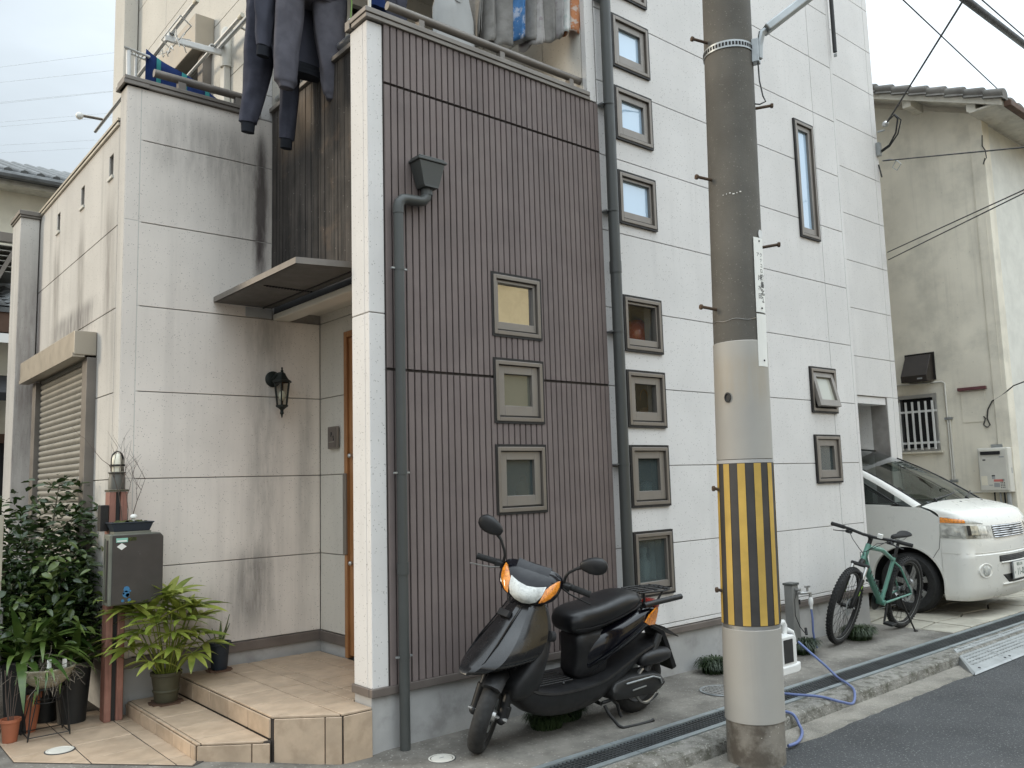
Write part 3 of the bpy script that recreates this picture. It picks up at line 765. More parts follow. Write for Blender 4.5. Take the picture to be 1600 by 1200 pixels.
# nameplate with intercom
np_ = thing('nameplate_intercom', 'small bronze nameplate with intercom on the porch wall beside the wooden door', 'intercom', (XD-.012, 1.52, 1.9))
Q = lambda: MB(Mx.Translation((-(XD-.012), -1.52, -1.9)))
Q().box((XD-.03, 1.447, 1.815), (XD-.012, 1.60, 1.985)).build('plate', 'bronze', np_, bevel=.004)
Q().box((XD-.033, 1.462, 1.825), (XD-.0302, 1.588, 1.972)).build('face', 'trim', np_)
for i, (yy, zz, r) in enumerate(((1.535, 1.93, .012), (1.505, 1.905, .008), (1.54, 1.912, .006), (1.50, 1.885, .009))):
    Q().box((XD-.0345, yy-r, zz-r), (XD-.0332, yy+r*.6, zz+r)).build('emblem', 'ink', np_)
Q().box((XD-.0345, 1.49, 1.864), (XD-.0332, 1.575, 1.869)).build('emblem', 'shutter', np_)

# --- first-floor balcony over the ribbed wall
b = HB(); b.box((-.02, -.028, 4.432), (1.957, .16, 4.462)); b.box((-.028, -.036, 4.4625), (1.95, .17, 4.497)); b.box((-.028, .171, 4.432), (.14, .23, 4.496)); hpart(b, 'parapet_cap', 'capm', bevel=.004)
b = HB(); b.tube([(.20, .08, 4.628), (1.955, .08, 4.628)], .028, 14); hpart(b, 'handrail', 'capm', smooth=40)
for x in (.456, 1.153, 1.845):
    b = HB(); b.box((x-.022, .055, 4.497), (x+.022, .105, 4.606)); hpart(b, 'rail_post', 'capm', bevel=.003)
b = HB(); b.box((.2, .16, 3.3), (1.96, YL, 3.4)); b.box((.112, .15, 3.3), (1.96, .2, 4.43)); hpart(b, 'balcony_floor', 'alc_upper')
b = HB(); cells(b, PF(YL), .178, 1.97, 3.4, 8.45, [(.85, 1.80, 3.5, 5.75)], -.1, -.001); hpart(b, 'balcony_back_wall', 'alc_upper')
b = HB(); b.box((.85, YL+.05, 3.5), (1.80, YL+.06, 5.75)); bd = hpart(b, 'balcony_door', 'glass')
b = HB(); b.box((.85, YL-.012, 3.5), (.90, YL+.049, 5.75)); b.box((1.74, YL-.012, 3.5), (1.80, YL+.049, 5.75)); b.box((1.26, YL-.011, 3.5), (1.33, YL+.049, 5.69)); b.box((.901, YL-.011, 5.7), (1.739, YL+.049, 5.75)); hpart(b, 'door_frame', 'offwhite', bd)
b = HB(); b.box((.6, YL+.5, 3.4), (1.94, YL+.52, 5.9)); hpart(b, 'room_back', 'dark')
b = HB(); b.box((.18, .15, 5.98), (1.955, YL, 6.10)); hpart(b, 'balcony_ceiling', 'alc_upper')

# --- second block, set back behind the roof terrace at left
PU = lambda u, d, z: PL(.03)(u-2, d+2, z)
so = (2.75, 4.6, 3.9, 5.36)
b = HB(); cells(b, PL(.03), YL+.002, 5.1, 3.3, 8.45, [so], -.15, -.013); hpart(b, 'wall_core', 'joint')
panel_wall(PU, [YL+.03, 4.0, 5.08], [3.4]+[4.37+.606*k for k in range(0, 7)], [so], 'alc_upper', house)
b = HB(); b.box((-.12, 4.92, 3.5), (.02, 5.3, 8.45)); hpart(b, 'end_fin', 'alc_upper', bevel=.005)
b = HB(); b.box((.15, 2.7, 3.8), (.17, 4.7, 5.4)); hpart(b, 'window_back', 'dark')
b = HB(); b.box((-.14, 2.66, 5.36), (.027, 4.65, 5.66)); hpart(b, 'shutter_box', 'shutter_box', bevel=.006)
for yy in (2.72, 4.55):
    b = HB(); b.box((-.05, yy, 3.9), (.03, yy+.12, 5.36)); hpart(b, 'guide_rail', 'capm', bevel=.004)
b = HB(); b.box((.05, 2.84, 3.9), (.09, 4.55, 3.98)); b.box((.05, 3.6, 3.9), (.09, 3.66, 5.36)); hpart(b, 'terrace_window_frame', 'bronze')
b = HB(); b.box((-.85, YL+.1, 3.4), (.03, 5.3, 3.5)); hpart(b, 'terrace_floor', 'alc_upper')
b = HB(); b.box((-.9, 5.25, .3), (.0, 5.38, 4.2)); hpart(b, 'terrace_back_parapet', 'alc_upper')
# terrace rail
b = HB(); b.tube([(-.72, YL+.06, 4.60), (.055, YL+.06, 4.60)], .030, 14); hpart(b, 'handrail', 'capm', smooth=40)
for x in (-.52, -.08):
    b = HB(); b.box((x-.03, YL+.035, 4.49), (x+.03, YL+.085, 4.576)); hpart(b, 'rail_post', 'capm', bevel=.003)

# --- windows
def window(P, u0, u1, z0, z1, sw, glass, tilt=0., name='window', depth=.45):
    fo = HB(); Pp = P
    e = .012
    for (a, b_, c, d_) in ((u0-e, u0+.014, z0-e, z1+e), (u1-.014, u1+e, z0-e, z1+e), (u0+.014, u1-.014, z0-e, z0+.014), (u0+.014, u1-.014, z1-.014, z1+e)):
        pbox(fo, Pp, a, b_, c, d_, -.08, .024)
    w = hpart(fo, name, 'bronze', bevel=.002, bseg=1)
    g = HB()
    for (a, b_, c, d_) in ((u0-e-.018, u0-e+.002, z0-e-.016, z1+e+.018), (u1+e-.002, u1+e+.014, z0-e-.016, z1+e+.018), (u0-e+.002, u1+e-.002, z1+e-.002, z1+e+.019), (u0-e+.002, u1+e-.002, z0-e-.018, z0-e+.001)):
        pbox(g, Pp, a, b_, c, d_, -.02, .0195)
    hpart(g, 'gasket', 'bronze_dk', w)
    sl = HB(); pbox(sl, Pp, u0+.016, u1-.016, z0+.0145, z0+.024, -.03, .010); hpart(sl, 'sill', 'bronze_dk', w)
    sb = HB(); a0, a1, c0, c1 = u0+.018, u1-.018, z0+.026, z1-.018
    if tilt:
        pv = V(P(0, 0, c1)); 
        rot = lambda q: (lambda u, d, z: P(u, d*math.cos(tilt) + (c1-z)*math.sin(tilt), c1-(c1-z)*math.cos(tilt) + d*math.sin(tilt)))(*q)
    else: rot = lambda q: P(*q)
    def rb(mb, u0_, u1_, z0_, z1_, d0, d1):
        vs = [rot((u, d, z)) for z in (z0_, z1_) for d in (d0, d1) for u in (u0_, u1_)]
        mb.add(vs, [(0,1,3,2),(4,6,7,5),(0,4,5,1),(1,5,7,3),(3,7,6,2),(2,6,4,0)])
    lo = sw + (.012 if sw > .03 else .03)
    for q in ((a0, a0+sw, c0, c1), (a1-sw, a1, c0, c1), (a0+sw, a1-sw, c0, c0+lo), (a0+sw, a1-sw, c1-sw, c1)):
        rb(sb, *q, -.035, .004)
    hpart(sb, 'sash', 'sash', w, bevel=.002, bseg=1)
    pn = HB(); rb(pn, a0+sw, a1-sw, c0+lo, c1-sw, -.026, -.022); hpart(pn, 'pane', glass, w)
    rv = HB()
    pbox(rv, P, u0-.12, u1+.45, z0-.04, z0+.065, -depth, -.151); pbox(rv, P, u0-.12, u1+.45, z1+.07, z1+.09, -depth, -.151)
    pbox(rv, P, u0-.12, u1+.45, z0, z1+.09, -depth-.02, -depth); pbox(rv, P, u0-.14, u0-.12, z0, z1+.07, -depth, -.151); pbox(rv, P, u1+.45, u1+.47, z0, z1+.07, -depth, -.151)
    hpart(rv, 'reveal', 'room', w)
    return w
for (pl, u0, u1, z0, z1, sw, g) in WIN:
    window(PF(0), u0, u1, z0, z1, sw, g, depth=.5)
window(PF(0), *TILTW[1:], tilt=R(13))

# things on the sills behind the panes
def lathe_thing(name, label, cat, prof, loc, m, n=20, parts=()):
    o = MB().revolve(prof, 'z', n).build(name, m, smooth=50); o.location = loc; tag(o, label, cat); return o
lathe_thing('vase', 'round orange vase on the sill behind the clear pane of the white wall', 'vase', [(0, 0), (.07, 0), (.105, .05), (.118, .12), (.10, .19), (.06, .235), (.04, .24), (0, .24)], (2.735, .30, 2.597), 'orange')
o = MB(); o.revolve([(0,0),(.045,0),(.05,.02),(.02,.05),(.02,.16),(.03,.19),(0,.2)], 'z', 16); o = o.build('jug', 'ink_grey', smooth=50); o.location = (2.90, .28, 2.597); tag(o, 'slim grey jug beside the orange vase behind glass', 'jug')
o = MB(); o.sphere((0,0,.05), .05, 14, 8, (1,1,1)); o.tube([(.05*math.cos(a), 0, .16+.09*math.sin(a)) for a in [R(20*i-60) for i in range(13)]], .006, 6); o = o.build('basket', 'ochre', smooth=50); o.location = (2.80, .30, 2.007); tag(o, 'small ochre basket with hoop handle behind the dark pane', 'basket')
bprof = [(0,0),(.045,0),(.05,.03),(.05,.12),(.022,.16),(.02,.19),(.028,.2),(.026,.235),(0,.24)]
for i, (x, s, lb) in enumerate(((2.43, 1.05, 'left of the two white bottles behind the lowest frosted pane'), (2.545, 1.2, 'right and taller of the two white bottles behind the lowest frosted pane'))):
    o = lathe_thing('bottle', lb, 'bottle', [(r*s, h*s) for r, h in bprof], (x+.16, .20, .727), 'white'); o['group'] = 'white bottles on the lowest sill'
lathe_thing('ornament', 'pale rounded ornament behind the third frosted pane of the brown wall', 'ornament', [(0,0),(.05,0),(.06,.05),(.05,.09),(.02,.12),(.025,.15),(0,.17)], (1.37, .22, 1.404), 'ochre')
lathe_thing('jar', 'squat white jar behind the frosted pane beside the drainpipe', 'jar', [(0,0),(.05,0),(.055,.06),(.04,.09),(0,.1)], (2.68, .21, 1.397), 'white')

# ================================================================== porch, tiled apron
def clip(poly, a, b):      # keep the left side of a->b
    out = []
    for i in range(len(poly)):
        p, q = poly[i], poly[(i+1) % len(poly)]
        s = lambda w: (b[0]-a[0])*(w[1]-a[1]) - (b[1]-a[1])*(w[0]-a[0])
        sp, sq = s(p), s(q)
        if sp >= 0: out.append(p)
        if (sp > 0 and sq < 0) or (sp < 0 and sq > 0):
            t = sp/(sp-sq); out.append((p[0]+t*(q[0]-p[0]), p[1]+t*(q[1]-p[1])))
    return out
def inset(poly, g):
    out = []; n = len(poly)
    res = [p for p in poly]
    for i in range(n):
        a, b = poly[i], poly[(i+1) % n]
        dx, dy = b[0]-a[0], b[1]-a[1]; L = math.hypot(dx, dy)
        if L < 1e-6: continue
        nx, ny = -dy/L*g, dx/L*g
        res = clip(res, (a[0]+nx, a[1]+ny), (b[0]+nx, b[1]+ny))
        if len(res) < 3: return []
    return res
def area(p): return abs(sum(p[i][0]*p[(i+1) % len(p)][1] - p[(i+1) % len(p)][0]*p[i][1] for i in range(len(p))))/2
rt = random.Random(3)
def tile_top(poly, x0, y0, s, ztop, parent, g=.0036, th=.012):
    xs = [p[0] for p in poly]; ys = [p[1] for p in poly]
    i0 = math.floor((min(xs)-x0)/s); i1 = math.ceil((max(xs)-x0)/s); j0 = math.floor((min(ys)-y0)/s); j1 = math.ceil((max(ys)-y0)/s)
    for i in range(i0, i1):
        for j in range(j0, j1):
            c = [(x0+i*s, y0+j*s), (x0+(i+1)*s, y0+j*s), (x0+(i+1)*s, y0+(j+1)*s), (x0+i*s, y0+(j+1)*s)]
            for k in range(len(poly)): 
                c = clip(c, poly[k], poly[(k+1) % len(poly)])
                if len(c) < 3: break
            if len(c) < 3: continue
            c = inset(c, g)
            if len(c) < 3 or area(c) < .0008: continue
            dz = rt.uniform(-.0008, .0008)
            MB().prism([(p[0], p[1], ztop-th+dz) for p in c], (0, 0, th)).build('tile', 'tile', parent, bevel=.0025, bseg=1)
def riser(a, b, z0, z1, cuts, parent, th=.011, g=.0028):
    a, b = V((*a, 0)), V((*b, 0)); L = (b-a).length; d = (b-a)/L; n = V((d.y, -d.x, 0))   # outward = right of a->b
    cs = [0]+[c for c in cuts if 0 < c < L]+[L]
    for i in range(len(cs)-1):
        p, q = a+d*(cs[i]+g), a+d*(cs[i+1]-g)
        if (q-p).length < .012: continue
        o = n*(.001 + rt.uniform(-.0006, .0006))
        MB().prism([p+o+V((0,0,z0+.002)), q+o+V((0,0,z0+.002)), q+o+V((0,0,z1-.002)), p+o+V((0,0,z1-.002))], n*th).build('tile', 'tile', parent, bevel=.0025, bseg=1)
steps = thing('porch_steps', 'two tiled porch steps with cut corner leading to the wooden door', 'steps', (0, 0, 0))
P1 = [(-.493, 1.764), (-.493, .250), (-.188, .006), (.585, .006), (.585, 1.764)]
ZP, ZS, ZA = .268, .147, .06
MB().prism([(x, y, -.1) for x, y in ((-.493, 1.764), (-.493, .250), (-.188, .006), (-.004, .006), (-.004, .215), (.585, .215), (.585, 1.764))], (0, 0, ZP+.1-.005)).build('step_core', 'grout', steps)
edge = [(-.503, 1.764), (-.503, .245), (-.192, -.005), (-.001, -.005), (-.001, .25), (.58, .25), (.58, 1.764)]
Pcv = [(-.504, 1.764), (-.504, .245), (-.192, -.006), (-.003, -.006), (-.003, 1.764)]
tile_top(Pcv, -.2+.0-.9, .25-.9, .3, ZP, steps)
tile_top([(-.0029, 1.764), (-.0029, .222), (.575, .222), (.575, 1.764)], .1-.9, .25-.9, .3, ZP, steps)
P2 = [(-.825, 1.764), (-.825, .470), (-.508, .222), (-.508, 1.764)]
MB().prism([(x+.008 if i < 2 else x, y+.006, -.1) for i, (x, y) in enumerate(P2)], (0, 0, ZS+.1-.005)).build('step_core', 'grout', steps)
tile_top([(-.835, 1.764), (-.835, .465), (-.509, .215), (-.509, 1.764)], -.51-.9, .25-.9, .3, ZS, steps)
riser((-.493, 1.764), (-.493, .25), ZS, ZP-.013, [.01+.3*k for k in range(6)], steps)
riser((-.493, .25), (-.188, .006), -.03, ZP-.013, [.012, .295], steps)
riser((-.188, .006), (-.002, .006), -.03, ZP-.013, [], steps)
riser((-.824, 1.764), (-.824, .476), ZA-.01, ZS-.013, [.02+.3*k for k in range(5)], steps)
riser((-.824, .476), (-.510, .229), -.02, ZS-.013, [.30], steps)
MB().box((-.515, .0, -.05), (-.508, .3, .1))
apron = MB(); AP = [(-1.583, 1.186), (-.872, .40), (-.80, .44), (-.80, 2.05), (-1.583, 2.05)]
apron = tag(MB().prism([(x, y, 0.0) for x, y in AP], (0, 0, ZA-.004)).build('tiled_forecourt', 'grout'), kind='structure')
tile_top([(-1.583, 1.186), (-.872, .40), (-.832, .45), (-.832, 2.05), (-1.583, 2.05)], -1.6, .6, .333, ZA, apron, th=.01)
def cover_disc(x, y, z, r, name, label, m, slots=False):
    o = thing(name, label, 'manhole cover', (x, y, z))
    MB().revolve([(r*1.08, 0), (r*1.08, .004), (r*.99, .0045)], 'z', 40).build('rim', 'grate', o, smooth=40)
    MB().revolve([(0, .006), (r*.78, .006), (r*.80, .003), (r*.86, .003), (r*.88, .007), (r*.985, .006), (r*.985, 0)], 'z', 40).build('lid', m, o, smooth=30)
    return o
cover_disc(-1.345, 1.215, ZA, .075, 'manhole_cover', 'round white drain cover set in the tiled forecourt', 'offwhite')
mc = cover_disc(.245, -.325, .003, .075, 'manhole_cover', 'round white plastic inspection cover in the concrete by the drainpipe', 'offwhite')
MB().box((-.012, .0, .0065), (.016, .005, .0085)).build('lid_mark', 'ink_grey', mc)
gr = thing('floor_grate', 'round galvanised floor grate in the pavement just left of the utility pole', 'grate', (2.52, -.53, .008))
MB().revolve([(.13, .004), (.135, .006), (.15, .006), (.153, 0)], 'z', 40).build('rim', 'steel', gr, smooth=40)
g = MB()
for k in range(-3, 4):
    w = math.sqrt(.132**2-(k*.037)**2); g.box((k*.037-.011, -w, 0), (k*.037+.011, w, .006))
    g.box((-w, k*.037-.004, 0), (w, k*.037+.004, .005))
g.build('bars', 'alu', gr)
MB().revolve([(0,-.004),(.135,-.004)], 'z', 32).build('sump', 'dark', gr)

# ================================================================== drainpipes on the front
def drainpipe_brown():
    t = thing('drainpipe', 'grey drainpipe with rain hopper running down the brown ribbed wall', 'drainpipe', (.18, -.06, 0))
    B = lambda: MB(Mx.Translation((-.18, .06, 0)))
    B().tube([(.178, -.06, -.01), (.178, -.06, 3.20)], .031, 20).build('pipe', 'pipe', t, smooth=40)
    B().tube([(.178,-.06,3.19),(.178,-.06,3.23),(.186,-.06,3.262),(.208,-.06,3.285),(.24,-.06,3.292),(.33,-.06,3.297),(.36,-.06,3.305),(.385,-.06,3.33),(.392,-.06,3.365),(.392,-.06,3.40)], .034, 20).build('elbow', 'pipe', t, smooth=40)
    h = B(); h.loft([[(.392+sx*a, -.072+sy*b, z) for sx, sy in ((-1,-1),(1,-1),(1,1),(-1,1))] for a, b, z in ((.05,.045,3.385),(.058,.045,3.40),(.095,.058,3.545),(.098,.058,3.548))])
    h.build('hopper', 'pipe', t, bevel=.005)
    h = B(); h.box((.285,-.138,3.549),(.50,-.013,3.566)); h.box((.296,-.13,3.5665),(.489,-.02,3.580)); h.build('hopper_rim', 'pipe', t, bevel=.004)
    B().revolve([(.0375,0),(.0375,.05)], 'z', 20, (.392,-.06,3.345)).build('collar', 'pipe', t, smooth=40)
    for z in (.52, 1.585, 2.83): B().revolve([(.0335,0),(.0335,.022)], 'z', 20, (.178,-.06,z)).build('clamp', 'pipe', t, smooth=40)
    for z in (.52, 1.585, 2.83):
        m = B(); m.box((.125,-.066,z+.006),(.232,-.05,z+.016)); m.build('clamp_bracket', 'steel', t)
    B().revolve([(.036,0),(.036,.07)], 'z', 20, (.178,-.06,1.0)).build('collar', 'pipe', t, smooth=40)
drainpipe_brown()
def drainpipe_white():
    t = thing('drainpipe', 'dark drainpipe along the white wall left of the small window column', 'drainpipe', (2.12, -.07, 0))
    B = lambda: MB(Mx.Translation((-2.12, .07, 0)))
    B().tube([(2.108, -.07, .01), (2.118, -.07, 4), (2.128, -.07, 7.5)], .043, 20).build('pipe', 'pipe', t, smooth=40)
    for z in (1.62, 2.62, 3.56, 4.42, 5.3):
        B().revolve([(.046,0),(.046,.02)], 'z', 20, (2.112,-.07,z)).build('clamp', 'pipe', t, smooth=40)
        m = B(); m.box((2.05,-.066,z+.005),(2.17,-.002,z+.014)); m.build('clamp_bracket', 'steel', t)
    B().revolve([(.047,0),(.047,.09)], 'z', 20, (2.114,-.07,3.08)).build('collar', 'pipe', t, smooth=40)
drainpipe_white()
def conduit():
    t = thing('drainpipe', 'thin black drainpipe high on the far corner of the white wall', 'drainpipe', (5.79, -.035, 6))
    B = lambda: MB(Mx.Translation((-5.79, .035, -6)))
    B().tube([(5.79,-.035,6.05),(5.79,-.035,8.5)], .022, 12).build('pipe', 'wire', t, smooth=40)
    m = B(); m.bar((5.785,-.04,6.02),(5.84,-.01,6.03), .03, .02); m.build('bracket', 'steel', t)
conduit()

# ================================================================== wall lantern
def lantern():
    c = (.216, YL-.11, 0)
    t = thing('wall_lantern', 'black carriage lantern fixed to the stained wall beside the porch', 'wall lamp', (.216, YL-.01, 2.28))
    B = lambda: MB(Mx.Translation((-.216, -(YL-.01), -2.28)))
    B().revolve([(0,-.012),(.05,-.012),(.062,-.004),(.062,.006)], 'y', 24, (.19, YL-.008, 2.36)).build('back_plate', 'lamp_black', t, smooth=40)
    B().tube([(.19,YL-.02,2.36),(.195,YL-.05,2.39),(.206,YL-.09,2.395),(.216,YL-.11,2.385)], [.018,.014,.013,.016], 10).build('arm', 'lamp_black', t, smooth=60)
    B().revolve([(0,2.445),(.009,2.44),(.006,2.425),(.012,2.418),(.012,2.405),(.028,2.395),(.034,2.38),(.06,2.345),(.078,2.335),(.078,2.326),(.06,2.326)], 'z', 6, (.216,YL-.11,0)).build('cap', 'lamp_black', t, bevel=.002)
    B().revolve([(.056,2.324),(.036,2.152)], 'z', 6, (.216,YL-.11,0)).build('pane', glass_mat('lantern_glass', (.8,.82,.8), 1.5), t)
    for k in range(6):
        a = PI*k/3
        B().tube([(.216+.06*math.cos(a), YL-.11+.06*math.sin(a), 2.326), (.216+.039*math.cos(a), YL-.11+.039*math.sin(a), 2.15)], .0055, 6).build('glazing_bar', 'lamp_black', t)
    B().revolve([(.046,2.152),(.046,2.14),(.03,2.13),(.012,2.115),(.012,2.10),(.016,2.09),(.008,2.078),(.006,2.065),(0,2.05)], 'z', 12, (.216,YL-.11,0)).build('finial', 'lamp_black', t, smooth=50)
    m = B(); m.sphere((.216,YL-.11,2.225), .026, 12, 8, (1,1,1.5)); m.build('bulb', 'bulb', t, smooth=60)
lantern()

# ================================================================== utility pole
PB = V((1.665, -1.395, -.085))
def pole():
    lean = Mx.Shear if False else None
    m = Mx(((1, 0, .015, PB.x), (0, 1, -.012, PB.y), (0, 0, 1, PB.z), (0, 0, 0, 1)))
    sh = Mx(((1, 0, .015, 0), (0, 1, -.012, 0), (0, 0, 1, 0), (0, 0, 0, 1)))
    t = thing('utility_pole', 'thick concrete utility pole with yellow and black striped band at the kerb', 'utility pole', PB)
    B = lambda: MB(sh)
    rad = lambda z: .162 - .0035*z
    wob = lambda a, j: .0012*math.sin(5*a)
    B().revolve([(rad(z), z) for z in (0, 1, 2.39)], 'z', 64).build('pole_foot', 'pole_base', t, smooth=40)
    B().revolve([(rad(z), z) for z in (2.3901, 3.5, 5, 6.5, 8.0)], 'z', 64).build('shaft', 'pole', t, smooth=40)
    B().revolve([(rad(.24)+.003, .236), (rad(.26)+.006, .24), (rad(.7)+.0055, .742), (rad(.7)+.003, .745)], 'z', 64).build('lower_sleeve', 'sheath', t, smooth=30)
    B().revolve([(rad(1.66)+.002, 1.70), (rad(1.7)+.005, 1.702), (rad(2.39)+.004, 2.386), (rad(2.39)+.001, 2.39)], 'z', 64).build('upper_sleeve', 'sheath', t, smooth=30)
    B().revolve([(rad(.75)+.003, .74), (rad(.75)+.004, .765)], 'z', 64).build('band_clamp', 'alu', t)
    z0, z1 = .768, 1.678
    B().revolve([(rad(z0)+.0055, z0), (rad(z1)+.0045, z1)], 'z', 64).build('striped_guard', 'stripe_black', t, smooth=40)
    B().revolve([(rad(1.68)+.006, 1.679), (rad(1.7)+.006, 1.698)], 'z', 64).build('band_clamp', 'plinth', t)
    ns = 11
    view = math.atan2(-4.365-PB.y, -2.573-PB.x)
    for k in range(ns):
        a = view + R(-8) + 2*PI*k/ns; w = 2*PI/ns*.46/2
        B().revolve([(rad(z0)+.0078, z0+.002), (rad(z1)+.0068, z1-.002)], 'z', 6, a0=a-w, a1=a+w).build('yellow_stripe', 'yellow', t, smooth=40)
    def at(ang, r, z): return V((r*math.cos(ang), r*math.sin(ang), z))
    left = view - R(66); right = view + R(66)
    # step bolts on both sides
    for (ang, z) in ((view-R(58), 4.28), (view-R(58), 3.40), (view-R(57), 2.60), (view+R(100), 3.86), (view+R(99), 2.98), (view-R(70), 1.53), (view-R(70), .95)):
        b = B(); r0 = rad(z); ln = .095 if z > 2 else .03
        b.tube([at(ang, r0-.03, z-.01), at(ang, r0+ln, z+.006)], .009, 10)
        b.build('step_bolt', 'rust', t, smooth=40)
        b = B(); p = at(ang, r0+ln, z+.006); b.tube([p, p+at(ang, .014, .0)], .016, 6); b.build('bolt_head', 'rust', t)
    # galvanised strap and lamp bracket
    b = B(); b.revolve([(rad(4.2)+.002, 4.19), (rad(4.2)+.006, 4.19), (rad(4.2)+.006, 4.235), (rad(4.2)+.002, 4.235)], 'z', 64, closed=True); b.build('strap', 'steel', t, smooth=30)
    for k in range(26):
        a = view - R(95) + R(190)*k/25; p = at(a, rad(4.2)+.0065, 4.2125)
        tt = V((-math.sin(a), math.cos(a), 0)); b = B(); b.obox(p, tt*.0065, V((math.cos(a), math.sin(a), 0))*.0009, (0,0,.011)); b.build('strap_slot', 'dark', t)
    brk = at(right+R(12), rad(4.2), 4.2); rd = V((math.cos(right+R(12)), math.sin(right+R(12)), 0))
    b = B(); b.obox(brk+rd*.02+V((0,0,-.01)), rd*.022, V((-rd.y, rd.x, 0))*.03, (0,0,.075)); b.build('bracket', 'steel', t, bevel=.004)
    e1 = brk+rd*.06+V((0,0,.10)); dr_ = V((.62, -.46, .60)).normalized()
    b = B(); b.tube([brk+rd*.04+V((0,0,-.06)), brk+rd*.045+V((0,0,.03)), e1, e1+dr_*.1], [.02,.02,.022,.022], 8); b.build('arm_foot', 'steel', t, smooth=40)
    b = B(); b.bar(e1+dr_*.03, e1+dr_*1.3, .09, .05); b.build('lamp_arm', 'steel', t, bevel=.008)
    b = B(); q = brk+rd*.03; b.tube([q+V((0,0,-.08)), q+rd*.004+V((0,0,-.2)), q+rd*.02+V((0,0,-.3)), q+rd*.035+V((0,0,-.34)), q+V((0,0,-.35)), q-rd*.03+V((0,0,-.34))], .0045, 6); b.build('ground_wire', 'wire', t, smooth=60)
    b = B(); b.tube([at(view-R(70)+R(8*i), rad(2.46)+.002, 2.515+.006*math.sin(i)) for i in range(16)], .002, 5); b.build('tie_wire', 'alu', t)
    hb = B(); pz = at(view-R(30), rad(2.0)+.006, 2.06); n_ = V((math.cos(view-R(30)), math.sin(view-R(30)), 0)); tt = V((-n_.y, n_.x, 0))
    hb.loft([[pz+n_*h+tt*(.021*s*math.cos(a))+V((0,0,.03*s*math.sin(a))) for a in [2*PI*k/16 for k in range(16)]] for h, s in ((0,1.),(.006,1.),(.007,.75),(.001,.6))])
    hb.build('sleeve_hole', 'wire', t, smooth=40)
    b = B(); pz = at(view+R(66), rad(3.0)+.002, 3.03); n_ = V((math.cos(view+R(66)), math.sin(view+R(66)), 0)); tt = V((-n_.y, n_.x, 0))
    b.loft([[pz+n_*h+tt*(.028*math.cos(a))+V((0,0,.03*math.sin(a))) for a in [2*PI*k/20 for k in range(20)]] for h in (0,.003)]); b.build('inspection_disc', 'alu', t)
    b = B(); n_ = V((math.cos(view-R(5)), math.sin(view-R(5)), 0)); tt = V((-n_.y, n_.x, 0))
    for k, w in enumerate((.004, .003, .008, .012, .004, .01)):
        p = n_*(rad(3.3)+.001)+tt*(-.05+.02*k)+V((0,0,3.27+.004*(k % 3))); b.obox(p, tt*w*.5, n_*.001, (0,0,.003))
    o = b.build('paint_flecks', 'sign', t); tag(o, kind='stuff')
    # two number plates bent round the shaft
    sa = view + R(56)
    def plate(name, z0, z1, hw, dz):
        b = B(); r = rad(z0)+.004
        for i in range(5):
            a0, a1 = sa-hw+2*hw*i/5, sa-hw+2*hw*(i+1)/5
            b.add([at(a0,r,z0),at(a1,r,z0),at(a1,r,z1),at(a0,r,z1)], [(0,1,2,3)])
        o = b.build(name, 'sign', t); s = o.modifiers.new('s','SOLIDIFY'); s.thickness = .002; s.offset = 1; return o, r
    p1, r1 = plate('name_plate', 2.555, 3.005, R(17), 0); p2, r2 = plate('number_plate', 2.235, 2.545, R(17), 0)
    def char(c, ang, z, size, par, m='ink', bold=.0):
        rr = rad(2.8)+.0068; p = sh @ at(ang, rr, z); n_ = V((math.cos(ang), math.sin(ang), 0)); tt = V((-n_.y, n_.x, 0))
        mw = frame(p, tt, V((0,0,1))); lettering(c, size, mw, m, t, bold=bold)
    for c, z in zip('\u30af\u30ca\u30b3\u30ed', (2.90, 2.868, 2.836, 2.804)): char(c, sa+R(5), z, .030, p1)
    char('\u30a2', sa-R(6), 2.90, .028, p1)
    for c, z in zip('\u67f1\u756a\u5317\uff11', (2.765, 2.72, 2.675, 2.63)): char(c, sa+R(7), z, .042, p1, bold=.001)
    for c, z in zip('\u4e95\u6c34\u7530', (2.76, 2.70, 2.65)): char(c, sa-R(3), z, .036, p1)
    for c, z in zip('\u30ad\u30bf\u30ce\u30c4', (2.505, 2.48, 2.455, 2.43)): char(c, sa, z, .018, p2, 'ink_grey')
    char('43', sa, 2.33, .026, p2, 'ink_grey')
    for z, par in ((2.985, p1), (2.58, p1), (2.27, p2)):
        p = at(sa, rad(z)+.0075, z); b = B(); b.sphere(p, .006, 8, 6); b.build('rivet', 'wire', t)
pole()

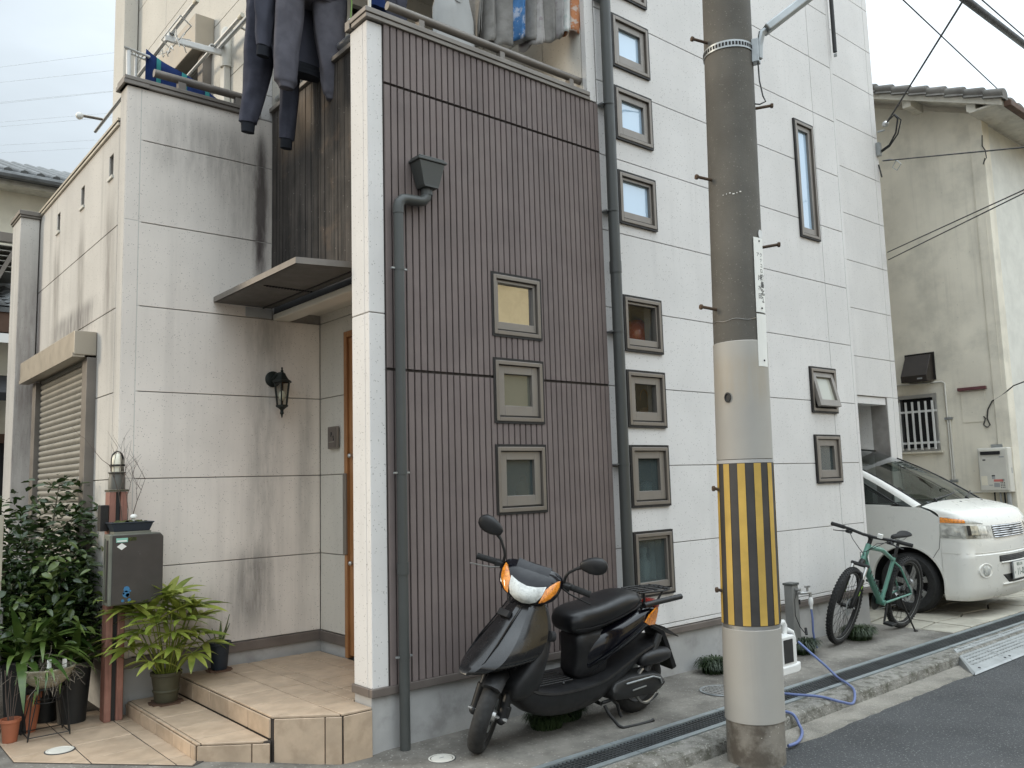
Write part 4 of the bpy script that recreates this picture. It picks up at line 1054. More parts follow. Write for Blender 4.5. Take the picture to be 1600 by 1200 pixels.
# ================================================================== neighbouring houses
def neighbour():
    X0, Y0 = 9.5, -.11
    t = thing('neighbour_house', 'stained beige stucco house with grey tiled gable beyond the parked van', 'house', (X0, Y0, 0))
    T = Mx.Translation((-X0, -Y0, 0)); B = lambda: MB(T)
    win = (.815, 1.335, 1.80, 2.56)
    zt = lambda y: 6.33 + .43*(y-Y0)
    b = B(); n = 14
    cells(b, PL(X0), Y0, 5.0, -.1, 5.9, [win], -.2, 0.)
    b.build('gable_wall', 'nb_wall', t)
    b = B(); b.prism([(X0, Y0, 5.901), (X0, 5., 5.901), (X0, 5., zt(5.)-.02), (X0, Y0, zt(Y0)-.02)], (.2, 0, 0)); b.build('gable_wall', 'nb_wall', t)
    b = B(); b.box((X0+.201, Y0-.001, -.1), (17, Y0+.2, 6.2)); b.build('front_wall', 'nb_front', t)
    b = B(); b.box((X0-.022, Y0-.006, -.1), (X0+.2, Y0+.165, 6.24)); b.build('corner_pier', 'nb_wall', t, bevel=.006)
    b = B(); b.box((X0+.9, Y0-.04, 1.9), (X0+2.0, Y0-.002, 3.0)); b.build('front_window', 'bronze', t)
    # roof slab following the gable, purlin ends and verge board
    ye = -.50
    zr = lambda y: 6.25 + .43*(y-ye)
    b = B(); b.prism([(X0-.42, ye, zr(ye)), (X0-.42, 6.0, zr(6.)), (X0-.42, 6.0, zr(6.)+.05), (X0-.42, ye, zr(ye)+.05)], (8, 0, 0)); b.build('roof_deck', 'timber', t)
    b = B(); b.prism([(X0-.44, ye-.02, zr(ye)-.075), (X0-.44, 6.0, zr(6.)-.075), (X0-.44, 6.0, zr(6.)+.055), (X0-.44, ye-.02, zr(ye)+.055)], (.03, 0, 0)); b.build('verge_board', 'timber', t)
    for y in (.70, -.13, 1.55, 2.4):
        b = B(); b.box((X0-.38, y-.06, zr(y)-.16), (X0+.02, y+.06, zr(y)-.03)); b.build('purlin_end', 'timber', t, bevel=.006)
    b = B(); b.box((X0-.4, ye-.12, zr(ye)-.10), (16, ye-.03, zr(ye)-.02)); b.build('eaves_gutter', 'brown_wood', t, bevel=.01)
    b = B(); b.box((X0-.4, ye-.02, zr(ye)-.03), (16, Y0, zr(ye)-.003)); b.build('eaves_soffit', 'timber', t)
    # verge tiles stepping up the slope
    k = 0; y = ye-.06
    while y < 3.2:
        z = zr(y)+.06
        b = B(); r = .075; ang = math.atan(.43)
        ring = lambda yy, zz, s: [(X0-.40+r*1.15*s*math.cos(a), yy, zz+r*s*math.sin(a)) for a in [PI*i/8-.25 for i in range(11)]]+[(X0-.40-.1*s, yy, zz-.07), (X0-.40+.1*s, yy, zz-.07)]
        b.loft([ring(y, z+.03, 1.05), ring(y+.02, z+.04, 1.05), ring(y+.25, z+.11, .93)])
        b.build('verge_tile', 'roof_tile', t, smooth=40)
        for col in range(5):
            b = B(); xx = X0-.28+col*.27
            b.loft([[(xx+.27*i/6, yy, zz+.025*math.sin(PI*i/6)*(1.05 if j == 0 else .9)) for i in range(7)] + [(xx+.27*i/6, yy, zz-.018) for i in range(6, -1, -1)] for j, (yy, zz) in enumerate(((y, z+.02), (y+.26, z+.10)))])
            b.build('roof_tile', 'roof_tile', t, smooth=40)
        y += .235; k += 1
    # barred window
    w = B(); u0, u1, z0, z1 = win
    for (a, b_, c, d) in ((u0-.02,u0+.03,z0-.02,z1+.02),(u1-.03,u1+.02,z0-.02,z1+.02),(u0+.03,u1-.03,z0-.02,z0+.03),(u0+.03,u1-.03,z1-.03,z1+.02)): pbox(w, PL(X0), a, b_, c, d, -.1, .02)
    w = w.build('window', 'alu', t)
    b = B(); pbox(b, PL(X0), u0+.03, u1-.03, z0+.03, z1-.03, -.07, -.065); b.build('pane', 'dark', w)
    b = B(); pbox(b, PL(X0), u0-.06, u1+.03, z0-.045, z0-.021, -.02, .05); b.build('sill', 'nb_wall', w)
    for i in range(6):
        u = u0+.02+(u1-u0-.06)*i/5
        b = B(); pbox(b, PL(X0), u-.012, u+.012, z0+.005, z1-.08, .055, .075); b.build('grille_bar', 'white', w)
    for z in (z0+.10, z1-.22):
        b = B(); pbox(b, PL(X0), u0-.03, u1+.03, z-.015, z+.015, .038, .0545); b.build('grille_rail', 'white', w)
    # closed square panel with a maroon top bar
    b = B(); pbox(b, PL(X0), .165, .475, 2.14, 2.56, 0, .008); pn = b.build('blocked_panel', 'nb_wall', t, bevel=.003)
    b = B(); pbox(b, PL(X0), .135, .495, 2.572, 2.615, 0, .05); b.build('panel_hood', mat('maroon_metal', (.13,.045,.05), .5), t, bevel=.004)
    # conduits
    b = B(); b.tube([(X0-.02, 1.5, 2.742), (X0-.02, .70, 2.73), (X0-.02, .665, 2.71), (X0-.02, .665, 1.23), (X0-.02, .65, 1.205), (X0-.02, .30, 1.205)], .012, 8); b.build('conduit', 'offwhite', t, smooth=60)
    b = B(); b.tube([(X0-.02, .635, 2.25), (X0-.02, .635, 1.22)], .013, 8); b.build('conduit', 'offwhite', t, smooth=60)
    for z in (1.35, 2.2):
        b = B(); b.box((X0-.036, .60, z), (X0-.001, .70, z+.03)); b.build('conduit_clip', 'steel', t)
    b = B(); b.tube([(X0-.03,-.34,2.62),(X0-.02,-.2,2.58),(X0-.015,-.05,2.47),(X0-.015,.08,2.40),(X0-.015,.14,2.30),(X0-.015,.16,2.18),(X0-.015,.13,2.09),(X0-.015,.17,2.06),(X0-.015,.21,2.10),(X0-.015,.18,2.18),(X0-.015,.20,2.21)], .008, 6); b.build('loose_cable', 'wire', t, smooth=60)
    b = B(); b.tube([(X0-.02,-.06,4.9),(X0-.02,-.06,2.6)], .007, 6); b.build('wall_cable', 'nb_wall', t)
    b = B(); b.tube([(X0-.05,-.12,6.0),(X0-.03,-.1,5.86),(X0-.05,-.14,5.78),(X0-.09,-.16,5.66),(X0-.05,-.1,5.60),(X0-.03,-.12,5.68)], .007, 6); b.build('loose_cable', 'wire', t, smooth=60)
    # vent hood
    v = thing('vent_hood', 'dark brown kitchen vent hood on the stained stucco wall above the barred window', 'vent hood', (X0-.01, .99, 2.75))
    T2 = lambda: MB(Mx.Translation((-(X0-.01), -.99, -2.75)))
    b = T2(); b.prism([(X0-.002, .80, 2.76), (X0-.24, .80, 2.74), (X0-.25, .80, 2.83), (X0-.06, .80, 3.13), (X0-.002, .80, 3.13)], (0, .36, 0)); b.build('hood', mat('dark_brown_enamel', (.035,.028,.024), .45, .2), v, bevel=.008)
    b = T2(); b.box((X0-.02, .775, 2.77), (X0-.001, 1.185, 3.16)); b.build('flange', 'bronze_dk', v)
    b = T2(); b.box((X0-.246, .86, 2.775), (X0-.2405, .93, 2.80)); b.build('badge', 'ink_grey', v)
    # gas water heater
    h = thing('water_heater', 'white wall mounted gas water heater on the stucco wall above the van bonnet', 'water heater', (X0-.1, .08, 1.2))
    T3 = lambda: MB(Mx.Translation((-(X0-.1), -.08, -1.2)))
    xf = X0-.17
    b = T3(); b.box((xf, -.105, 1.205), (X0-.02, .265, 1.785)); b.build('body', 'offwhite', h, bevel=.014)
    b = T3(); b.box((xf-.012, -.085, 1.235), (xf-.0005, .25, 1.765)); b.build('front_cover', 'offwhite', h, bevel=.006)
    b = T3(); b.box((xf-.03, -.02, 1.695), (xf-.0125, .22, 1.738)); b.build('flue_slot', 'dark', h, bevel=.008)
    b = T3(); b.box((xf-.034, -.025, 1.74), (xf-.0125, .225, 1.746)); b.build('flue_lip', 'offwhite', h)
    b = T3(); b.box((X0-.03, .0, 1.786), (X0-.005, .14, 1.83)); b.build('mounting_bracket', 'steel', h)
    for (y0, y1, z0, z1, m) in ((.16, .235, 1.30, 1.42, 'cream'), (.065, .105, 1.38, 1.425, 'ink_grey'), (.065, .105, 1.415, 1.43, 'ink'), (-.03, .085, 1.345, 1.375, 'ink_red'), (-.045, -.02, 1.355, 1.38, 'ink_grey'), (.015, .085, 1.275, 1.33, 'grey_lbl'), (.165, .20, 1.62, 1.637, 'ink'), (.10, .145, 1.295, 1.307, 'ink_grey'), (-.06, .0, 1.655, 1.672, 'ink_grey')):
        if m == 'grey_lbl': m = 'ink_grey'
        zz = .0132 if m == 'ink' else .0126
        b = T3(); b.box((xf-zz-.0006, y0, z0), (xf-zz, y1, z1)); b.build('label', m, h)
    for i in range(3):
        for j in range(4):
            b = T3(); b.box((xf-.0135, -.005-i*.02, 1.265+j*.021), (xf-.0125, .005-i*.02, 1.277+j*.021)); b.build('symbol', 'ink', h)
    b = T3(); b.box((X0-.09, -.1065, 1.45), (X0-.06, -.1052, 1.52)); b.build('label', 'ink_grey', h)
    for (yy, r, z0) in ((.05, .012, 1.0), (.12, .01, .9), (-.05, .028, .4), (.0, .01, .95)):
        b = T3(); b.tube([(X0-.1, yy, 1.205), (X0-.1, yy, z0+.1), (X0-.08, yy-.02, z0+.03), (X0-.05, yy-.03, z0-.5)], r, 10); b.build('pipe', 'ink_grey' if r > .011 else 'wire', h, smooth=60)
    b = T3(); b.sphere((X0-.09, -.06, .82), .05, 10, 8, (1,1,1.3)); b.build('valve', 'wire', h, smooth=60)
neighbour()

def backdrop_left():
    t = thing('old_house', 'old house with grey tiled roofs and cream upper wall behind the end fin at left', 'house', (-2, 8.5, 0))
    B = lambda: MB(Mx.Translation((2, -8.5, 0)))
    B().box((-5, 9.0, 4.2), (1.2, 9.3, 5.86)).build('upper_wall', 'cream', t)
    B().box((-5, 8.7, 5.80), (1.4, 9.2, 5.90)).build('eaves_board', 'timber', t)
    # main roof: ridged rows of round tiles
    B().prism([(-5, 8.6, 5.90), (-5, 12, 7.2), (-5, 12, 7.14), (-5, 8.6, 5.84)], (6.5, 0, 0)).build('roof_deck', 'roof_old', t)
    for k in range(20):
        x = -2.4+k*.20
        b = B(); b.tube([(x, 8.58, 5.945), (x, 12, 7.25)], .06, 8); b.build('tile_row', 'roof_old', t, smooth=60)
    b = B(); b.tube([(-5, 8.57, 5.9), (1.5, 8.57, 5.9)], .055, 8); b.build('gutter', 'roof_old', t)
    # terrace roof frame
    B().box((-5, 8.2, 4.86), (-.38, 8.3, 4.98)).build('terrace_beam', 'bronze', t)
    for k in range(6): B().box((-5, 8.2+.0, 4.45+k*.07), (-.4, 8.9, 4.46+k*.07)).build('terrace_slat', 'shutter', t)
    for x in (-1.1, -.75): B().bar((x, 8.2, 4.3), (x+.25, 8.2, 4.86), .06, .05).build('terrace_brace', 'bronze', t)
    B().box((-5, 8.95, 4.35), (.2, 9.0, 4.86)).build('terrace_back', 'soffit', t)
    # lower roof of wavy tiles
    B().prism([(-5, 7.6, 3.86), (-5, 9.2, 4.45), (-5, 9.2, 4.39), (-5, 7.6, 3.80)], (4.8, 0, 0)).build('lower_roof_deck', 'roof_old', t)
    for r in range(6):
        y = 7.6+r*.24; z = 3.88+r*.088
        for c in range(9):
            x = -2.3+c*.24
            b = B(); b.loft([[(x+.24*i/6, yy, zz+.04*math.sin(PI*i/6*2-.6)*.8) for i in range(7)]+[(x+.24*i/6, yy, zz-.03) for i in range(6,-1,-1)] for yy, zz in ((y, z+.03), (y+.26, z+.105))])
            b.build('roof_tile', 'roof_old', t, smooth=50)
    B().tube([(-5, 9.0, 4.42), (-.2, 9.0, 4.42)], .07, 8).build('ridge_tile', 'zinc', t, smooth=60)
    B().box((-5, 7.62, 3.55), (-.3, 7.72, 3.82)).build('fascia', 'brown_wood', t)
    B().box((-5, 8.4, 0), (-.3, 8.6, 3.54)).build('lower_wall', 'cream', t)
    B().prism([(-5, 7.2, 2.75), (-5, 8.4, 3.1), (-5, 8.4, 3.04), (-5, 7.2, 2.65)], (4.6, 0, 0)).build('porch_roof', 'dark', t)
    B().box((-5, 8.3, 0), (-.55, 8.38, 2.2)).build('doorway', 'dark', t)
    B().box((-.8, 8.25, 0), (-.72, 8.39, 2.3)).build('door_post', 'brown_wood', t)
    B().box((-5, 8.25, 2.2), (-.3, 8.39, 2.32)).build('door_lintel', 'brown_wood', t)
backdrop_left()

def opposite():
    t = thing('opposite_house', 'cream house with tiled eaves across the street, seen only in the window reflection', 'house', (9, -9.2, 0))
    B = lambda: MB(Mx.Translation((-9, 9.2, 0)))
    B().box((3.5, -14, -.08), (15, -9.2, 6.3)).build('wall', 'opp', t)
    B().prism([(3.0, -8.7, 6.25), (3.0, -11.5, 7.5), (3.0, -14.5, 6.25)], (12.5, 0, 0)).build('roof', 'roof_old', t)
    for x in (5.4, 9.7, 12.6):
        w = B(); w.box((x, -9.19, 4.3), (x+.9, -9.14, 5.4)); w = w.build('window', 'alu', t)
        B().box((x+.06, -9.139, 4.36), (x+.84, -9.13, 5.34)).build('pane', 'ink_grey', w)
        w = B(); w.box((x, -9.19, 1.0), (x+1.5, -9.14, 2.3)); w = w.build('window', 'alu', t)
        B().box((x+.06, -9.139, 1.06), (x+1.44, -9.13, 2.24)).build('pane', 'dark', w)
opposite()

# ================================================================== overhead lines
def cable(pts, r, label, name='overhead_cable', sag=0., m='wire', group=None, extra=()):
    a, b = V(pts[0]), V(pts[1]); n = 16
    ps = [a.lerp(b, i/n) - V((0, 0, sag*4*(i/n)*(1-i/n))) for i in range(n+1)]
    mb = MB(); mb.tube([p-a for p in ps], r, 8)
    o = mb.build(name, m, smooth=60); o.location = a
    tag(o, label, 'cable', group)
    return o
bk = thing('cable_bracket', 'small grey cable bracket with looped leads on the far edge of the white house', 'bracket', (8.30, .70, 5.8))
B = lambda: MB(Mx.Translation((-8.30, -.70, -5.8)))
B().box((8.26, .73, 5.72), (8.325, .778, 5.9)).build('plate', 'steel', bk, bevel=.003)
B().tube([(8.29, .75, 6.05), (8.30, .66, 6.05)], .012, 8).build('hook', 'steel', bk)
b = B(); b.sphere((8.26, .62, 6.11), .045, 10, 8, (1, 1, .9)); b.build('insulator', 'alu', bk, smooth=60)
B().tube([(8.26,.6,6.13),(8.22,.5,6.20),(8.25,.45,6.12),(8.27,.5,5.95),(8.28,.6,5.82),(8.29,.72,5.78)], .011, 6).build('lead', 'wire', bk, smooth=60)
B().tube([(8.26,.6,6.13),(8.20,.46,6.17),(8.23,.40,6.08),(8.26,.47,5.92),(8.28,.6,5.80),(8.29,.72,5.76)], .009, 6).build('lead', 'wire', bk, smooth=60)
B().tube([(8.29,.72,5.64),(8.27,.6,5.62),(8.25,.5,5.56),(8.24,.45,5.50),(8.26,.52,5.44),(8.27,.58,5.50),(8.26,.52,5.58)], .005, 6).build('lead', 'steel', bk, smooth=60)
B().tube([(8.29,.77,5.60),(8.29,.74,5.42)], .009, 6).build('lead', 'wire', bk, smooth=60)
e = lambda a, b, t: tuple(V(a).lerp(V(b), t))
cable(((8.26, .6, 6.12), e((8.26, .6, 6.12), (5.63, -1.42, 5.93), 1.6)), .010, 'service cable rising from the bracket on the white house to the thick bundle')
cable(((8.28, .70, 5.63), e((8.28, .70, 5.63), (6.15, -1.64, 4.53), 1.6)), .008, 'single cable running from below the bracket across the stucco gable')
cable(((8.32, .76, 4.40), e((8.32, .76, 4.40), (6.17, -1.59, 4.13), 1.6)), .0065, 'upper of the two thin paired wires crossing the stucco gable', group='paired wires across the gable')
cable(((8.33, .76, 4.30), e((8.33, .76, 4.30), (6.17, -1.59, 4.10), 1.6)), .0065, 'lower of the two thin paired wires crossing the stucco gable', group='paired wires across the gable')
cable((e((7.71, -.70, 7.03), (10.43, -.43, 7.48), -.6), e((7.71, -.70, 7.03), (10.43, -.43, 7.48), 2.0)), .046, 'thick bundled overhead cable in the top right corner of the sky', 'overhead_cable')
cable((e((7.71, -.74, 7.16), (10.43, -.40, 7.66), -.6), e((7.71, -.74, 7.16), (10.43, -.40, 7.66), 2.0)), .009, 'thin messenger wire just above the thick bundled cable', 'overhead_cable')
cable((e((5.19, -1.05, 5.95), (10.26, -.18, 6.76), -.4), e((5.19, -1.05, 5.95), (10.26, -.18, 6.76), 1.05)), .007, 'thin wire crossing the sky to the neighbour roof corner', 'overhead_cable')
FAR = ((72.4,79.4),(74.4,81.6),(78.8,87.2),(80.2,88.6),(84.7,94.1),(85.4,94.7),(90.3,100.1),(94.2,104.9))
def far_lines():
    # six parallel transmission lines far behind the houses
    for k, (z0, z1) in enumerate(FAR):
        # each line is straight through the part of the sky seen between the buildings, with a little sag beyond
        sl = (z1-z0)/22.6; a = V((-45, 190+k*1.2, z0-sl*70)); b = V((260, 190+k*1.2, z0+sl*235))
        n = 24; ps = [a.lerp(b, i/n) - V((0, 0, 1.5*4*(i/n)*(1-i/n))) for i in range(n+1)]
        mb = MB(); mb.tube([p-a for p in ps], .042, 5); o = mb.build('transmission_line', 'wire_hazed', smooth=60); o.location = a
        tag(o, 'faint high voltage line in the sky, ' + ('lowest of eight', 'second from the bottom', 'third from the bottom', 'fourth from the bottom', 'fourth from the top', 'third from the top', 'second from the top', 'topmost of eight')[k], 'power line', 'transmission lines across the sky')
far_lines()

# ================================================================== SCOOTER
def ring_sym(half):     # half outline from top centre to bottom centre on +y, mirrored
    return [(x, y, z) for x, y, z in half] + [(x, -y, z) for x, y, z in reversed(half[1:-1])]
def sec_x(x, z0, z1, hw, top=.75, bot=.8, sq=.62):
    """cross-section at x: rounded box"""
    zm = (z0+z1)/2
    return ring_sym([(x, 0, z1), (x, hw*top*.6, z1-.002), (x, hw*top, z1-.012), (x, hw, z1-(z1-z0)*.3), (x, hw, z0+(z1-z0)*.3), (x, hw*bot, z0+.012), (x, hw*bot*.6, z0+.002), (x, 0, z0)])
def tyre_profile(r, w, n=9):
    # from inner bead over the crown to inner bead
    out = [(r-w*.78, -w*.30)]
    for i in range(n):
        a = -PI*.62 + PI*1.24*i/(n-1)
        out.append((r - w*.42 + w*.42*math.cos(a), w*.5*math.sin(a)/math.sin(PI*.5)))
    out.append((r-w*.78, w*.30))
    return out
def resample(rows, n):
    out = []; m = len(rows)-1
    for i in range(n+1):
        f = i/n*m; k = min(int(f), m-1); t = f-k
        p0, p1, p2, p3 = rows[max(k-1, 0)], rows[k], rows[k+1], rows[min(k+2, m)]
        out.append(tuple(.5*(2*b+(c-a)*t+(2*a-5*b+4*c-d)*t*t+(3*b-a-3*c+d)*t**3) for a, b, c, d in zip(p0, p1, p2, p3)))
    return out
def scooter():
    Rr = V((1.7076, -.434, 0)); e1 = V((-.99929, .0375, 0)).normalized(); e2 = V((0,0,1)).cross(e1); ln = R(7)
    zz = V((0,0,1))*math.cos(ln) + e2*math.sin(ln); yy = zz.cross(e1)
    mw = Mx((e1, yy, zz)).transposed().to_4x4(); mw.translation = Rr
    t = thing('motor_scooter', 'black motor scooter with orange indicators leaning on its stand before the brown wall', 'scooter', mw=mw)
    AX = V((.955, 0, .86)); ad = (V((.955,0,.86)) - V((1.19,0,.24))).normalized()
    ST = Mx.Translation(AX) @ Mx.Rotation(R(42), 4, ad) @ Mx.Translation(-AX)
    S = lambda: MB(ST)
    S2 = lambda: MB(ST @ Mx.Translation((.035,0,0)))
    # wheels
    def wheel(cx, xf, r, w, name, groove=True):
        md = (lambda a, j: (-.0028 if (j in (3, 5, 7) and math.sin(a*22 + j*1.1) > .25) or (j in (4, 6) and math.sin(a*22+1.6*j) > .7) else 0)) if groove else None
        b = MB(xf); b.revolve(tyre_profile(r, w), 'y', 150, (cx, 0, r), mod=md); o = b.build(name, 'rubber', t, smooth=50)
        b = MB(xf); b.revolve([(r-w*.72, -w*.33), (r-w*.78, -w*.36), (r-w*.95, -w*.2), (r-w*.95, w*.2), (r-w*.78, w*.36), (r-w*.72, w*.33)], 'y', 48, (cx, 0, r)); b.build('rim', 'engine', o, smooth=40)
        b = MB(xf)
        for k in range(3):
            a = 2*PI*k/3+.5; ca, sa = math.cos(a), math.sin(a)
            for da in (-.18, .18):
                b.bar((cx+.035*math.cos(a), .0, r+.035*math.sin(a)), (cx+(r-w*.93)*math.cos(a+da), .0, r+(r-w*.93)*math.sin(a+da)), .022, .03, up=(0,1,0))
        b.revolve([(0,-.05),(.03,-.05),(.04,-.02),(.04,.02),(.03,.05),(0,.05)], 'y', 20, (cx,0,r)); b.build('wheel_hub', 'alloy', o, smooth=40)
        return o
    fw = wheel(1.215, ST, .222, .098, 'front_wheel'); rw = wheel(0, None, .222, .104, 'rear_wheel')
    b = S(); b.revolve([(.055,.030),(.095,.030),(.095,.034),(.055,.034)], 'y', 40, (1.215,0,.222), closed=True); b.build('brake_disc', 'steel', fw, smooth=30)
    # fork
    for s in (1, -1):
        b = S(); b.tube([(1.215-.015, s*.083, .215), (1.17, s*.083, .36)], .026, 14); b.tube([(1.165, s*.083, .35), (1.09, s*.075, .56)], .017, 12); b.sphere((1.205, s*.083, .21), .028, 12, 8); b.build('fork_leg', 'sc_matte', t, smooth=40)
        b = S(); b.tube([(1.215, s*.05, .222), (1.215, s*.118, .222)], .011, 8); b.build('axle_nut', 'alloy', t)
    b = S(); b.loft([[(1.215+(.25+h)*math.cos(a), y, .222+(.25+h)*math.sin(a)) for y, h in ((-.058,-.02),(-.04,.004),(0,.012),(.04,.004),(.058,-.02),(.045,-.028),(0,-.01),(-.045,-.028))] for a in [R(60+14*i) for i in range(9)]]); b.build('front_mudguard', 'sc_matte', t, smooth=50)
    b = S(); b.obox((1.18, .098, .25), (.028,0,.01), (0,.02,0), (0,0,.04)); b.build('brake_caliper', 'engine', t, bevel=.006)
    # front cowl
    def lev(z, xn, xb, hw):
        m = (xn*.45+xb*.55)
        return ring_sym([(xn, 0, z), (xn-.004, hw*.30, z+.004), (xn-.03, hw*.52, z+.010), (xn*.72+xb*.28, hw*.86, z+.012), (m, hw, z+.016), (xb+.02, hw, z+.02), (xb, hw*.86, z+.02), (xb, 0, z+.02)])
    b = MB(); b.loft([lev(*q) for q in resample(((.875,.985,.915,.055),(.862,1.015,.905,.088),(.80,1.075,.895,.125),(.72,1.15,.895,.155),(.64,1.23,.915,.185),(.57,1.30,.955,.195),(.52,1.352,1.00,.182),(.485,1.39,1.06,.14),(.465,1.395,1.12,.095),(.456,1.365,1.16,.05)), 36)])
    cw = b.build('front_cowl', 'sc_cowl', t, smooth=24)
    for s in (1, -1):
        b = MB(); b.tube([(1.045, s*.068, .825), (1.135, s*.080, .73), (1.225, s*.094, .635), (1.305, s*.092, .545), (1.355, s*.065, .495)], [.003,.007,.008,.007,.003], 8, flat=.6); b.build('cowl_ridge', 'sc_cowl', cw, smooth=60)
    b = MB(); b.obox((1.113, .0, .778), (.012,0,.006), (0,.048,0), (-.012,0,.016)); b.build('cowl_vent', 'dark', cw, bevel=.004)
    # inner leg shield and tunnel
    def levs(z, x0, x1, hw): return ring_sym([(x1, 0, z), (x1, hw*.6, z), (x1-.01, hw*.9, z), ((x0+x1)/2, hw, z), (x0+.01, hw*.95, z), (x0, hw*.7, z), (x0-.004, hw*.3, z), (x0, 0, z)])
    b = MB(); b.loft([levs(*q) for q in ((.84,.875,.93,.09),(.80,.865,.94,.13),(.68,.865,.96,.175),(.55,.90,1.02,.20),(.44,.93,1.10,.195),(.35,.93,1.14,.165),(.28,.96,1.12,.13))]); b.build('leg_shield', 'sc_matte', t, smooth=180, sub=2)
    b = MB(); b.tube([(.915,.175,.66),(.885,.178,.655)], .03, 16); b.build('glove_hole', 'dark', t)
    # floor and lower cover: flat tread with a crisp edge, hull tapering underneath
    def sec_hull(x, z0, z1, hw):
        h = z1-z0
        return ring_sym([(x, 0, z1), (x, hw*.9, z1), (x, hw, z1-.003), (x, hw+.003, z1-.016), (x, hw*.97, z1-.022), (x, hw*.93, z0+h*.55), (x, hw*.78, z0+h*.22), (x, hw*.5, z0+.01), (x, 0, z0)])
    b = MB(); b.loft([sec_hull(*q) for q in resample(((1.10,.33,.42,.09),(1.04,.26,.385,.14),(.95,.185,.345,.168),(.82,.148,.325,.18),(.65,.135,.322,.18),(.5,.15,.328,.174),(.38,.19,.352,.164),(.25,.262,.395,.152),(.1,.345,.442,.136),(-.05,.405,.472,.115),(-.14,.435,.482,.085)), 44)]); b.build('lower_cover', 'sc_matte', t, smooth=38)
    b = MB()
    for k in range(7): b.tube([(.92-.0*k, -.09+.03*k, .346), (.64, -.09+.03*k, .343)], .0045, 6)
    for s in (1, -1): b.sphere((.74, s*.12, .345), .011, 8, 6)
    b.build('foot_board_ribs', 'sc_matte', t, smooth=60)
    # seat column, rear body, seat
    b = MB(); b.loft([levs(*q) for q in ((.30,.34,.625,.10),(.42,.34,.60,.10),(.52,.34,.60,.112),(.64,.32,.645,.125))]); b.build('seat_column', 'sc_matte', t, smooth=180, sub=1)
    b = MB(); b.loft([sec_x(*q) for q in ((.555,.345,.50,.09),(.51,.37,.58,.118),(.42,.41,.618,.146),(.30,.445,.648,.156),(.18,.49,.682,.150),(.06,.54,.71,.130),(-.04,.58,.718,.105),(-.11,.61,.70,.075),(-.165,.64,.68,.035))]); bc = b.build('rear_cowl', 'sc_black', t, smooth=180, sub=2)
    for s in (1, -1):
        b = MB(); b.tube([(.51, s*.124, .375), (.40, s*.158, .47), (.26, s*.165, .55), (.10, s*.15, .61)], [.004,.009,.009,.003], 8, flat=.5); b.build('cowl_crease', 'sc_black', bc, smooth=60)
    def sec_seat(x, z0, z1, hw): return ring_sym([(x, 0, z1), (x, hw*.45, z1-.001), (x, hw*.8, z1-.012), (x, hw*.97, z1-.04), (x, hw, (z0+z1)/2), (x, hw*.95, z0+.02), (x, hw*.6, z0), (x, 0, z0)])
    b = MB(); b.loft([sec_seat(*q) for q in ((.685,.655,.70,.05),(.675,.625,.728,.095),(.64,.605,.750,.128),(.56,.605,.764,.14),(.46,.615,.772,.143),(.37,.632,.790,.144),(.27,.655,.814,.140),(.17,.68,.822,.128),(.09,.71,.812,.105),(.04,.735,.79,.065),(.03,.752,.77,.03))]); st = b.build('seat', 'sc_seat', t, smooth=180, sub=2)
    b = MB(); b.tube([(.655,.115,.645),(.55,.139,.650),(.44,.143,.662),(.28,.138,.692),(.16,.125,.718),(.09,.102,.738)], .004, 6); b.build('seat_seam', 'sc_matte', st, smooth=60)
    # tail lights
    for s in (1, -1):
        b = MB(); b.loft([[(-.015+x*.09, s*(.100+.03*(1-abs(x))+x*.03+.012*k), .655+zc*.05*(1-x*x)+x*.0+(-x)*.03) for x, zc in ((1,0),(.6,1),(0,1),(-.6,1),(-1,0),(-.6,-1),(0,-1),(.6,-1))] for k in (0,.6,1)]); b.build('rear_indicator', 'amber', t, smooth=60)
    b = MB(); b.loft([sec_x(*q) for q in ((-.07,.65,.735,.085),(-.13,.66,.735,.068),(-.175,.675,.72,.035))]); b.build('tail_light', 'redlens', t, smooth=180, sub=1)
    # rear mudguard
    b = MB(Mx.Translation((.035,0,0))); b.loft([[(x, -hw, z), (x, hw, z), (x+.03, hw*.9, z-.012), (x+.03, -hw*.9, z-.012)] for x, z, hw in ((-.12,.57,.075),(-.20,.53,.09),(-.245,.46,.088),(-.30,.36,.083),(-.355,.27,.075),(-.362,.255,.06))]); b.build('rear_mudguard', 'sc_matte', t, bevel=.004)
    b = MB(Mx.Translation((.035,0,0))); b.prism([(-.20,-.09,.55),(-.20,.09,.55),(-.33,.10,.475),(-.33,-.10,.475)], (0,0,.006)); b.build('plate_bracket', 'sc_matte', t)
    # rack and grab bar
    b = MB(Mx.Translation((.06,0,0))); r = .007
    ol = [(.02,.08,.80),(-.06,.085,.80),(-.22,.085,.795),(-.29,.06,.795),(-.30,0,.795),(-.29,-.06,.795),(-.22,-.085,.795),(-.06,-.085,.80),(.02,-.08,.80)]
    b.tube(ol, r, 8)
    for y in (-.04, .0, .04): b.tube([(.02,y,.803),(-.30,y,.797)], .005, 6)
    for x in (-.05,-.15,-.24): b.tube([(x,-.085,.80),(x,.085,.80)], .005, 6)
    for s in (1,-1): b.tube([(-.02,s*.08,.80),(-.03,s*.08,.745),(-.01,s*.075,.70)], .009, 8); b.tube([(-.2,s*.08,.795),(-.17,s*.07,.74),(-.12,s*.06,.70)], .007, 8)
    b.build('luggage_rack', 'black', t, smooth=60)
    b = MB(Mx.Translation((.06,0,0))); b.tube([(.0,.105,.725),(-.12,.108,.735),(-.36,.10,.745)], .0185, 14); b.build('grab_bar', 'sc_matte', t, smooth=60)
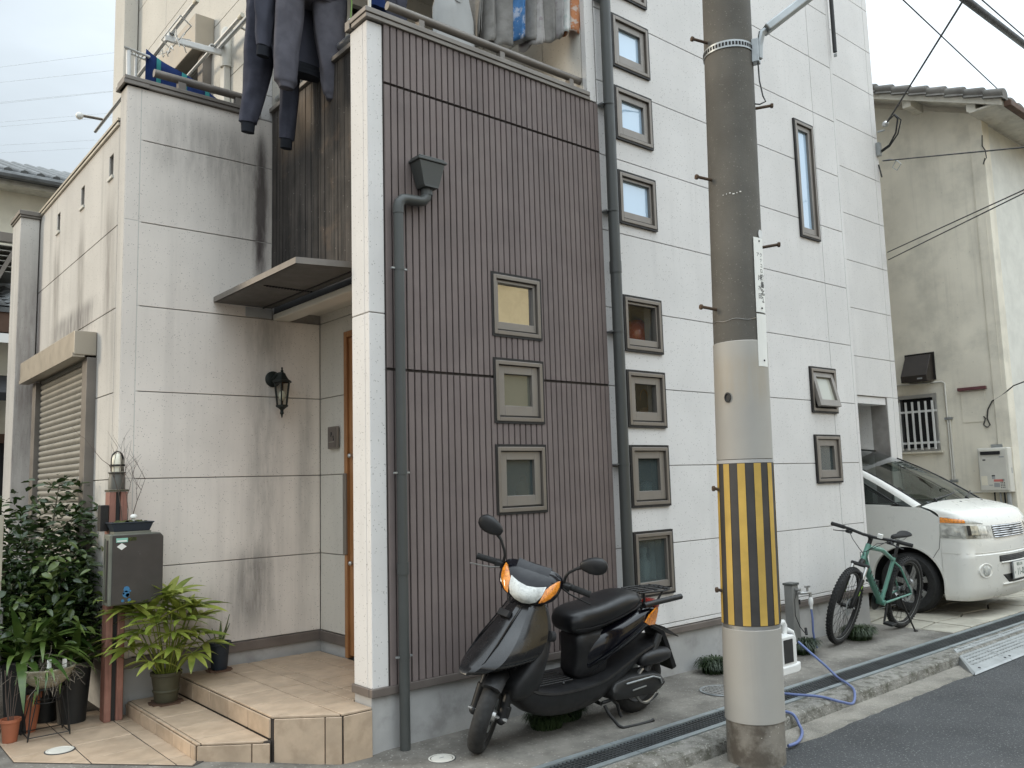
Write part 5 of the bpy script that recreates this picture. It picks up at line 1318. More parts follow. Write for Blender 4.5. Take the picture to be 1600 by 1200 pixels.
    # engine, air box
    b = MB(); b.loft([[(x, .045, z0), (x, .155, z0+.015), (x, .17, (z0+z1)/2), (x, .155, z1-.015), (x, .045, z1)] for x, z0, z1 in ((.36,.20,.27),(.33,.165,.30),(.2,.155,.315),(.0,.15,.31),(-.075,.17,.29),(-.11,.20,.25))]); eg = b.build('engine_cover', 'engine', t, smooth=180, bevel=.006)
    b = MB(); b.tube([(.26,.173,.275),(.02,.175,.285),(-.05,.172,.262),(-.07,.17,.225)], .006, 8); b.tube([(.20,.173,.225),(.08,.173,.235)], .005, 6); b.build('engine_rib', 'steel', eg, smooth=60)
    b = MB(); b.revolve([(.12,.10),(.128,.105),(.128,.125),(.118,.13)], 'y', 40, (0,0,.222), a0=R(-140), a1=R(60)); b.build('wheel_guard', 'alloy', t, smooth=40)
    b = MB(); b.loft([sec_x(x, z0, z1, hw) for x, z0, z1, hw in ((.10,.345,.41,.045),(.06,.335,.43,.055),(-.05,.335,.44,.06),(-.15,.345,.435,.056),(-.20,.36,.42,.04))]); b.v = [(x, y+.10, z) for x, y, z in b.v]; b.build('air_box', 'sc_matte', t, smooth=180, sub=1)
    b = MB(); b.tube([(-.02,-.13,.30),(-.20,-.14,.335)], .05, 16); b.tube([(.3,-.1,.16),(.1,-.13,.2),(-.02,-.13,.29)], .018, 8); b.build('muffler', 'black', t, smooth=40)
    b = MB(); b.tube([(.02,.11,.30),(-.10,.10,.52)], .024, 12); b.build('shock_absorber', 'engine', t)
    # stands
    b = MB(); b.tube([(.40,.13,.155),(.385,.155,.11),(.345,.20,.045),(.325,.225,.034),(.20,.235,.032),(.10,.24,.034),(.075,.242,.04)], [.010,.011,.010,.010,.010,.010,.012], 8); b.build('side_stand', 'black', t, smooth=60)
    b = MB(); b.tube([(.39,.10,.16),(.33,.12,.175),(.28,.12,.14),(.26,.13,.075),(.255,.14,.06)], .011, 8); b.tube([(.39,-.10,.16),(.33,-.12,.15),(.28,-.13,.07)], .011, 8); b.tube([(.40,-.1,.155),(.40,.1,.155)], .012, 8); b.build('centre_stand', 'black', t, smooth=60)
    # ---- steering head: cowl, lamps, bars, mirrors
    b = S2(); b.tube([AX-ad*.02, AX-ad*.62+V((-.03,0,0))], .02, 10); b.build('steering_stem', 'sc_matte', t)
    def fx(y, z): return 1.06 - 2.1*y*y - .55*(z-.90) - 4.*max(0, .905-z)**1.5
    def hsec(y, x0, z0, z1):
        x1a = lambda z: fx(y, z)
        zs = [z1, z1-.02, z1*.62+z0*.38, (z0+z1)/2, z0*.7+z1*.3, z0+.008, z0]
        fr = [(x1a(z)-(.055 if i == 0 else .012 if i == 1 else .02 if i == 6 else 0), y, z) for i, z in enumerate(zs)]
        return [(x0+.03, y, z1+.004)] + fr + [(x0+.02, y, z0+.01), (x0, y, (z0+z1)/2), (x0+.005, y, z1-.015)]
    st_ = [(-.188,.90,.955,.99),(-.182,.885,.925,1.012),(-.165,.875,.895,1.03),(-.12,.865,.868,1.045),(-.06,.855,.852,1.052),(0,.85,.848,1.055),(.06,.855,.852,1.052),(.12,.865,.868,1.045),(.165,.875,.895,1.03),(.182,.885,.925,1.012),(.188,.90,.955,.99)]
    b = S2(); b.loft([hsec(*q) for q in st_]); hc = b.build('head_cowl', 'sc_black', t, smooth=180, sub=1)
    def patch(poly, name, m, off=.006, bulge=.010):
        n = len(poly); cy = sum(p[0] for p in poly)/n; cz = sum(p[1] for p in poly)/n
        rings = []
        for k, s in ((0, 1.), (0, 1.), (1, .93), (2, .75), (3, .5), (4, .22)):
            o = (-.02 if not rings else off + bulge*(1-s*s))
            rings.append([(fx(cy+(y-cy)*s, cz+(z-cz)*s)+o, cy+(y-cy)*s, cz+(z-cz)*s) for y, z in poly])
        bb = S2(); bb.loft(rings); return bb.build(name, m, hc, smooth=50)
    patch([(-.108,.975),(-.055,.962),(0,.956),(.055,.962),(.108,.975),(.100,.925),(.080,.890),(.045,.866),(0,.856),(-.045,.866),(-.080,.890),(-.100,.925)], 'headlight', 'lens')
    for s in (1, -1):
        patch([(s*.108,.962),(s*.130,.988),(s*.152,1.006),(s*.170,1.012),(s*.176,.985),(s*.170,.95),(s*.15,.92),(s*.122,.897),(s*.094,.885),(s*.102,.925)], 'indicator', 'amber')
    b = S2(); b.loft([[(fx(y,1.0)-.02+k*.0-.05*h, y, 1.0+.055*h+k) for y in (-.1,-.05,0,.05,.1)]+[(fx(y,1.0)-.03-.05*h, y, .995+.055*h) for y in (.1,.05,0,-.05,-.1)] for h, k in ((0,.004),(.5,.014),(1,.010))]); b.build('cowl_visor', 'sc_black', hc, smooth=60)
    for s in (1, -1):
        b = S2(); b.tube([(.905,s*.15,.985),(.89,s*.22,.985),(.885,s*.345,.98)], [.014,.012,.012], 12); b.build('handlebar', 'black', t, smooth=50)
        b = S2(); b.tube([(.885,s*.235,.985),(.883,s*.35,.98)], .0185, 16); b.tube([(.883,s*.348,.98),(.883,s*.356,.98)], .0205, 16); b.build('grip', 'rubber', t, smooth=50)
        b = S2(); b.box((.87,s*.185,.965),(.925,s*.235,1.005)); b.build('switch_housing', 'black', t, bevel=.008)
        b = S2(); b.tube([(.93,s*.20,.975),(.955,s*.24,.968),(.95,s*.31,.955),(.945,s*.375,.945)], [.008,.0075,.006,.007], 8, flat=.6); b.build('brake_lever', 'black' if s > 0 else 'alu', t, smooth=60)
        b = S2()
        hd = V((.90, s*.325 if s > 0 else s*.315, 1.155 if s > 0 else 1.19))
        b.tube([(.905,s*.19,1.0),(.905,s*.19,1.045),(.905,s*.20,1.07),(.903,s*.235,1.105 if s > 0 else 1.125),(.90,s*.265,1.125 if s > 0 else 1.15)], [.009,.009,.0085,.008,.012], 10); m_ = b.build('mirror_stalk', 'black', t, smooth=60)
        b = S2(); ax = V((0, s*.9, .25)).normalized(); up = V((0, -s*.25, .9)).normalized(); fwd = V((1,0,0))
        prof = [(-.075,.012),(-.06,.028),(-.02,.046),(.02,.052),(.055,.046),(.078,.028),(.086,.006)]
        rings = []
        for u, h in prof:
            c = hd + ax*u
            rings.append([c + up*h*math.cos(a)*1.0 + fwd*(.020+.0*h)*math.sin(a)*(h/.05) + (fwd*.012 if math.sin(a) > 0 else V()) for a in [2*PI*k/16 for k in range(16)]])
        b.loft(rings); b.build('mirror', 'sc_matte', t, smooth=60)
    b = S2(); b.tube([(.93,-.15,.96),(.97,-.1,.86),(.99,-.06,.78)], .005, 6); b.build('cable', 'wire', t, smooth=60)
scooter()

# ================================================================== BICYCLE
def bicycle():
    Rr = V((5.70, -.308, 0)); e1 = V((-1, .003, 0)).normalized(); e2 = V((0,0,1)).cross(e1); ln = R(10.5)
    zz = V((0,0,1))*math.cos(ln) + e2*math.sin(ln); yy = zz.cross(e1)
    mw = Mx((e1, yy, zz)).transposed().to_4x4(); mw.translation = Rr + V((0,0,.012))
    t = thing('mountain_bike', 'mint green mountain bike on its kickstand between the house corner and the van', 'bicycle', mw=mw)
    A, H1, H0 = V((1.125,0,.348)), V((.80,0,.868)), V((.875,0,.735))
    ad = (H1-H0).normalized()
    ST = Mx.Translation(H0) @ Mx.Rotation(R(9), 4, ad) @ Mx.Translation(-H0)
    S = lambda: MB(ST)
    def wheel(c, xf, name):
        r = .348
        b = MB(xf); b.revolve(tyre_profile(r-.006, .056, 9), 'y', 72, c); o = b.build(name, 'rubber', t, smooth=50)
        b = MB(xf)
        for k in range(64):
            for j, off in ((-1, 0), (0, .5), (1, 0)):
                a = 2*PI*(k+off)/64; rad = r-.004-.006*abs(j); p = V((c[0]+rad*math.cos(a), j*.018, c[2]+rad*math.sin(a)))
                rd = V((math.cos(a), 0, math.sin(a))); tt = V((-math.sin(a), 0, math.cos(a)))
                n_ = (rd + V((0, .5*j, 0))).normalized()
                b.obox(p, tt*.008, n_.cross(tt)*.006, n_*.005)
        tag(b.build('tread', 'rubber', o), kind='stuff')
        b = MB(xf); b.revolve([(r-.048,-.014),(r-.04,-.016),(r-.036,-.013),(r-.036,.013),(r-.04,.016),(r-.048,.014),(r-.062,.008),(r-.062,-.008)], 'y', 72, c, closed=True); b.build('rim', 'black', o, smooth=40)
        b = MB(xf); b.revolve([(r-.0495,.0155),(r-.053,.0145)], 'y', 72, c); b.build('rim_stripe', 'ink_grey', o)
        b = MB(xf)
        for k in range(32):
            a = 2*PI*k/32; s = 1 if k % 2 else -1; da = .55*(1 if k % 4 < 2 else -1)
            b.tube([V(c)+V((.024*math.cos(a+da), s*.028, .024*math.sin(a+da))), V(c)+V(((r-.06)*math.cos(a), s*.004, (r-.06)*math.sin(a)))], .0013, 4)
        tag(b.build('spokes', 'black', o), kind='stuff')
        b = MB(xf); b.revolve([(0,-.055),(.012,-.055),(.014,-.035),(.026,-.032),(.026,-.026),(.016,-.02),(.016,.02),(.026,.026),(.026,.032),(.014,.035),(.012,.055),(0,.055)], 'y', 20, c); b.build('hub', 'black', o, smooth=40)
        b = MB(xf); b.revolve([(.05,.036),(.08,.036),(.08,.0385),(.05,.0385)], 'y', 40, c, closed=True)
        for k in range(6): a = k*PI/3; b.bar(V(c)+V((.02*math.cos(a),.037,.02*math.sin(a))), V(c)+V((.055*math.cos(a+.3),.037,.055*math.sin(a+.3))), .006, .002, up=(0,1,0))
        b.build('brake_disc', 'steel', o, smooth=40)
        return o
    wf = wheel(tuple(A), ST, 'front_wheel'); wr = wheel((0,0,.348), None, 'rear_wheel')
    for k, c in enumerate('KENDA'):
        a = R(150 - k*9); p = A + V((.320*math.cos(a), .0275, .320*math.sin(a)))
        rd = V((math.cos(a), 0, math.sin(a)))
        lettering(c, .03, ST @ frame(p, V((0,1,0)).cross(rd)*-1 if False else rd.cross(V((0,1,0))), rd), 'sign', wf)
    # frame
    BBp, ST1 = V((.455,0,.30)), V((.285,0,.72))
    f = lambda *pts, r, name='frame_tube', m='mint': None
    def tb(name, pts, r, m='mint', xf=None, n=14, flat=1., par=None): 
        b = MB(xf); b.tube(pts, r, n, flat=flat); return b.build(name, m, par or t, smooth=60)
    tb('head_tube', [H0-ad*.005, H1+ad*.0], [.026,.024]); 
    dt = tb('down_tube', [H0+ad*.03, H0*.7+BBp*.3+V((0,0,-.012)), BBp+V((.02,0,.012))], [.026,.031,.029])
    tb('top_tube', [H1-ad*.025, (H1*.5+ST1*.5)+V((.0,0,.005)), ST1-V((-.015,0,.035))], [.023,.021,.018])
    tb('seat_tube', [BBp, ST1], .0185)
    for s in (1,-1):
        tb('seat_stay', [ST1-V((0,0,.05)), ST1+V((-.05,s*.045,-.10)), V((.02,s*.062,.385)), V((0,s*.064,.348))], [.010,.010,.009,.009], n=8)
        tb('chain_stay', [BBp+V((-.03,s*.03,0)), V((.30,s*.048,.318)), V((0,s*.064,.348))], [.013,.011,.010], n=8)
    tb('bottom_bracket', [BBp+V((0,-.04,0)), BBp+V((0,.04,0))], .026, n=16)
    # down tube lettering, both sides
    d = (BBp-H0).normalized(); 
    for s in (1, -1):
        for k, c in enumerate('BIANCHI'):
            p = H0.lerp(BBp, .27+.085*k) + V((0, s*.0308, -.006))
            lettering(c, .048, frame(p, d*s if s < 0 else d, V((0,0,1)).cross(d) if False else (d.cross(V((0,s,0))) * (-1 if s > 0 else -1))) , 'ink', dt, bold=.001)
    # fork, stem, bar
    for s in (1,-1):
        lg = tb('fork_leg', [A+V((0,s*.06,0)), A+V((0,s*.06,.03)), A+ad*.27+V((0,s*.062,0))], [.016,.021,.022], 'black', ST)
        tb('stanchion', [A+ad*.26+V((0,s*.062,0)), A+ad*.40+V((0,s*.062,0))], .0155, 'alu', ST)
        b = S(); p = A+ad*.17+V((0,s*.0605,0)); b.revolve([(.0222,-.05),(.0222,.05)], 'z', 14); b2 = S(); 
        tb('fork_decal', [A+ad*.12+V((0,s*.0612,0)), A+ad*.16+V((0,s*.0616,0))], .0222, 'lime', ST, par=lg); tb('fork_decal', [A+ad*.185+V((0,s*.0617,0)), A+ad*.215+V((0,s*.0618,0))], .0224, 'lime', ST, par=lg)
    b = S(); b.tube([A+ad*.27+V((0,.062,0)), A+ad*.33+V((.03,.045,0)), A+ad*.35+V((.035,0,0)), A+ad*.33+V((.03,-.045,0)), A+ad*.27+V((0,-.062,0))], .014, 8); b.build('fork_arch', 'black', t, smooth=60)
    cr = A+ad*.40; b = S(); b.bar(cr+V((0,-.082,0)), cr+V((0,.082,0)), .034, .030, up=ad); b.tube([cr, H0-ad*.002], .026, 10); b.build('fork_crown', 'black', t, bevel=.008)
    tb('fork_axle', [A+V((0,-.085,0)), A+V((0,.085,0))], .008, 'alu', ST, 8)
    top = H1+ad*.055; bar = top + V((.055, 0, .035))
    tb('steerer_spacers', [H1, top+ad*.02], .019, 'black', ST); tb('stem', [top, bar], .017, 'black', ST)
    hb = tb('handlebar', [bar+V((-.035,.36,.012)), bar+V((-.02,.2,.012)), bar+V((0,.06,0)), bar, bar+V((0,-.06,0)), bar+V((-.02,-.2,.012)), bar+V((-.035,-.36,.012))], .0135, 'black', ST, 12)
    for s in (1,-1):
        tb('grip', [bar+V((-.024,s*.235,.012)), bar+V((-.035,s*.365,.012))], .0175, 'rubber', ST, 14)
        tb('brake_lever', [bar+V((.0,s*.19,.0)), bar+V((.035,s*.21,-.01)), bar+V((.04,s*.26,-.02)), bar+V((.03,s*.315,-.03))], [.009,.008,.006,.006], 'black', ST, 8, .6)
        b = S(); b.obox(bar+V((-.005,s*.185,-.012)), (.018,0,0), (0,.028,0), (0,0,.014)); b.build('shifter', 'black', t, bevel=.006)
    b = S(); b.obox(bar+V((.02,.10,.028)), (.014,0,0), (0,.022,0), (0,0,.02)); b.build('bell', 'sign', t, bevel=.005)
    for k, (y0, x1) in enumerate(((.18,.90),(-.17,.88),(.16,.86))):
        tb('cable', [bar+V((.02,y0,-.01)), bar+V((.10,y0*.6,-.03-.02*k)), bar+V((.09,y0*.2,-.12)), H0+V((.02,.03*(k-1),.06)), H0+V((-.05,.03*(k-1),-.04))], .0032, 'wire', ST, 6)
    # saddle and post
    sp = ST1+V((-.055,0,.135)); tb('seat_post', [ST1-V((0,0,.05)), sp], .0145, 'black'); tb('seat_clamp', [ST1-V((-.002,0,.012)), ST1+V((-.005,0,.012))], .023, 'black')
    b = MB(); b.loft([ring_sym([(x,0,z+.02),(x,w*.6,z+.016),(x,w,z-.002),(x,w*.85,z-.022),(x,w*.3,z-.016),(x,0,z-.012)]) for x, w, z in ((.375,.012,.905),(.36,.022,.912),(.30,.028,.915),(.24,.036,.915),(.18,.058,.92),(.13,.075,.928),(.10,.072,.933),(.085,.045,.932))]); b.build('saddle', 'rubber', t, smooth=180, sub=2)
    b = MB()
    for s in (1,-1): b.tube([(.33,s*.012,.895),(.24,s*.022,.872),(.18,s*.022,.872),(.12,s*.03,.905)], .0035, 6)
    b.tube([sp+V((0,-.025,.0)), sp+V((0,.025,.0))], .014, 8); b.build('saddle_rails', 'steel', t, smooth=60)
    # drive train
    b = MB(); b.revolve([(.045,-.052),(.085,-.052),(.088,-.05),(.085,-.048),(.045,-.048)], 'y', 44, tuple(BBp), closed=True); b.revolve([(.0,-.06),(.03,-.06),(.05,-.05),(.03,-.045),(0,-.045)], 'y', 20, tuple(BBp)); b.build('chainring', 'black', t, smooth=30)
    for s, a in ((1, R(-70)), (-1, R(110))):
        e = BBp+V((.17*math.cos(a), s*.075, .17*math.sin(a)))
        b = MB(); b.tube([BBp+V((0,s*.06,0)), e], [.014,.010], 8); b.build('crank', 'black', t, smooth=60)
        b = MB(); b.box((e.x-.045, e.y+s*.01, e.z-.012), (e.x+.045, e.y+s*.10, e.z+.012)); b.build('pedal', 'black', t, bevel=.006)
    b = MB()
    for k in range(7): b.revolve([(.018,-.03-.004*k),(.030+.004*(6-k)+.0,-.03-.004*k),(.030+.004*(6-k),-.0315-.004*k),(.018,-.0315-.004*k)], 'y', 28, (0,0,.348))
    b.build('cassette', 'steel', wr, smooth=30)
    b = MB(); b.tube([(.01,-.05,.30),(.05,-.05,.24),(.03,-.05,.20)], .014, 8); b.build('derailleur', 'black', t, smooth=60)
    b = MB(); b.tube([(.0,-.05,.388),(.455,-.05,.388)], .003, 5); b.tube([(.04,-.05,.215),(.455,-.05,.213)], .003, 5); b.build('chain', 'steel', t)
    b = MB(); b.obox((.05,.05,.38), (.03,0,.02), (0,.012,0), (-.012,0,.02)); b.build('brake_caliper', 'black', t, bevel=.004)
    b = MB(); b.tube([(.20,.055,.33),(.185,.075,.28),(.10,.165,.06),(.09,.178,.034)], [.012,.010,.008,.008], 8); b.obox((.085,.182,.031), (.02,0,0), (0,.012,0), (0,0,.006)); b.build('kickstand', 'black', t, smooth=60)
bicycle()

# ================================================================== VAN
def van():
    cx = 7.45
    o0 = V((cx, 1.4, 0))
    t = thing('parked_van', 'pearl white minivan parked nose out in the carport beside the house', 'van', o0)
    B = lambda: MB(Mx.Translation(-o0))
    plan = [(.85,0.),(.849,.09),(.842,.17),(.818,.235),(.765,.283),(.66,.325),(.52,.355),(.36,.380),(.18,.398),(0,.402)]
    def plan_at(s):
        L = [0]
        for i in range(1, len(plan)): L.append(L[-1]+math.dist(plan[i], plan[i-1]))
        d = s*L[-1]
        for i in range(1, len(plan)):
            if d <= L[i]+1e-9:
                f = (d-L[i-1])/(L[i]-L[i-1]); return tuple(plan[i-1][k]+f*(plan[i][k]-plan[i-1][k]) for k in (0,1))
        return plan[-1]
    levels = [(.175,.82,.975),(.19,.88,.985),(.23,.95,1.),(.31,1.0,1.),(.60,1.0,1.),(.632,1.0,1.),(.64,.975,1.),(.74,.965,1.),(.80,.945,1.),(.90,.905,.998),(.98,.86,.994),(1.02,.80,.985)]
    def lev(z):
        for i in range(1, len(levels)):
            if z <= levels[i][0]:
                a, b = levels[i-1], levels[i]; f = (z-a[0])/(b[0]-a[0]); return a[1]+f*(b[1]-a[1]), a[2]+f*(b[2]-a[2])
        return levels[-1][1:]
    def P(s, z, off=0.):       # s: 0 near side ... 1 centre ... 2 far side
        m = s if s <= 1 else 2-s
        x, dy = plan_at(m); k, w = lev(z)
        e = 1e-3; xa, da = plan_at(max(0, m-e)); xb, db = plan_at(min(1, m+e))
        tx, ty = xb-xa, -(db-da); L = math.hypot(tx, ty) or 1; nx, ny = -ty/L, tx/L   # outward
        px, py = -x*w, -.36-dy*k
        tx2, ty2 = (-(xb)+xa), -(db-da); L = math.hypot(tx2, ty2) or 1
        nx, ny = ty2/L, -tx2/L
        px += nx*off; py += ny*off
        return V((cx + (px if s <= 1 else -px), py, z))
    ss = [i/24 for i in range(49)]
    zl = [l[0] for l in levels]
    yb = lambda x: -.17 - .10*(1-((x-cx)/.80)**2)
    b = B(); rows = [[P(s, z) for s in ss] for z in zl]
    top = rows[-1]
    for f, up in ((.06,.30),(.16,.46),(.32,.62),(.55,.78),(.78,.90),(1.,1.)):
        row = []
        for p in top:
            xx = cx+(p.x-cx)*(1-.045*f)
            yy = p.y + (yb(xx)-p.y)*f
            side = abs(p.x-cx)/.85
            zt = 1.19 - .06*side**4
            row.append(V((xx, yy, p.z+(zt-p.z)*up)))
        rows.append(row)
    b.loft(rows, caps=False, closed=False)
    body = b.build('front_body', 'car', t, smooth=38, recalc=True)
    # bodyside with the wheel arch cut in
    ac = (.02, .322); ar = .385
    arc = [(ac[0]+ar*math.cos(a), ac[1]+ar*math.sin(a)) for a in [PI+.19 - (PI+.38)*i/28 for i in range(29)]]
    for sgn in (-1, 1):
        X = cx+sgn*.85
        poly = [(-.36, .25)]+arc+[(.41,.19),(4.0,.19),(4.0,1.16),(.60,1.155),(.15,1.14),(-.08,1.13),(-.17,1.125),(-.27,1.085),(-.36,1.02)]
        bb = B(); bb.prism([(X, y, z) for y, z in poly], (-sgn*.012, 0, 0)); bs = bb.build('body_side', 'car', t)
        bb = B(); bb.loft([[(X+sgn*(.004), ac[0]+(ar+.0)*math.cos(a), ac[1]+ar*math.sin(a)), (X+sgn*.006, ac[0]+(ar+.022)*math.cos(a), ac[1]+(ar+.022)*math.sin(a)), (X-sgn*.02, ac[0]+(ar+.02)*math.cos(a), ac[1]+(ar+.02)*math.sin(a)), (X-sgn*.03, ac[0]+(ar-.004)*math.cos(a), ac[1]+(ar-.004)*math.sin(a))] for a in [PI+.1-(PI+.2)*i/28 for i in range(29)]]); bb.build('arch_lip', 'car', bs, smooth=50)
        bb = B(); bb.tube([(X-sgn*.2, ac[0]+(ar+.02)*math.cos(a), ac[1]+(ar+.02)*math.sin(a)) for a in [PI+.2-(PI+.4)*i/20 for i in range(21)]], .17, 8, flat=.12); bb.build('arch_liner', 'car_black', bs)
        bb = B(); bb.box((X-sgn*.25,-.34,.2),(X-sgn*.26,.45,.72)); bb.build('arch_liner', 'dark', bs)
        for yy, wr_ in ((.02, 'w'), (2.75, 'w')):
            bb = B(); wc = (X-sgn*.105, yy, .322)
            bb.revolve([(.205,-.085),(.23,-.10),(.285,-.098),(.31,-.07),(.32,-.03),(.32,.03),(.31,.07),(.285,.098),(.23,.10),(.205,.085)], 'x', 56, wc); w = bb.build('wheel', 'rubber', t, smooth=40)
            bb = B(); bb.revolve([(.21,sgn*.088),(.2,sgn*.075),(.185,sgn*.03),(.18,-sgn*.05)], 'x', 56, wc); bb.build('rim', 'alloy', w, smooth=40)
            bb = B()
            for k in range(7):
                a = 2*PI*k/7+.2; r0 = V((0, math.cos(a), math.sin(a))); tt = V((0, -math.sin(a), math.cos(a))); c0 = V(wc)
                bb.loft([[c0+V((sgn*(.062-.0*q),0,0))+r0*q+tt*w1, c0+V((sgn*.062,0,0))+r0*q-tt*w1, c0+V((sgn*.03,0,0))+r0*q-tt*w1, c0+V((sgn*.03,0,0))+r0*q+tt*w1] for q, w1 in ((.04,.028),(.12,.024),(.197,.034))])
            bb.revolve([(0,sgn*.072),(.03,sgn*.072),(.05,sgn*.06),(.05,sgn*.03)], 'x', 24, wc); bb.build('spokes', 'alloy', w, bevel=.004)
            bb = B(); bb.revolve([(0,-sgn*.02),(.19,-sgn*.02)], 'x', 30, wc); bb.build('brake', 'dark', w)
    # greenhouse
    gl = B(); n = 10; rws = []
    for j in range(9):
        f = j/8; row = []
        for i in range(n+1):
            u = -1+2*i/n; xb_, xt_ = cx+u*.775, cx+u*.70
            p0 = V((xb_, yb(xb_)+.012, 1.186-.035*abs(u)**4)); p1 = V((xt_, 1.03-.09*(1-u*u), 1.80-.02*u*u))
            p = p0.lerp(p1, f); p += V((0, -.045, .05))*math.sin(PI*f)*(1-.4*abs(u)); row.append(p)
        rws.append(row)
    gl.loft(rws, caps=False, closed=False); ws = gl.build('windscreen', 'carglass', t, smooth=60)
    for s in (-1, 1):
        edge = [r_[0 if s < 0 else -1] for r_ in rws]
        bb = B(); bb.loft([[p+V((s*.0,-.004,.006)), p+V((s*.05,.02,-.004)), p+V((s*.06,.06,-.03)), p+V((s*.0,.04,-.035))] for p in edge]); bb.build('windscreen_pillar', 'car', t, smooth=60)
        bb = B(); bb.tube([p+V((s*.004,-.004,.006)) for p in edge], .009, 8); bb.build('windscreen_seal', 'car_black', t, smooth=60)
        bb = B(); X = cx+s*.80
        bb.prism([(X+s*.035, .10, 1.155), (X+s*.035, 1.15, 1.155), (X-s*.04, 1.15, 1.70), (X-s*.03, .95, 1.66), (X+s*.01, .42, 1.36)], (-s*.006, 0, 0)); bb.build('side_window', 'carglass', t)
        bb = B(); bb.tube([(X+s*.04, .06, 1.15), (X+s*.02, .42, 1.375), (X-s*.03, .97, 1.68)], .010, 8); bb.build('quarter_frame', 'car_black', t, smooth=60)
        bb = B(); bb.tube([(X+s*.038, .10, 1.155), (X+s*.03, .43, 1.352), (X+s*.03, .46, 1.17)], .008, 6, closed=True); bb.build('window_seal', 'car_black', t)
        bb = B(); bb.prism([(X+s*.048,.15,1.142),(X+s*.048,4.,1.158),(X+s*.02,4.,1.19),(X+s*.02,.10,1.165)], (-s*.1,0,0)); bb.build('belt_line', 'car', t)
    bb = B(); bb.loft([[(cx+u*.72, 1.0-.09*(1-u*u)+f*3., 1.80+.05*math.sin(PI*min(f,.5))*(1-u*u)-.02*u*u) for u in [-1+.2*i for i in range(11)]] for f in (0,.1,.4,1)], caps=False, closed=False); bb.build('roof', 'car', t, smooth=60)
    bb = B(); bb.box((cx-.78, .5, .5), (cx+.78, 3.9, 1.0)); bb.box((cx-.8, 3.9, .3), (cx+.8, 4.0, 1.8)); bb.build('cabin_floor', 'car_in', t)
    bb = B(); bb.loft([[(cx-.76, y, z), (cx+.76, y, z), (cx+.76, y, .8), (cx-.76, y, .8)] for y, z in ((-.1,1.12),(.25,1.17),(.5,1.13),(.62,1.0))]); bb.build('dashboard', 'car_in', t, bevel=.02)
    for x in (-.38, .38):
        bb = B(); bb.loft([ring_sym([(y, 0, z), (y, hw, z), (y+.1, hw, z), (y+.12, 0, z)]) for y, z, hw in ((1.15,.9,.24),(1.22,1.2,.23),(1.28,1.42,.17),(1.29,1.46,.1),(1.3,1.50,.12),(1.32,1.62,.12))]); bb.v = [(q[1]+cx-o0.x+x+o0.x-o0.x*0 if False else q[1]+x, q[0]+o0.x-o0.y*0 if False else q[0], q[2]) for q in [(v[0]+o0.x, v[1]+o0.y, v[2]) for v in bb.v]]
        bb.v = [(v[0], v[1]-o0.y, v[2]) for v in bb.v]; bb.build('front_seat', 'car_in', t, smooth=60)
    bb = B(); bb.revolve([(.17,0),(.185,.012),(.2,0),(.185,-.012)], 'y', 32, (cx+.36, .62, 1.12), closed=True); bb.build('steering_wheel', 'car_black', t, smooth=60)
    # patches following the nose
    def patch(s0, s1, zt, zb, name, m, off=.006, n=14, par=None, thick=.004):
        bb = B(); rws_ = []
        for i in range(n+1):
            s = s0+(s1-s0)*i/n; a, c = zt(i/n), zb(i/n)
            rws_.append([P(s, c, -.01), P(s, c, off), P(s, c+(a-c)*.33, off+.003), P(s, c+(a-c)*.67, off+.003), P(s, a, off), P(s, a, -.01)])
        bb.loft(rws_); return bb.build(name, m, par or t, smooth=45)
    lin = lambda a, b: (lambda f: a+(b-a)*f)
    def both(s0, s1, zt, zb, name, m, **k):
        a = patch(s0, s1, zt, zb, name, m, **k); b_ = patch(2-s1, 2-s0, lambda f: zt(1-f), lambda f: zb(1-f), name, m, **k); return a, b_
    hA, hB = both(.0, .605, lambda f: .955-.03*f, lambda f: .812-.012*f, 'headlight', mat('lamp_housing', (.16,.16,.145), .12, 0, var=.5, vscale=8, coat=1, blotch=(9,.4,.6,(.55,.55,.5),.8)), off=.004)
    up, _ = both(.0, .50, lambda f: 1.028-.075*f**2.2, lambda f: .972-.024*f, 'indicator', 'lens', off=.004)
    both(.012, .26, lambda f: 1.026-.026*f, lambda f: .970-.004*f, 'amber_lens', 'amber', off=.010)
    for s0, s1 in ((.02,.20),(.30,.52)):
        both(s0, s1, lambda f: .938-.014*f, lambda f: .842-.01*f, 'reflector', mat('lamp_reflector', (.50,.50,.46), .12, .4, var=.4, vscale=15, coat=1), off=.0105)
    both(.27, .30, lin(.94,.94), lin(.84,.84), 'lamp_divider', 'car_black', off=.0095)
    # grille
    patch(.63, 1.37, lambda f: .925, lambda f: .795, 'grille_backing', 'car_black', off=.002, n=24)
    for k in range(6):
        bb = B(); z = .804+k*.0225; bb.tube([P(s, z, .010) for s in [.63+.74*i/24 for i in range(25)]], .0075, 6); bb.build('grille_bar', 'chrome', t, smooth=60)
    bb = B(); bb.box((cx-.03, P(1,.86).y-.026, .835), (cx+.03, P(1,.86).y-.008, .845)); bb.box((cx-.03, P(1,.86).y-.026, .877), (cx+.03, P(1,.86).y-.008, .887)); bb.box((cx-.007, P(1,.86).y-.026, .8455), (cx+.007, P(1,.86).y-.008, .8765)); bb.build('badge', 'chrome', t)
    # bumper openings
    patch(.66, 1.34, lambda f: .612, lambda f: .548+.0*f, 'upper_intake', 'car_black', off=.0025, n=24)
    patch(.70, 1.30, lambda f: .415, lambda f: .415-.085*min(1, (f*6 if f < .5 else (1-f)*6)), 'lower_intake', 'car_black', off=.0025, n=30)
    for z, nm in ((.538, 'intake_lip'), (.318, 'intake_lip')):
        bb = B(); bb.tube([P(s, z, .004) for s in [.68+.64*i/24 for i in range(25)]], .010, 8); bb.build(nm, 'car', t, smooth=60)
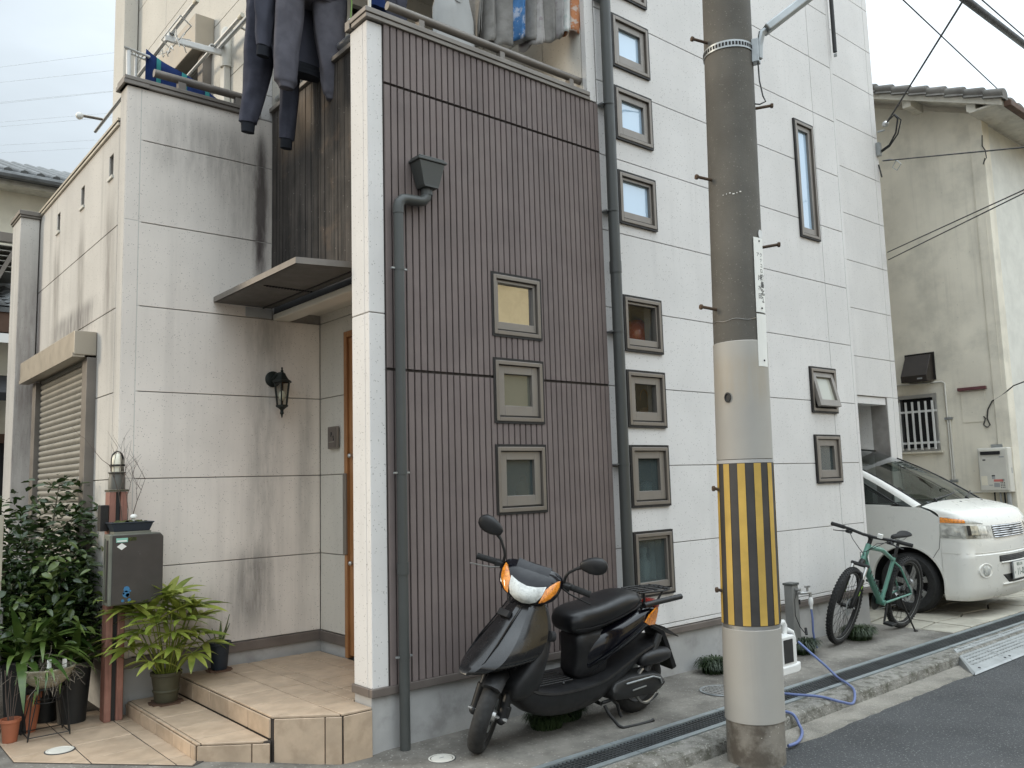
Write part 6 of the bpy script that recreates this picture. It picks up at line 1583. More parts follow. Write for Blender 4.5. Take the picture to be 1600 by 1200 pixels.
    for k in range(3):
        for z in (.565+.016*k,): 
            bb = B(); bb.tube([P(s, z, .006) for s in [.67+.66*i/24 for i in range(25)]], .003, 5); bb.build('intake_slat', 'engine', t)
    # fog lights in shallow pods
    for s in (.43, 1.57):
        p = P(s, .475, .0); n_ = (P(s, .475, .1)-p).normalized(); tt = n_.cross(V((0,0,1))).normalized()
        bb = B(); bb.loft([[p+n_*h+tt*(a_*math.cos(q))+V((0,0,b_*math.sin(q))) for q in [2*PI*k/28 for k in range(28)]] for h, a_, b_ in ((-.01,.115,.078),(.004,.11,.074),(.006,.10,.068),(.001,.092,.062))]); fp = bb.build('fog_pod', 'car', t, smooth=40)
        q0 = p + tt*(.03 if s < 1 else -.03)*(-1 if s < 1 else -1)
        q0 = p
        bb = B(); bb.loft([[q0+n_*h+tt*(r*math.cos(q))+V((0,0,r*math.sin(q))) for q in [2*PI*k/24 for k in range(24)]] for h, r in ((.002,.055),(.012,.052),(.016,.04),(.018,.012))]); bb.build('fog_light', 'lens', fp, smooth=50)
    bb = B(); bb.tube([P(s, .655, .0005) for s in [0+.08*i for i in range(26)]], .003, 5); bb.build('bumper_seam', 'offwhite', t)
    bb = B(); bb.tube([P(0,.84,.001)+V((0,.0,0)), P(0,.70,.001)+V((0,.02,0)), P(0,.66,.001)+V((0,.05,0)), (cx-.851,-.27,.60)], .0028, 5); bb.build('panel_gap', 'grout', t)
    bb = B(); bb.tube([(cx-.8, -.36+.02, 1.045), (cx-.79,-.28,1.088), (cx-.765,-.17,1.148)], .003, 5); bb.build('panel_gap', 'grout', t)
    # number plate
    yp = P(1, .45).y-.03
    bb = B(); bb.box((cx-.168, yp-.004, .362), (cx+.168, yp, .532)); npl = bb.build('number_plate', 'sign', t, bevel=.004)
    bb = B(); bb.box((cx-.175, yp+.0005, .355), (cx+.175, yp+.012, .54)); bb.build('plate_holder', 'steel', npl)
    def pl(txt, size, x, z, m='ink_num', bold=0.):
        lettering(txt, size, Mx.Translation(-o0) @ frame((cx+x, yp-.0046, z), (1,0,0), (0,0,1)), 'plate_green', npl, bold=bold)
    M['plate_green'] = mat('plate_print', (.02,.09,.055), .5)
    pl('\u548c\u6cc9 501', .042, -.01, .503); pl('11-05', .098, .025, .425, bold=.001); pl('\u305d', .036, -.142, .42)
    # wipers, washer nozzles
    for x0, x1 in ((.15, .72), (-.55, .1)):
        bb = B(); pts = []
        for i in range(8):
            f = i/7; x = cx+x0+(x1-x0)*f; pts.append((x, yb(x)+.02+.10*f, 1.205+.055*f))
        bb.tube(pts, .008, 6); bb.tube([pts[0], (cx+x0-.02, yb(cx+x0)-.01, 1.185)], .014, 6); bb.build('wiper', 'car_black', t, smooth=60)
    bb = B(); bb.loft([[(cx+u*.76, yb(cx+u*.76)-.03, 1.179-.05*abs(u)**4), (cx+u*.76, yb(cx+u*.76)+.02, 1.192-.05*abs(u)**4)] for u in [-1+.1*i for i in range(21)]], caps=False, closed=False); bb.build('scuttle', 'car_black', t)
    for x in (-.28, .28):
        bb = B(); bb.sphere((cx+x, -.36, 1.168), .012, 8, 6, (1,1.4,.6)); bb.build('washer_nozzle', 'car_black', t, smooth=60)
    bb = B(); bb.box((cx-.70, -.58, .215), (cx+.70, 3.8, .25)); bb.box((cx-.78,-.46,.252),(cx+.78,-.42,1.0)); bb.build('underbody', 'dark', t)
van()

# ================================================================== GATE POST, MAILBOX, PLANTER TRAY
def gate_post():
    c = V((-.942, 1.705, 0))
    t = thing('lamp_post', 'short reddish timber gate post with a caged lamp on top by the house corner', 'lamp post', (c.x, c.y, .06))
    B = lambda: MB(Mx.Translation((0, 0, -.06)))
    for s in (-1, 1):
        b = B(); b.box((s*.036-.021, -.05, .06), (s*.036+.021, .05, 1.53)); b.build('post_timber', 'post_red', t, bevel=.004)
    b = B(); b.box((-.0145, -.03, .06), (.0145, .045, 1.53)); b.build('post_core', 'wire', t)
    b = B(); b.box((-.062, -.056, 1.531), (.062, .056, 1.545)); b.build('post_cap', 'pot_olive', t, bevel=.003)
    b = B(); b.revolve([(0,1.546),(.052,1.546),(.052,1.625),(.048,1.632),(.048,1.65),(.056,1.655),(.056,1.662),(0,1.662)], 'z', 28); b.build('lamp_base', mat('lamp_base_grey', (.085,.082,.07), .55), t, smooth=40)
    b = B(); b.revolve([(.034,1.663),(.037,1.70),(.036,1.74),(.028,1.77),(.014,1.785),(0,1.79)], 'z', 24); b.build('globe', 'bulb', t, smooth=60)
    for k in range(2):
        a = PI*k/2+.4; b = B(); b.tube([(.047*math.cos(a)*math.cos(q), .047*math.sin(a)*math.cos(q), 1.745+.055*math.sin(q)) if 0 <= q <= PI else (.047*math.cos(a)*math.copysign(1, math.cos(q)), .047*math.sin(a)*math.copysign(1, math.cos(q)), 1.745+q if q < 0 else 1.745-(q-PI)) for q in [-.08]+[PI*i/14 for i in range(15)]+[PI+.08]], .0042, 6); b.build('cage_wire', 'black', t, smooth=60)
    b = B(); b.revolve([(.0455,1.70),(.0495,1.70),(.0495,1.712),(.0455,1.712)], 'z', 28, closed=True); b.build('cage_ring', 'black', t)
    b = B(); b.obox((-.085, -.02, 1.36), (.026,0,0), (0,.035,0), (0,0,.085)); b.build('doorbell_box', 'bronze_dk', t, bevel=.004)
    b = B(); b.obox((-.085, -.056, 1.385), (.015,0,0), (0,.0008,0), (0,0,.03)); b.build('doorbell_lens', 'black', t)
    b = B(); b.tube([(.075,.04,.06),(.075,.04,1.2)], .008, 8); b.build('cable_pipe', 'rust', t)
    m = thing('mailbox', 'square grey metal mailbox with small stickers fixed to the reddish post', 'mailbox', (-.86, 1.55, .8))
    B = lambda: MB(Mx.Translation((.86, -1.55, -.8)))
    b = B(); b.prism([(-1.03, 1.51, .806), (-.70, 1.51, .806), (-.694, 1.51, .812), (-.694, 1.51, 1.232), (-.716, 1.51, 1.256), (-1.03, 1.51, 1.256)], (0, .135, 0)); b.build('box', 'mbox_edge', m, bevel=.006)
    b = B(); b.prism([(-1.012, 1.500, .812), (-.697, 1.500, .812), (-.697, 1.500, 1.229), (-.717, 1.500, 1.25), (-1.012, 1.500, 1.25)], (0, .0095, 0)); b.build('door', 'mbox', m, bevel=.003)
    b = B(); b.box((-1.036, 1.535, .83), (-1.0305, 1.56, 1.22)); b.build('side_rib', 'mbox', m)
    b = B(); b.box((-1.037, 1.60, .84), (-1.0305, 1.612, 1.23)); b.build('side_rib', 'mbox_edge', m)
    for (x0, x1, z0, z1, mm) in ((-.992,-.922,1.205,1.232,'ink_green'),(-.918,-.868,1.212,1.234,'moss'),):
        b = B(); b.box((x0, 1.4985, z0), (x1, 1.4999, z1)); b.build('sticker', mm, m)
    b = B(); b.box((-.986, 1.4978, 1.209), (-.928, 1.4984, 1.218)); b.build('sticker_text', 'sign', m)
    b = B(); b.prism([(-.988,1.4985,1.178),(-.958,1.4985,1.156),(-.928,1.4985,1.178),(-.958,1.4985,1.2)], (0,.0012,0)); b.build('diamond_sticker', 'sign', m)
    for (x, z, rx, rz) in ((-.922,.905,.019,.012),(-.925,.875,.022,.010),(-.915,.868,.012,.008),(-.945,.835,.009,.010),(-.905,.836,.010,.010),(-.94,.88,.006,.005),(-.90,.893,.006,.006)):
        b = B(); b.revolve([(0,1.4988),(rx,1.4988),(rx,1.4999)], 'y', 12, (x,0,z)); b.build('blue_mark', 'ink_blue', m)
    # shallow planter tray with moss on top of the mailbox
    p = thing('planter_tray', 'shallow dark blue planter tray of moss lying on top of the mailbox', 'planter', (-.88, 1.575, 1.262))
    B = lambda: MB(Mx.Translation((.88, -1.575, -1.262)))
    ring = lambda a, c, z: [(-.89+sx*a, 1.575+sy*c, z) for sx, sy in ((-1,-1),(1,-1),(1,1),(-1,1))]
    b = B(); b.box((-1.0,1.52,1.2565),(-.77,1.63,1.272)); b.build('tray_foot', 'mbox_edge', p)
    b = B(); b.loft([ring(.11,.055,1.273), ring(.128,.068,1.322), ring(.135,.074,1.326), ring(.135,.074,1.332), ring(.120,.062,1.332), ring(.118,.06,1.318)]); b.build('tray', 'pot_blue', p, bevel=.003)
    b = B(); n = 14
    b.loft([[(-.89-.118+.236*i/n, 1.575-.06+.12*j/8, 1.322+.028*max(0,mnoise.noise(V((i*.7,j*.7,2))))+.012*math.sin(PI*i/n)) for i in range(n+1)] for j in range(9)], caps=False, closed=False); o = b.build('moss', 'moss', p, smooth=60)
    tw = thing('dry_shrub', 'bare twiggy seedling growing from the mossy tray', 'plant', (-.90, 1.60, 1.33))
    rr = random.Random(4)
    def branch(p0, d, L, r, lv, par, out):
        pts = [p0]; q = p0.copy()
        for i in range(4):
            d = (d + V((rr.uniform(-.18,.18), rr.uniform(-.18,.18), rr.uniform(-.05,.15)))).normalized(); q = q + d*(L/4); pts.append(q.copy())
            if lv and i >= 1:
                branch(q.copy(), (d + V((rr.uniform(-1,1), rr.uniform(-.7,.7), rr.uniform(.0,.4)))).normalized(), L*.55, r*.6, lv-1, par, out)
        out.tube(pts, [r*(1-.15*i) for i in range(5)], 5)
    for k in range(3):
        b = MB(); branch(V((.03*k-.03, 0, -.01)), V((.1*k-.05, 0, 1)).normalized(), .42-.06*k, .0035, 2, tw, b); b.build('twig', 'twig', tw, smooth=60)
    o = thing('mushroom_pick', 'tiny white mushroom ornament stuck in the mossy tray', 'ornament', (-.875, 1.55, 1.335))
    b = MB(); b.revolve([(0,-.01),(.009,-.01),(.007,.025),(.0,.026)], 'z', 12); b.build('stalk', 'sign', o, smooth=60)
    b = MB(); b.revolve([(0,.024),(.021,.022),(.024,.03),(.016,.043),(0,.048)], 'z', 16); b.build('cap', 'sign', o, smooth=60)
gate_post()

# ================================================================== PLANTS
def leaf_mesh(name, L, w, m, curl=.25, fold=.18, n=7, tipw=.5, arch=1.):
    """leaf along +x from the origin, drooping towards -z"""
    mb = MB(); rows = []
    for i in range(n+1):
        f = i/n; ww = w*.5*(math.sin(PI*min(1, f*tipw*1.0+.0) if False else PI*f**tipw)**.8 if 0 < f < 1 else 0.02)
        x = L*(math.sin(curl*f*arch)/(curl*arch) if curl else f); z = -L*(1-math.cos(curl*f*arch))/(curl*arch) if curl else 0
        rows.append([(x, -ww, z+fold*ww), (x, 0, z), (x, ww, z+fold*ww)])
    mb.loft(rows, caps=False, closed=False)
    me = mb.mesh(name, 70, recalc=False); me.materials.append(M[m]); return me
def orient(p, d, up=V((0,0,1)), s=1., roll=0.):
    d = V(d).normalized()
    y = up.cross(d)
    if y.length < 1e-3: y = V((0,1,0))
    y.normalize(); z = d.cross(y)
    m = Mx((d, y, z)).transposed().to_4x4() @ Mx.Rotation(roll, 4, 'X') @ Mx.Scale(s, 4); m.translation = V(p); return m
rp = random.Random(21)
M['pot_dark'] = mat('black_nursery_pot', (.012,.013,.013), .6)
def pot(t, prof, m, n=28): return MB().revolve(prof, 'z', n).build('pot', m, t, smooth=40)
def saucer(x, y, z, r, label):
    o = thing('pot_mat', label, 'mat', (x, y, z))
    for i in range(5):
        b = MB(); yy = -r+2*r*(i+.5)/5; w = math.sqrt(max(.02*r*r, r*r-yy*yy)); b.box((-w, yy-.8*r/5, .001), (w, yy+.8*r/5, .010)); b.build('mat_strip', 'brown_wood', o)
    return o
def palm():
    x, y, z = -.655, 1.525, ZS
    saucer(x, y, z, .105, 'brown slatted mat under the palm pot on the low step')
    t = thing('potted_palm', 'yellow green fan leaved palm in an olive pot on the low step', 'potted plant', (x, y, z+.011))
    pot(t, [(0,0),(.068,0),(.072,.01),(.082,.10),(.092,.165),(.100,.17),(.100,.190),(.088,.190),(.083,.165),(0,.16)], 'pot_olive')
    b = MB(); b.revolve([(.0785,.06),(.0835,.065),(.0845,.075),(.079,.08)], 'z', 28); b.build('pot_band', 'pot_olive', t, smooth=60)
    b = MB(); b.revolve([(0,.163),(.083,.160)], 'z', 20); b.build('potting_soil', 'soil', t)
    lm = [leaf_mesh('leaf', 1., w, 'leaf_palm', c, .22, 7, .75) for w, c in ((.20,.6),(.23,.85),(.19,.45))]
    stems = [(0,0,.50),(.04,-.03,.42),(-.05,-.02,.38),(.05,.03,.34),(-.09,.02,.30),(.10,-.04,.28),(-.02,-.07,.28),(.07,.05,.24),(-.10,-.05,.22),(.13,.0,.42),(-.13,.03,.46),(.02,.06,.46),(-.05,.05,.46),(.0,-.11,.20),(.14,-.06,.25),(-.15,-.04,.30),(.05,-.10,.36),(-.08,-.09,.36),(.16,.03,.33),(-.17,.03,.20),(.09,-.10,.14),(-.1,-.11,.13),(.02,-.02,.52),(-.07,.05,.40),(.12,.04,.40),(.18,-.02,.18),(-.19,-.03,.27),(0,-.13,.30),(-.15,.06,.42)]
    for (sx, sy, h) in stems:
        base = V((sx*.25, sy*.25, .16)); topp = V((sx*1.35, sy*1.35, .16+h))
        b = MB(); b.tube([base, base.lerp(topp, .5)+V((0,0,.02)), topp], [.006,.004,.0028], 6); b.build('stem', 'leaf_palm', t, smooth=60)
        dirn = (topp-base).normalized(); out = V((sx, sy, 0)); out = out.normalized() if out.length > .01 else V((.2,-1,0)).normalized()
        n = rp.randint(6, 8); a0 = rp.uniform(0, 1)
        for k in range(n):
            a = 2*PI*(k+a0)/n*.92; 
            d = V((math.cos(a), math.sin(a), 0))*.9 + out*.5 + V((0,0,rp.uniform(.15,.8) if h > .3 else rp.uniform(-.1,.4)))
            L = rp.uniform(.19,.255)*(1.1 if h > .3 else .85)
            inst(rp.choice(lm), 'leaf', t, orient(topp, d, s=L, roll=rp.uniform(-.4,.4)))
palm()
def snake_plant():
    x, y, z = -.252, 1.655, ZP
    saucer(x, y, z, .085, 'brown slatted mat under the small blue pot by the wall')
    t = thing('potted_snake_plant', 'dark blue pot with pale edged sword leaves by the wall on the top step', 'potted plant', (x, y, z+.011))
    pot(t, [(0,0),(.052,0),(.055,.01),(.066,.15),(.070,.165),(.079,.168),(.079,.186),(.068,.186),(.064,.165),(0,.16)], 'pot_blue')
    b = MB(); b.revolve([(0,.163),(.064,.160)], 'z', 20); b.build('potting_soil', 'soil', t)
    for (dx, dy, lean, L, w, tw) in ((.02,0,.25,.21,.035,.4),(.005,.0,.02,.17,.03,-.3),(-.02,-.01,-.28,.13,.03,.6),(-.03,.01,-.55,.10,.04,1.),(.0,-.02,.45,.15,.03,.2)):
        n = 6; rows = []; rows2 = []; rows3 = []
        for i in range(n+1):
            f = i/n; ww = w*.5*(1-f**2.5)*(.75+.5*f)+.001; c = V((dx+lean*L*f**1.3, dy, .155+L*f)); s = V((math.cos(tw+f*.5), math.sin(tw+f*.5), 0))
            nn = V((-s.y, s.x, 0))*.004
            rows.append([c-s*ww*.72, c+nn*1.2, c+s*ww*.72]); rows2.append([c-s*ww, c-s*ww*.72]); rows3.append([c+s*ww*.72, c+s*ww])
        b = MB(); b.loft(rows, caps=False, closed=False); lf = b.build('leaf', 'leaf_snake', t, smooth=60, recalc=False)
        b = MB(); b.loft(rows2, caps=False, closed=False); b.loft(rows3, caps=False, closed=False); b.build('leaf_margin', 'leaf_edge', lf)
    b = MB(); 
    lm = leaf_mesh('leaf', 1., .3, 'leaf_palm', .6); 
    for k in range(5): inst(lm, 'leaf', t, orient((-.06,0,.17), (-1+.3*k, -.5+.2*k, .6-.1*k), s=.06))
snake_plant()
def shrub():
    bx, by = -1.28, 2.35
    t = thing('garden_shrub', 'dark glossy leaved shrub growing in front of the roller shutter', 'shrub', (bx, by, .05))
    lm = [leaf_mesh('leaf', 1., w, 'leaf_shrub', c, .3, 4, .75) for w, c in ((.42,.5),(.5,.8),(.36,.3))]
    # limbs
    tips = []
    rr = random.Random(8)
    for k in range(15):
        a = 2*PI*k/15+rr.uniform(-.2,.2); rad = rr.uniform(.12,.46); h = rr.choice((.85,1.0,1.15,1.3,1.45)) if k > 2 else 1.55
        tip = V((rad*math.cos(a)*1.0, rad*math.sin(a)*1.25, h - (.25 if rad > .35 else 0)))
        mid = V((tip.x*.35, tip.y*.35, h*.5))
        b = MB(); b.tube([(tip.x*.08, tip.y*.08, 0), mid, mid.lerp(tip, .6)+V((0,0,.03)), tip], [.013,.010,.006,.003], 6); b.build('branch', 'stem', t, smooth=60)
        tips.append((mid, tip))
    pts = []
    while len(pts) < 6500:
        mid, tip = rr.choice(tips); f = rr.uniform(-.25, 1.08); c = mid.lerp(tip, f); s = .17 if f < .9 else .10
        p = c + V((rr.gauss(0, s), rr.gauss(0, s), rr.gauss(0, .09)))
        if p.z > 1.62 or p.z < (.5 if p.y < -.1 else .3) or abs(p.x) > .56 or p.x+bx > -.945: continue
        if p.z > 1.42 and rr.random() < .4: continue
        pts.append(p)
    cam = V((-2.573-bx, -4.365-by, 1.5)); pts.sort(key=lambda p: (p-cam).length)
    rest = MB()
    for i, p in enumerate(pts):
        d = V((rr.gauss(0,1), rr.gauss(0,1), rr.uniform(-.6,.5))) + V((p.x, p.y, 0))*1.2
        m = orient(p, d, s=rr.uniform(.055,.10), roll=rr.uniform(-.9,.9))
        if i < 285: inst(rr.choice(lm), 'leaf', t, m)
        else:
            L = m.to_scale().x
            q = [m @ V(v) for v in ((0,0,0),(.35,-.2,.05),(.35,.0,-.02),(.35,.2,.05),(.75,-.17,0),(.75,0,-.08),(.75,.17,0),(1,0,-.16))]
            rest.add(q, [(0,1,2),(0,2,3),(1,4,5,2),(2,5,6,3),(4,7,5),(5,7,6)])
    tag(rest.build('foliage', 'leaf_shrub', t, smooth=60, recalc=False), kind='stuff')
shrub()
def clivia(x, y, z, name_label, n, L0, potr, poth, seed, xmin=None):
    t = thing('strap_leaf_plant', name_label, 'potted plant', (x, y, z))
    rr = random.Random(seed)
    pot(t, [(0,0),(potr*.75,0),(potr,poth),(potr*1.08,poth),(potr*1.08,poth+.02),(potr*.95,poth+.02),(0,poth-.01)], 'pot_dark')
    lm = [leaf_mesh('leaf', 1., w, 'leaf_clivia', c, .25, 9, .5) for w, c in ((.12,1.1),(.13,1.5),(.11,.8),(.12,1.8))]
    for k in range(n):
        a = rr.uniform(0, 2*PI); e = rr.uniform(.35, 1.3)
        d = V((math.cos(a)*math.cos(e), math.sin(a)*math.cos(e), math.sin(e)))
        inst(rr.choice(lm), 'leaf', t, orient((d.x*.03, d.y*.03, poth), d, s=rr.uniform(.75,1.1)*L0, roll=rr.uniform(-.25,.25)))
clivia(-1.44, 1.84, .06, 'large strap leaved plant in a dark pot behind the wire stand', 44, .50, .11, .42, 3)
clivia(-1.14, 1.86, .06, 'strap leaved plant in a dark pot just left of the reddish post', 46, .46, .11, .36, 5)
clivia(-1.27, 2.02, .06, 'strap leaved plant in shade under the shrub', 44, .50, .1, .5, 9)
def wire_stand():
    x, y, z = -1.335, 1.64, ZA
    s = thing('wire_plant_stand', 'black wire plant stand on the tiled forecourt', 'plant stand', (x, y, z))
    for (sx, sy) in ((-1,-1),(1,-1),(-1,1),(1,1)):
        b = MB(); b.tube([(sx*.095, sy*.08, .285), (sx*.115, sy*.10, .0), ], .004, 6); b.tube([(sx*.06, sy*.08, .285), (sx*.115, sy*.10, .0)], .003, 6); b.build('leg', 'black', s, smooth=60)
    b = MB(); b.tube([(.10*math.cos(a), .085*math.sin(a), .285) for a in [2*PI*i/28 for i in range(28)]], .004, 6, closed=True); b.tube([(.07*math.cos(a), .06*math.sin(a), .20) for a in [2*PI*i/24 for i in range(24)]], .003, 6, closed=True)
    for i in range(10):
        a = 2*PI*i/10; b.tube([(.10*math.cos(a), .085*math.sin(a), .285), (.07*math.cos(a), .06*math.sin(a), .20)], .003, 5)
    b.build('basket_ring', 'black', s, smooth=60)
    b = MB()
    for q in (((-.112,-.097,.02),(.112,-.097,.02)),((-.112,.097,.02),(.112,.097,.02)),((-.112,-.097,.02),(-.112,.097,.02)),((.112,-.097,.02),(.112,.097,.02))): b.tube(q, .0035, 6)
    b.build('foot_rail', 'black', s, smooth=60)
    p = thing('hanging_bowl', 'wide cream bowl of tangled dry roots on the wire stand', 'planter', (x, y, z+.29))
    b = MB(); b.revolve([(0,-.005),(.06,0),(.10,.025),(.135,.07),(.152,.105),(.158,.11),(.158,.118),(.148,.118),(.13,.09),(0,.07)], 'z', 32, mod=lambda a, j: .0016*math.sin(18*a) if 2 < j < 5 else 0); b.build('bowl', 'bowl', p, smooth=50)
    for h, r in ((.045,.116),(.06,.128),(.078,.140)):
        b = MB(); b.revolve([(r,h-.003),(r+.004,h),(r,h+.003)], 'z', 32); b.build('bowl_ridge', 'bowl', p, smooth=60)
    rr = random.Random(13); b = MB()
    for k in range(150):
        a = rr.uniform(0, 2*PI); r0 = rr.uniform(.02,.14); q = V((r0*math.cos(a), r0*math.sin(a), .095)); d = V((rr.gauss(0,1)+.5, rr.gauss(0,1), rr.uniform(-.1,1.1))).normalized(); pts = [q]
        for i in range(5):
            d = (d+V((rr.gauss(0,.5), rr.gauss(0,.5), rr.gauss(-.28,.35)))).normalized(); q = q+d*.035; pts.append(q)
        b.tube(pts, .0014, 4)
    tag(b.build('dry_roots', 'root', p), kind='stuff')
    lm = [leaf_mesh('leaf', 1., w, 'leaf_clivia', c, .25, 7, .5) for w, c in ((.07,1.2),(.09,1.6))]
    for k in range(13):
        a = rr.uniform(0, 2*PI); e = rr.uniform(.3,1.0); d = V((math.cos(a)*math.cos(e), math.sin(a)*math.cos(e), math.sin(e)))
        inst(rr.choice(lm), 'leaf', p, orient((d.x*.05, d.y*.05, .09), d, s=rr.uniform(.16,.28), roll=rr.uniform(-.3,.3)))
    for (dx, dz) in ((.075,.165),(-.01,.17)):
        b = MB(); b.box((dx-.012, -.09, .07), (dx+.012, -.087, dz)); b.build('plant_label', 'sign', p)
    q = thing('terracotta_pot', 'terracotta pot held in the wire stand under the cream bowl', 'pot', (x-.07, y+.17, z))
    MB().revolve([(0,.0),(.05,.0),(.068,.14),(.068,.20),(.078,.20),(.078,.235),(.062,.235),(.058,.2),(0,.19)], 'z', 28).build('pot', 'pot_terra', q, smooth=40)
    tag(q, 'terracotta pot standing behind the wire stand below the cream bowl')
    o = thing('terracotta_pot', 'small orange plastic pot with bare twigs at the left edge of the forecourt', 'pot', (-1.527, 1.635, ZA))
    MB().revolve([(0,.0),(.038,.0),(.040,.006),(.050,.10),(.052,.115),(.058,.117),(.058,.135),(.049,.135),(.046,.11),(0,.10)], 'z', 28).build('pot', 'pot_terra', o, smooth=40)
    MB().revolve([(0,.104),(.046,.104)], 'z', 20).build('potting_soil', 'soil', o)
    b = MB()
    for k in range(7):
        a = rr.uniform(0, 2*PI); b.tube([(.01*math.cos(a), .01*math.sin(a), .1), (.03*math.cos(a), .03*math.sin(a), .25), (.04*math.cos(a+.5), .04*math.sin(a+.5), .42)], .0022, 5)
    b.build('twigs', 'twig', o)
wire_stand()
def left_fence():
    t = thing('block_pillar', 'weathered grey concrete block wall end at the far left of the forecourt', 'wall', (-1.75, 1.95, 0))
    for k in range(4):
        b = MB(); z = .05+k*.195; b.box((-.30 if k % 2 else -.39, -.06, z), (.205, .09, z+.188)); b.build('block', 'block', t, bevel=.005)
    b = MB(); b.box((-.3, -.05, .05), (.198, .08, .80)); b.build('mortar', 'grout', t)
    f = thing('lattice_fence', 'beige aluminium slatted fence panel standing on the block wall end at the left edge', 'fence', (-1.75, 1.95, .79))
    Z0 = .03
    b = MB(); b.box((.155, -.02, Z0), (.195, .02, .61)); b.build('fence_post', 'offwhite_f', f, bevel=.003)
    b = MB(); b.box((-.5, -.02, Z0), (.1545, .02, Z0+.04)); b.build('bottom_rail', 'offwhite_f', f, bevel=.003)
    b = MB(); b.box((-.5, -.02, .57), (.1545, .02, .61)); b.build('top_rail', 'offwhite_f', f, bevel=.003)
    for k in range(9):
        b = MB(); z = Z0+.065+k*.055; b.box((-.5, -.008, z), (.1545, .004, z+.035)); b.build('slat', 'offwhite_f', f)
M['offwhite_f'] = mat('beige_aluminium', (.40, .365, .29), .5, .2)
left_fence()
def grass_clump(x, y, r, h, n, label, seed):
    rr = random.Random(seed); b = MB()
    for k in range(n):
        a = rr.uniform(0, 2*PI); q = r*math.sqrt(rr.random())*.75; p = V((q*math.cos(a), q*math.sin(a)*.8, 0)); a2 = a+rr.gauss(0, .9)
        L = rr.uniform(.6, 1.)*h; d = V((math.cos(a2), math.sin(a2), 0)); s = V((-d.y, d.x, 0))*.0035
        L *= 1.25-.5*(q/r)**2; m1 = p+d*L*.22+V((0,0,L*.85)); m2 = p+d*L*.62+V((0,0,L*.95)); m3 = p+d*L*1.0+V((0,0,L*.55))
        b.add([p-s,p+s,m1-s,m1+s,m2-s*.8,m2+s*.8,m3], [(0,1,3,2),(2,3,5,4),(4,5,6)])
    o = b.build('grass_clump', 'grass', recalc=False, smooth=60); o.location = (x, y, .0); tag(o, label, 'grass clump', 'dark grass clumps in the pavement')
    return o
for q in ((1.06,-.30,.14,.10,520,'dark grass clump under the front of the scooter floor',1),(1.27,-.24,.15,.11,520,'dark grass clump growing behind the scooter side stand',2),(2.0,-.20,.16,.11,520,'dark grass clump beside the rear wheel of the scooter',3),(2.95,-.16,.14,.11,420,'dark grass clump just left of the pole against the pavement',4),
          (4.03,-.25,.16,.12,560,'dark grass clump at the foot of the hydrant post',5),(4.93,-.29,.17,.11,600,'dark grass clump beside the bicycle front wheel',6)): grass_clump(*q)

# ================================================================== WATER POST, HOSE REEL, HOSE
def water_post():
    x, y = 4.06, -.17
    t = thing('water_post', 'grey standpipe post with tap against the white wall', 'water tap', (x, y, 0))
    b = MB(); b.box((-.05,-.04,0),(.05,.04,.565)); b.build('post', 'ink_post', t, bevel=.006)
    b = MB(); b.box((-.057,-.047,.566),(.057,.047,.585)); b.build('post_cap', 'pipe', t, bevel=.004)
    b = MB(); b.box((-.11,-.09,-.002),(.11,.09,.02)); b.build('foot', 'concrete', t, bevel=.005)
    b = MB(); b.tube([(.02,-.04,.50),(.02,-.085,.50),(.06,-.12,.505),(.10,-.12,.50),(.10,-.12,.455)], .013, 10); b.tube([(.06,-.12,.505),(.06,-.12,.55)], .010, 8); b.obox((.06,-.12,.555),(.03,0,0),(0,.012,0),(0,0,.008)); b.tube([(.0,-.045,.53),(.0,-.09,.53)], .012, 8); b.build('tap', 'alloy', t, smooth=40)
    b = MB(); b.revolve([(0,0),(.014,0),(.02,-.01),(.022,-.05),(.015,-.07),(.013,-.10),(0,-.10)], 'z', 16, (.10,-.12,.462)); b.build('hose_connector', 'white', t, smooth=40)
    b = MB(); b.tube([(.0,-.06,.53),(-.05,-.06,.45),(-.055,-.06,.32),(-.01,-.07,.22),(.06,-.07,.16)], .004, 6); b.tube([(.05,-.09,.15),(.075,-.07,.20)], .012, 8); b.build('loose_lead', 'wire', t, smooth=60)
    b = MB(); b.tube([(.05,-.0415,.44),(.05,-.0415,.40)], .01, 8); b.build('screw', 'wire', t)
M['ink_post'] = mat('grey_post_plastic', (.20,.20,.19), .55, var=.1)
water_post()
HL = []
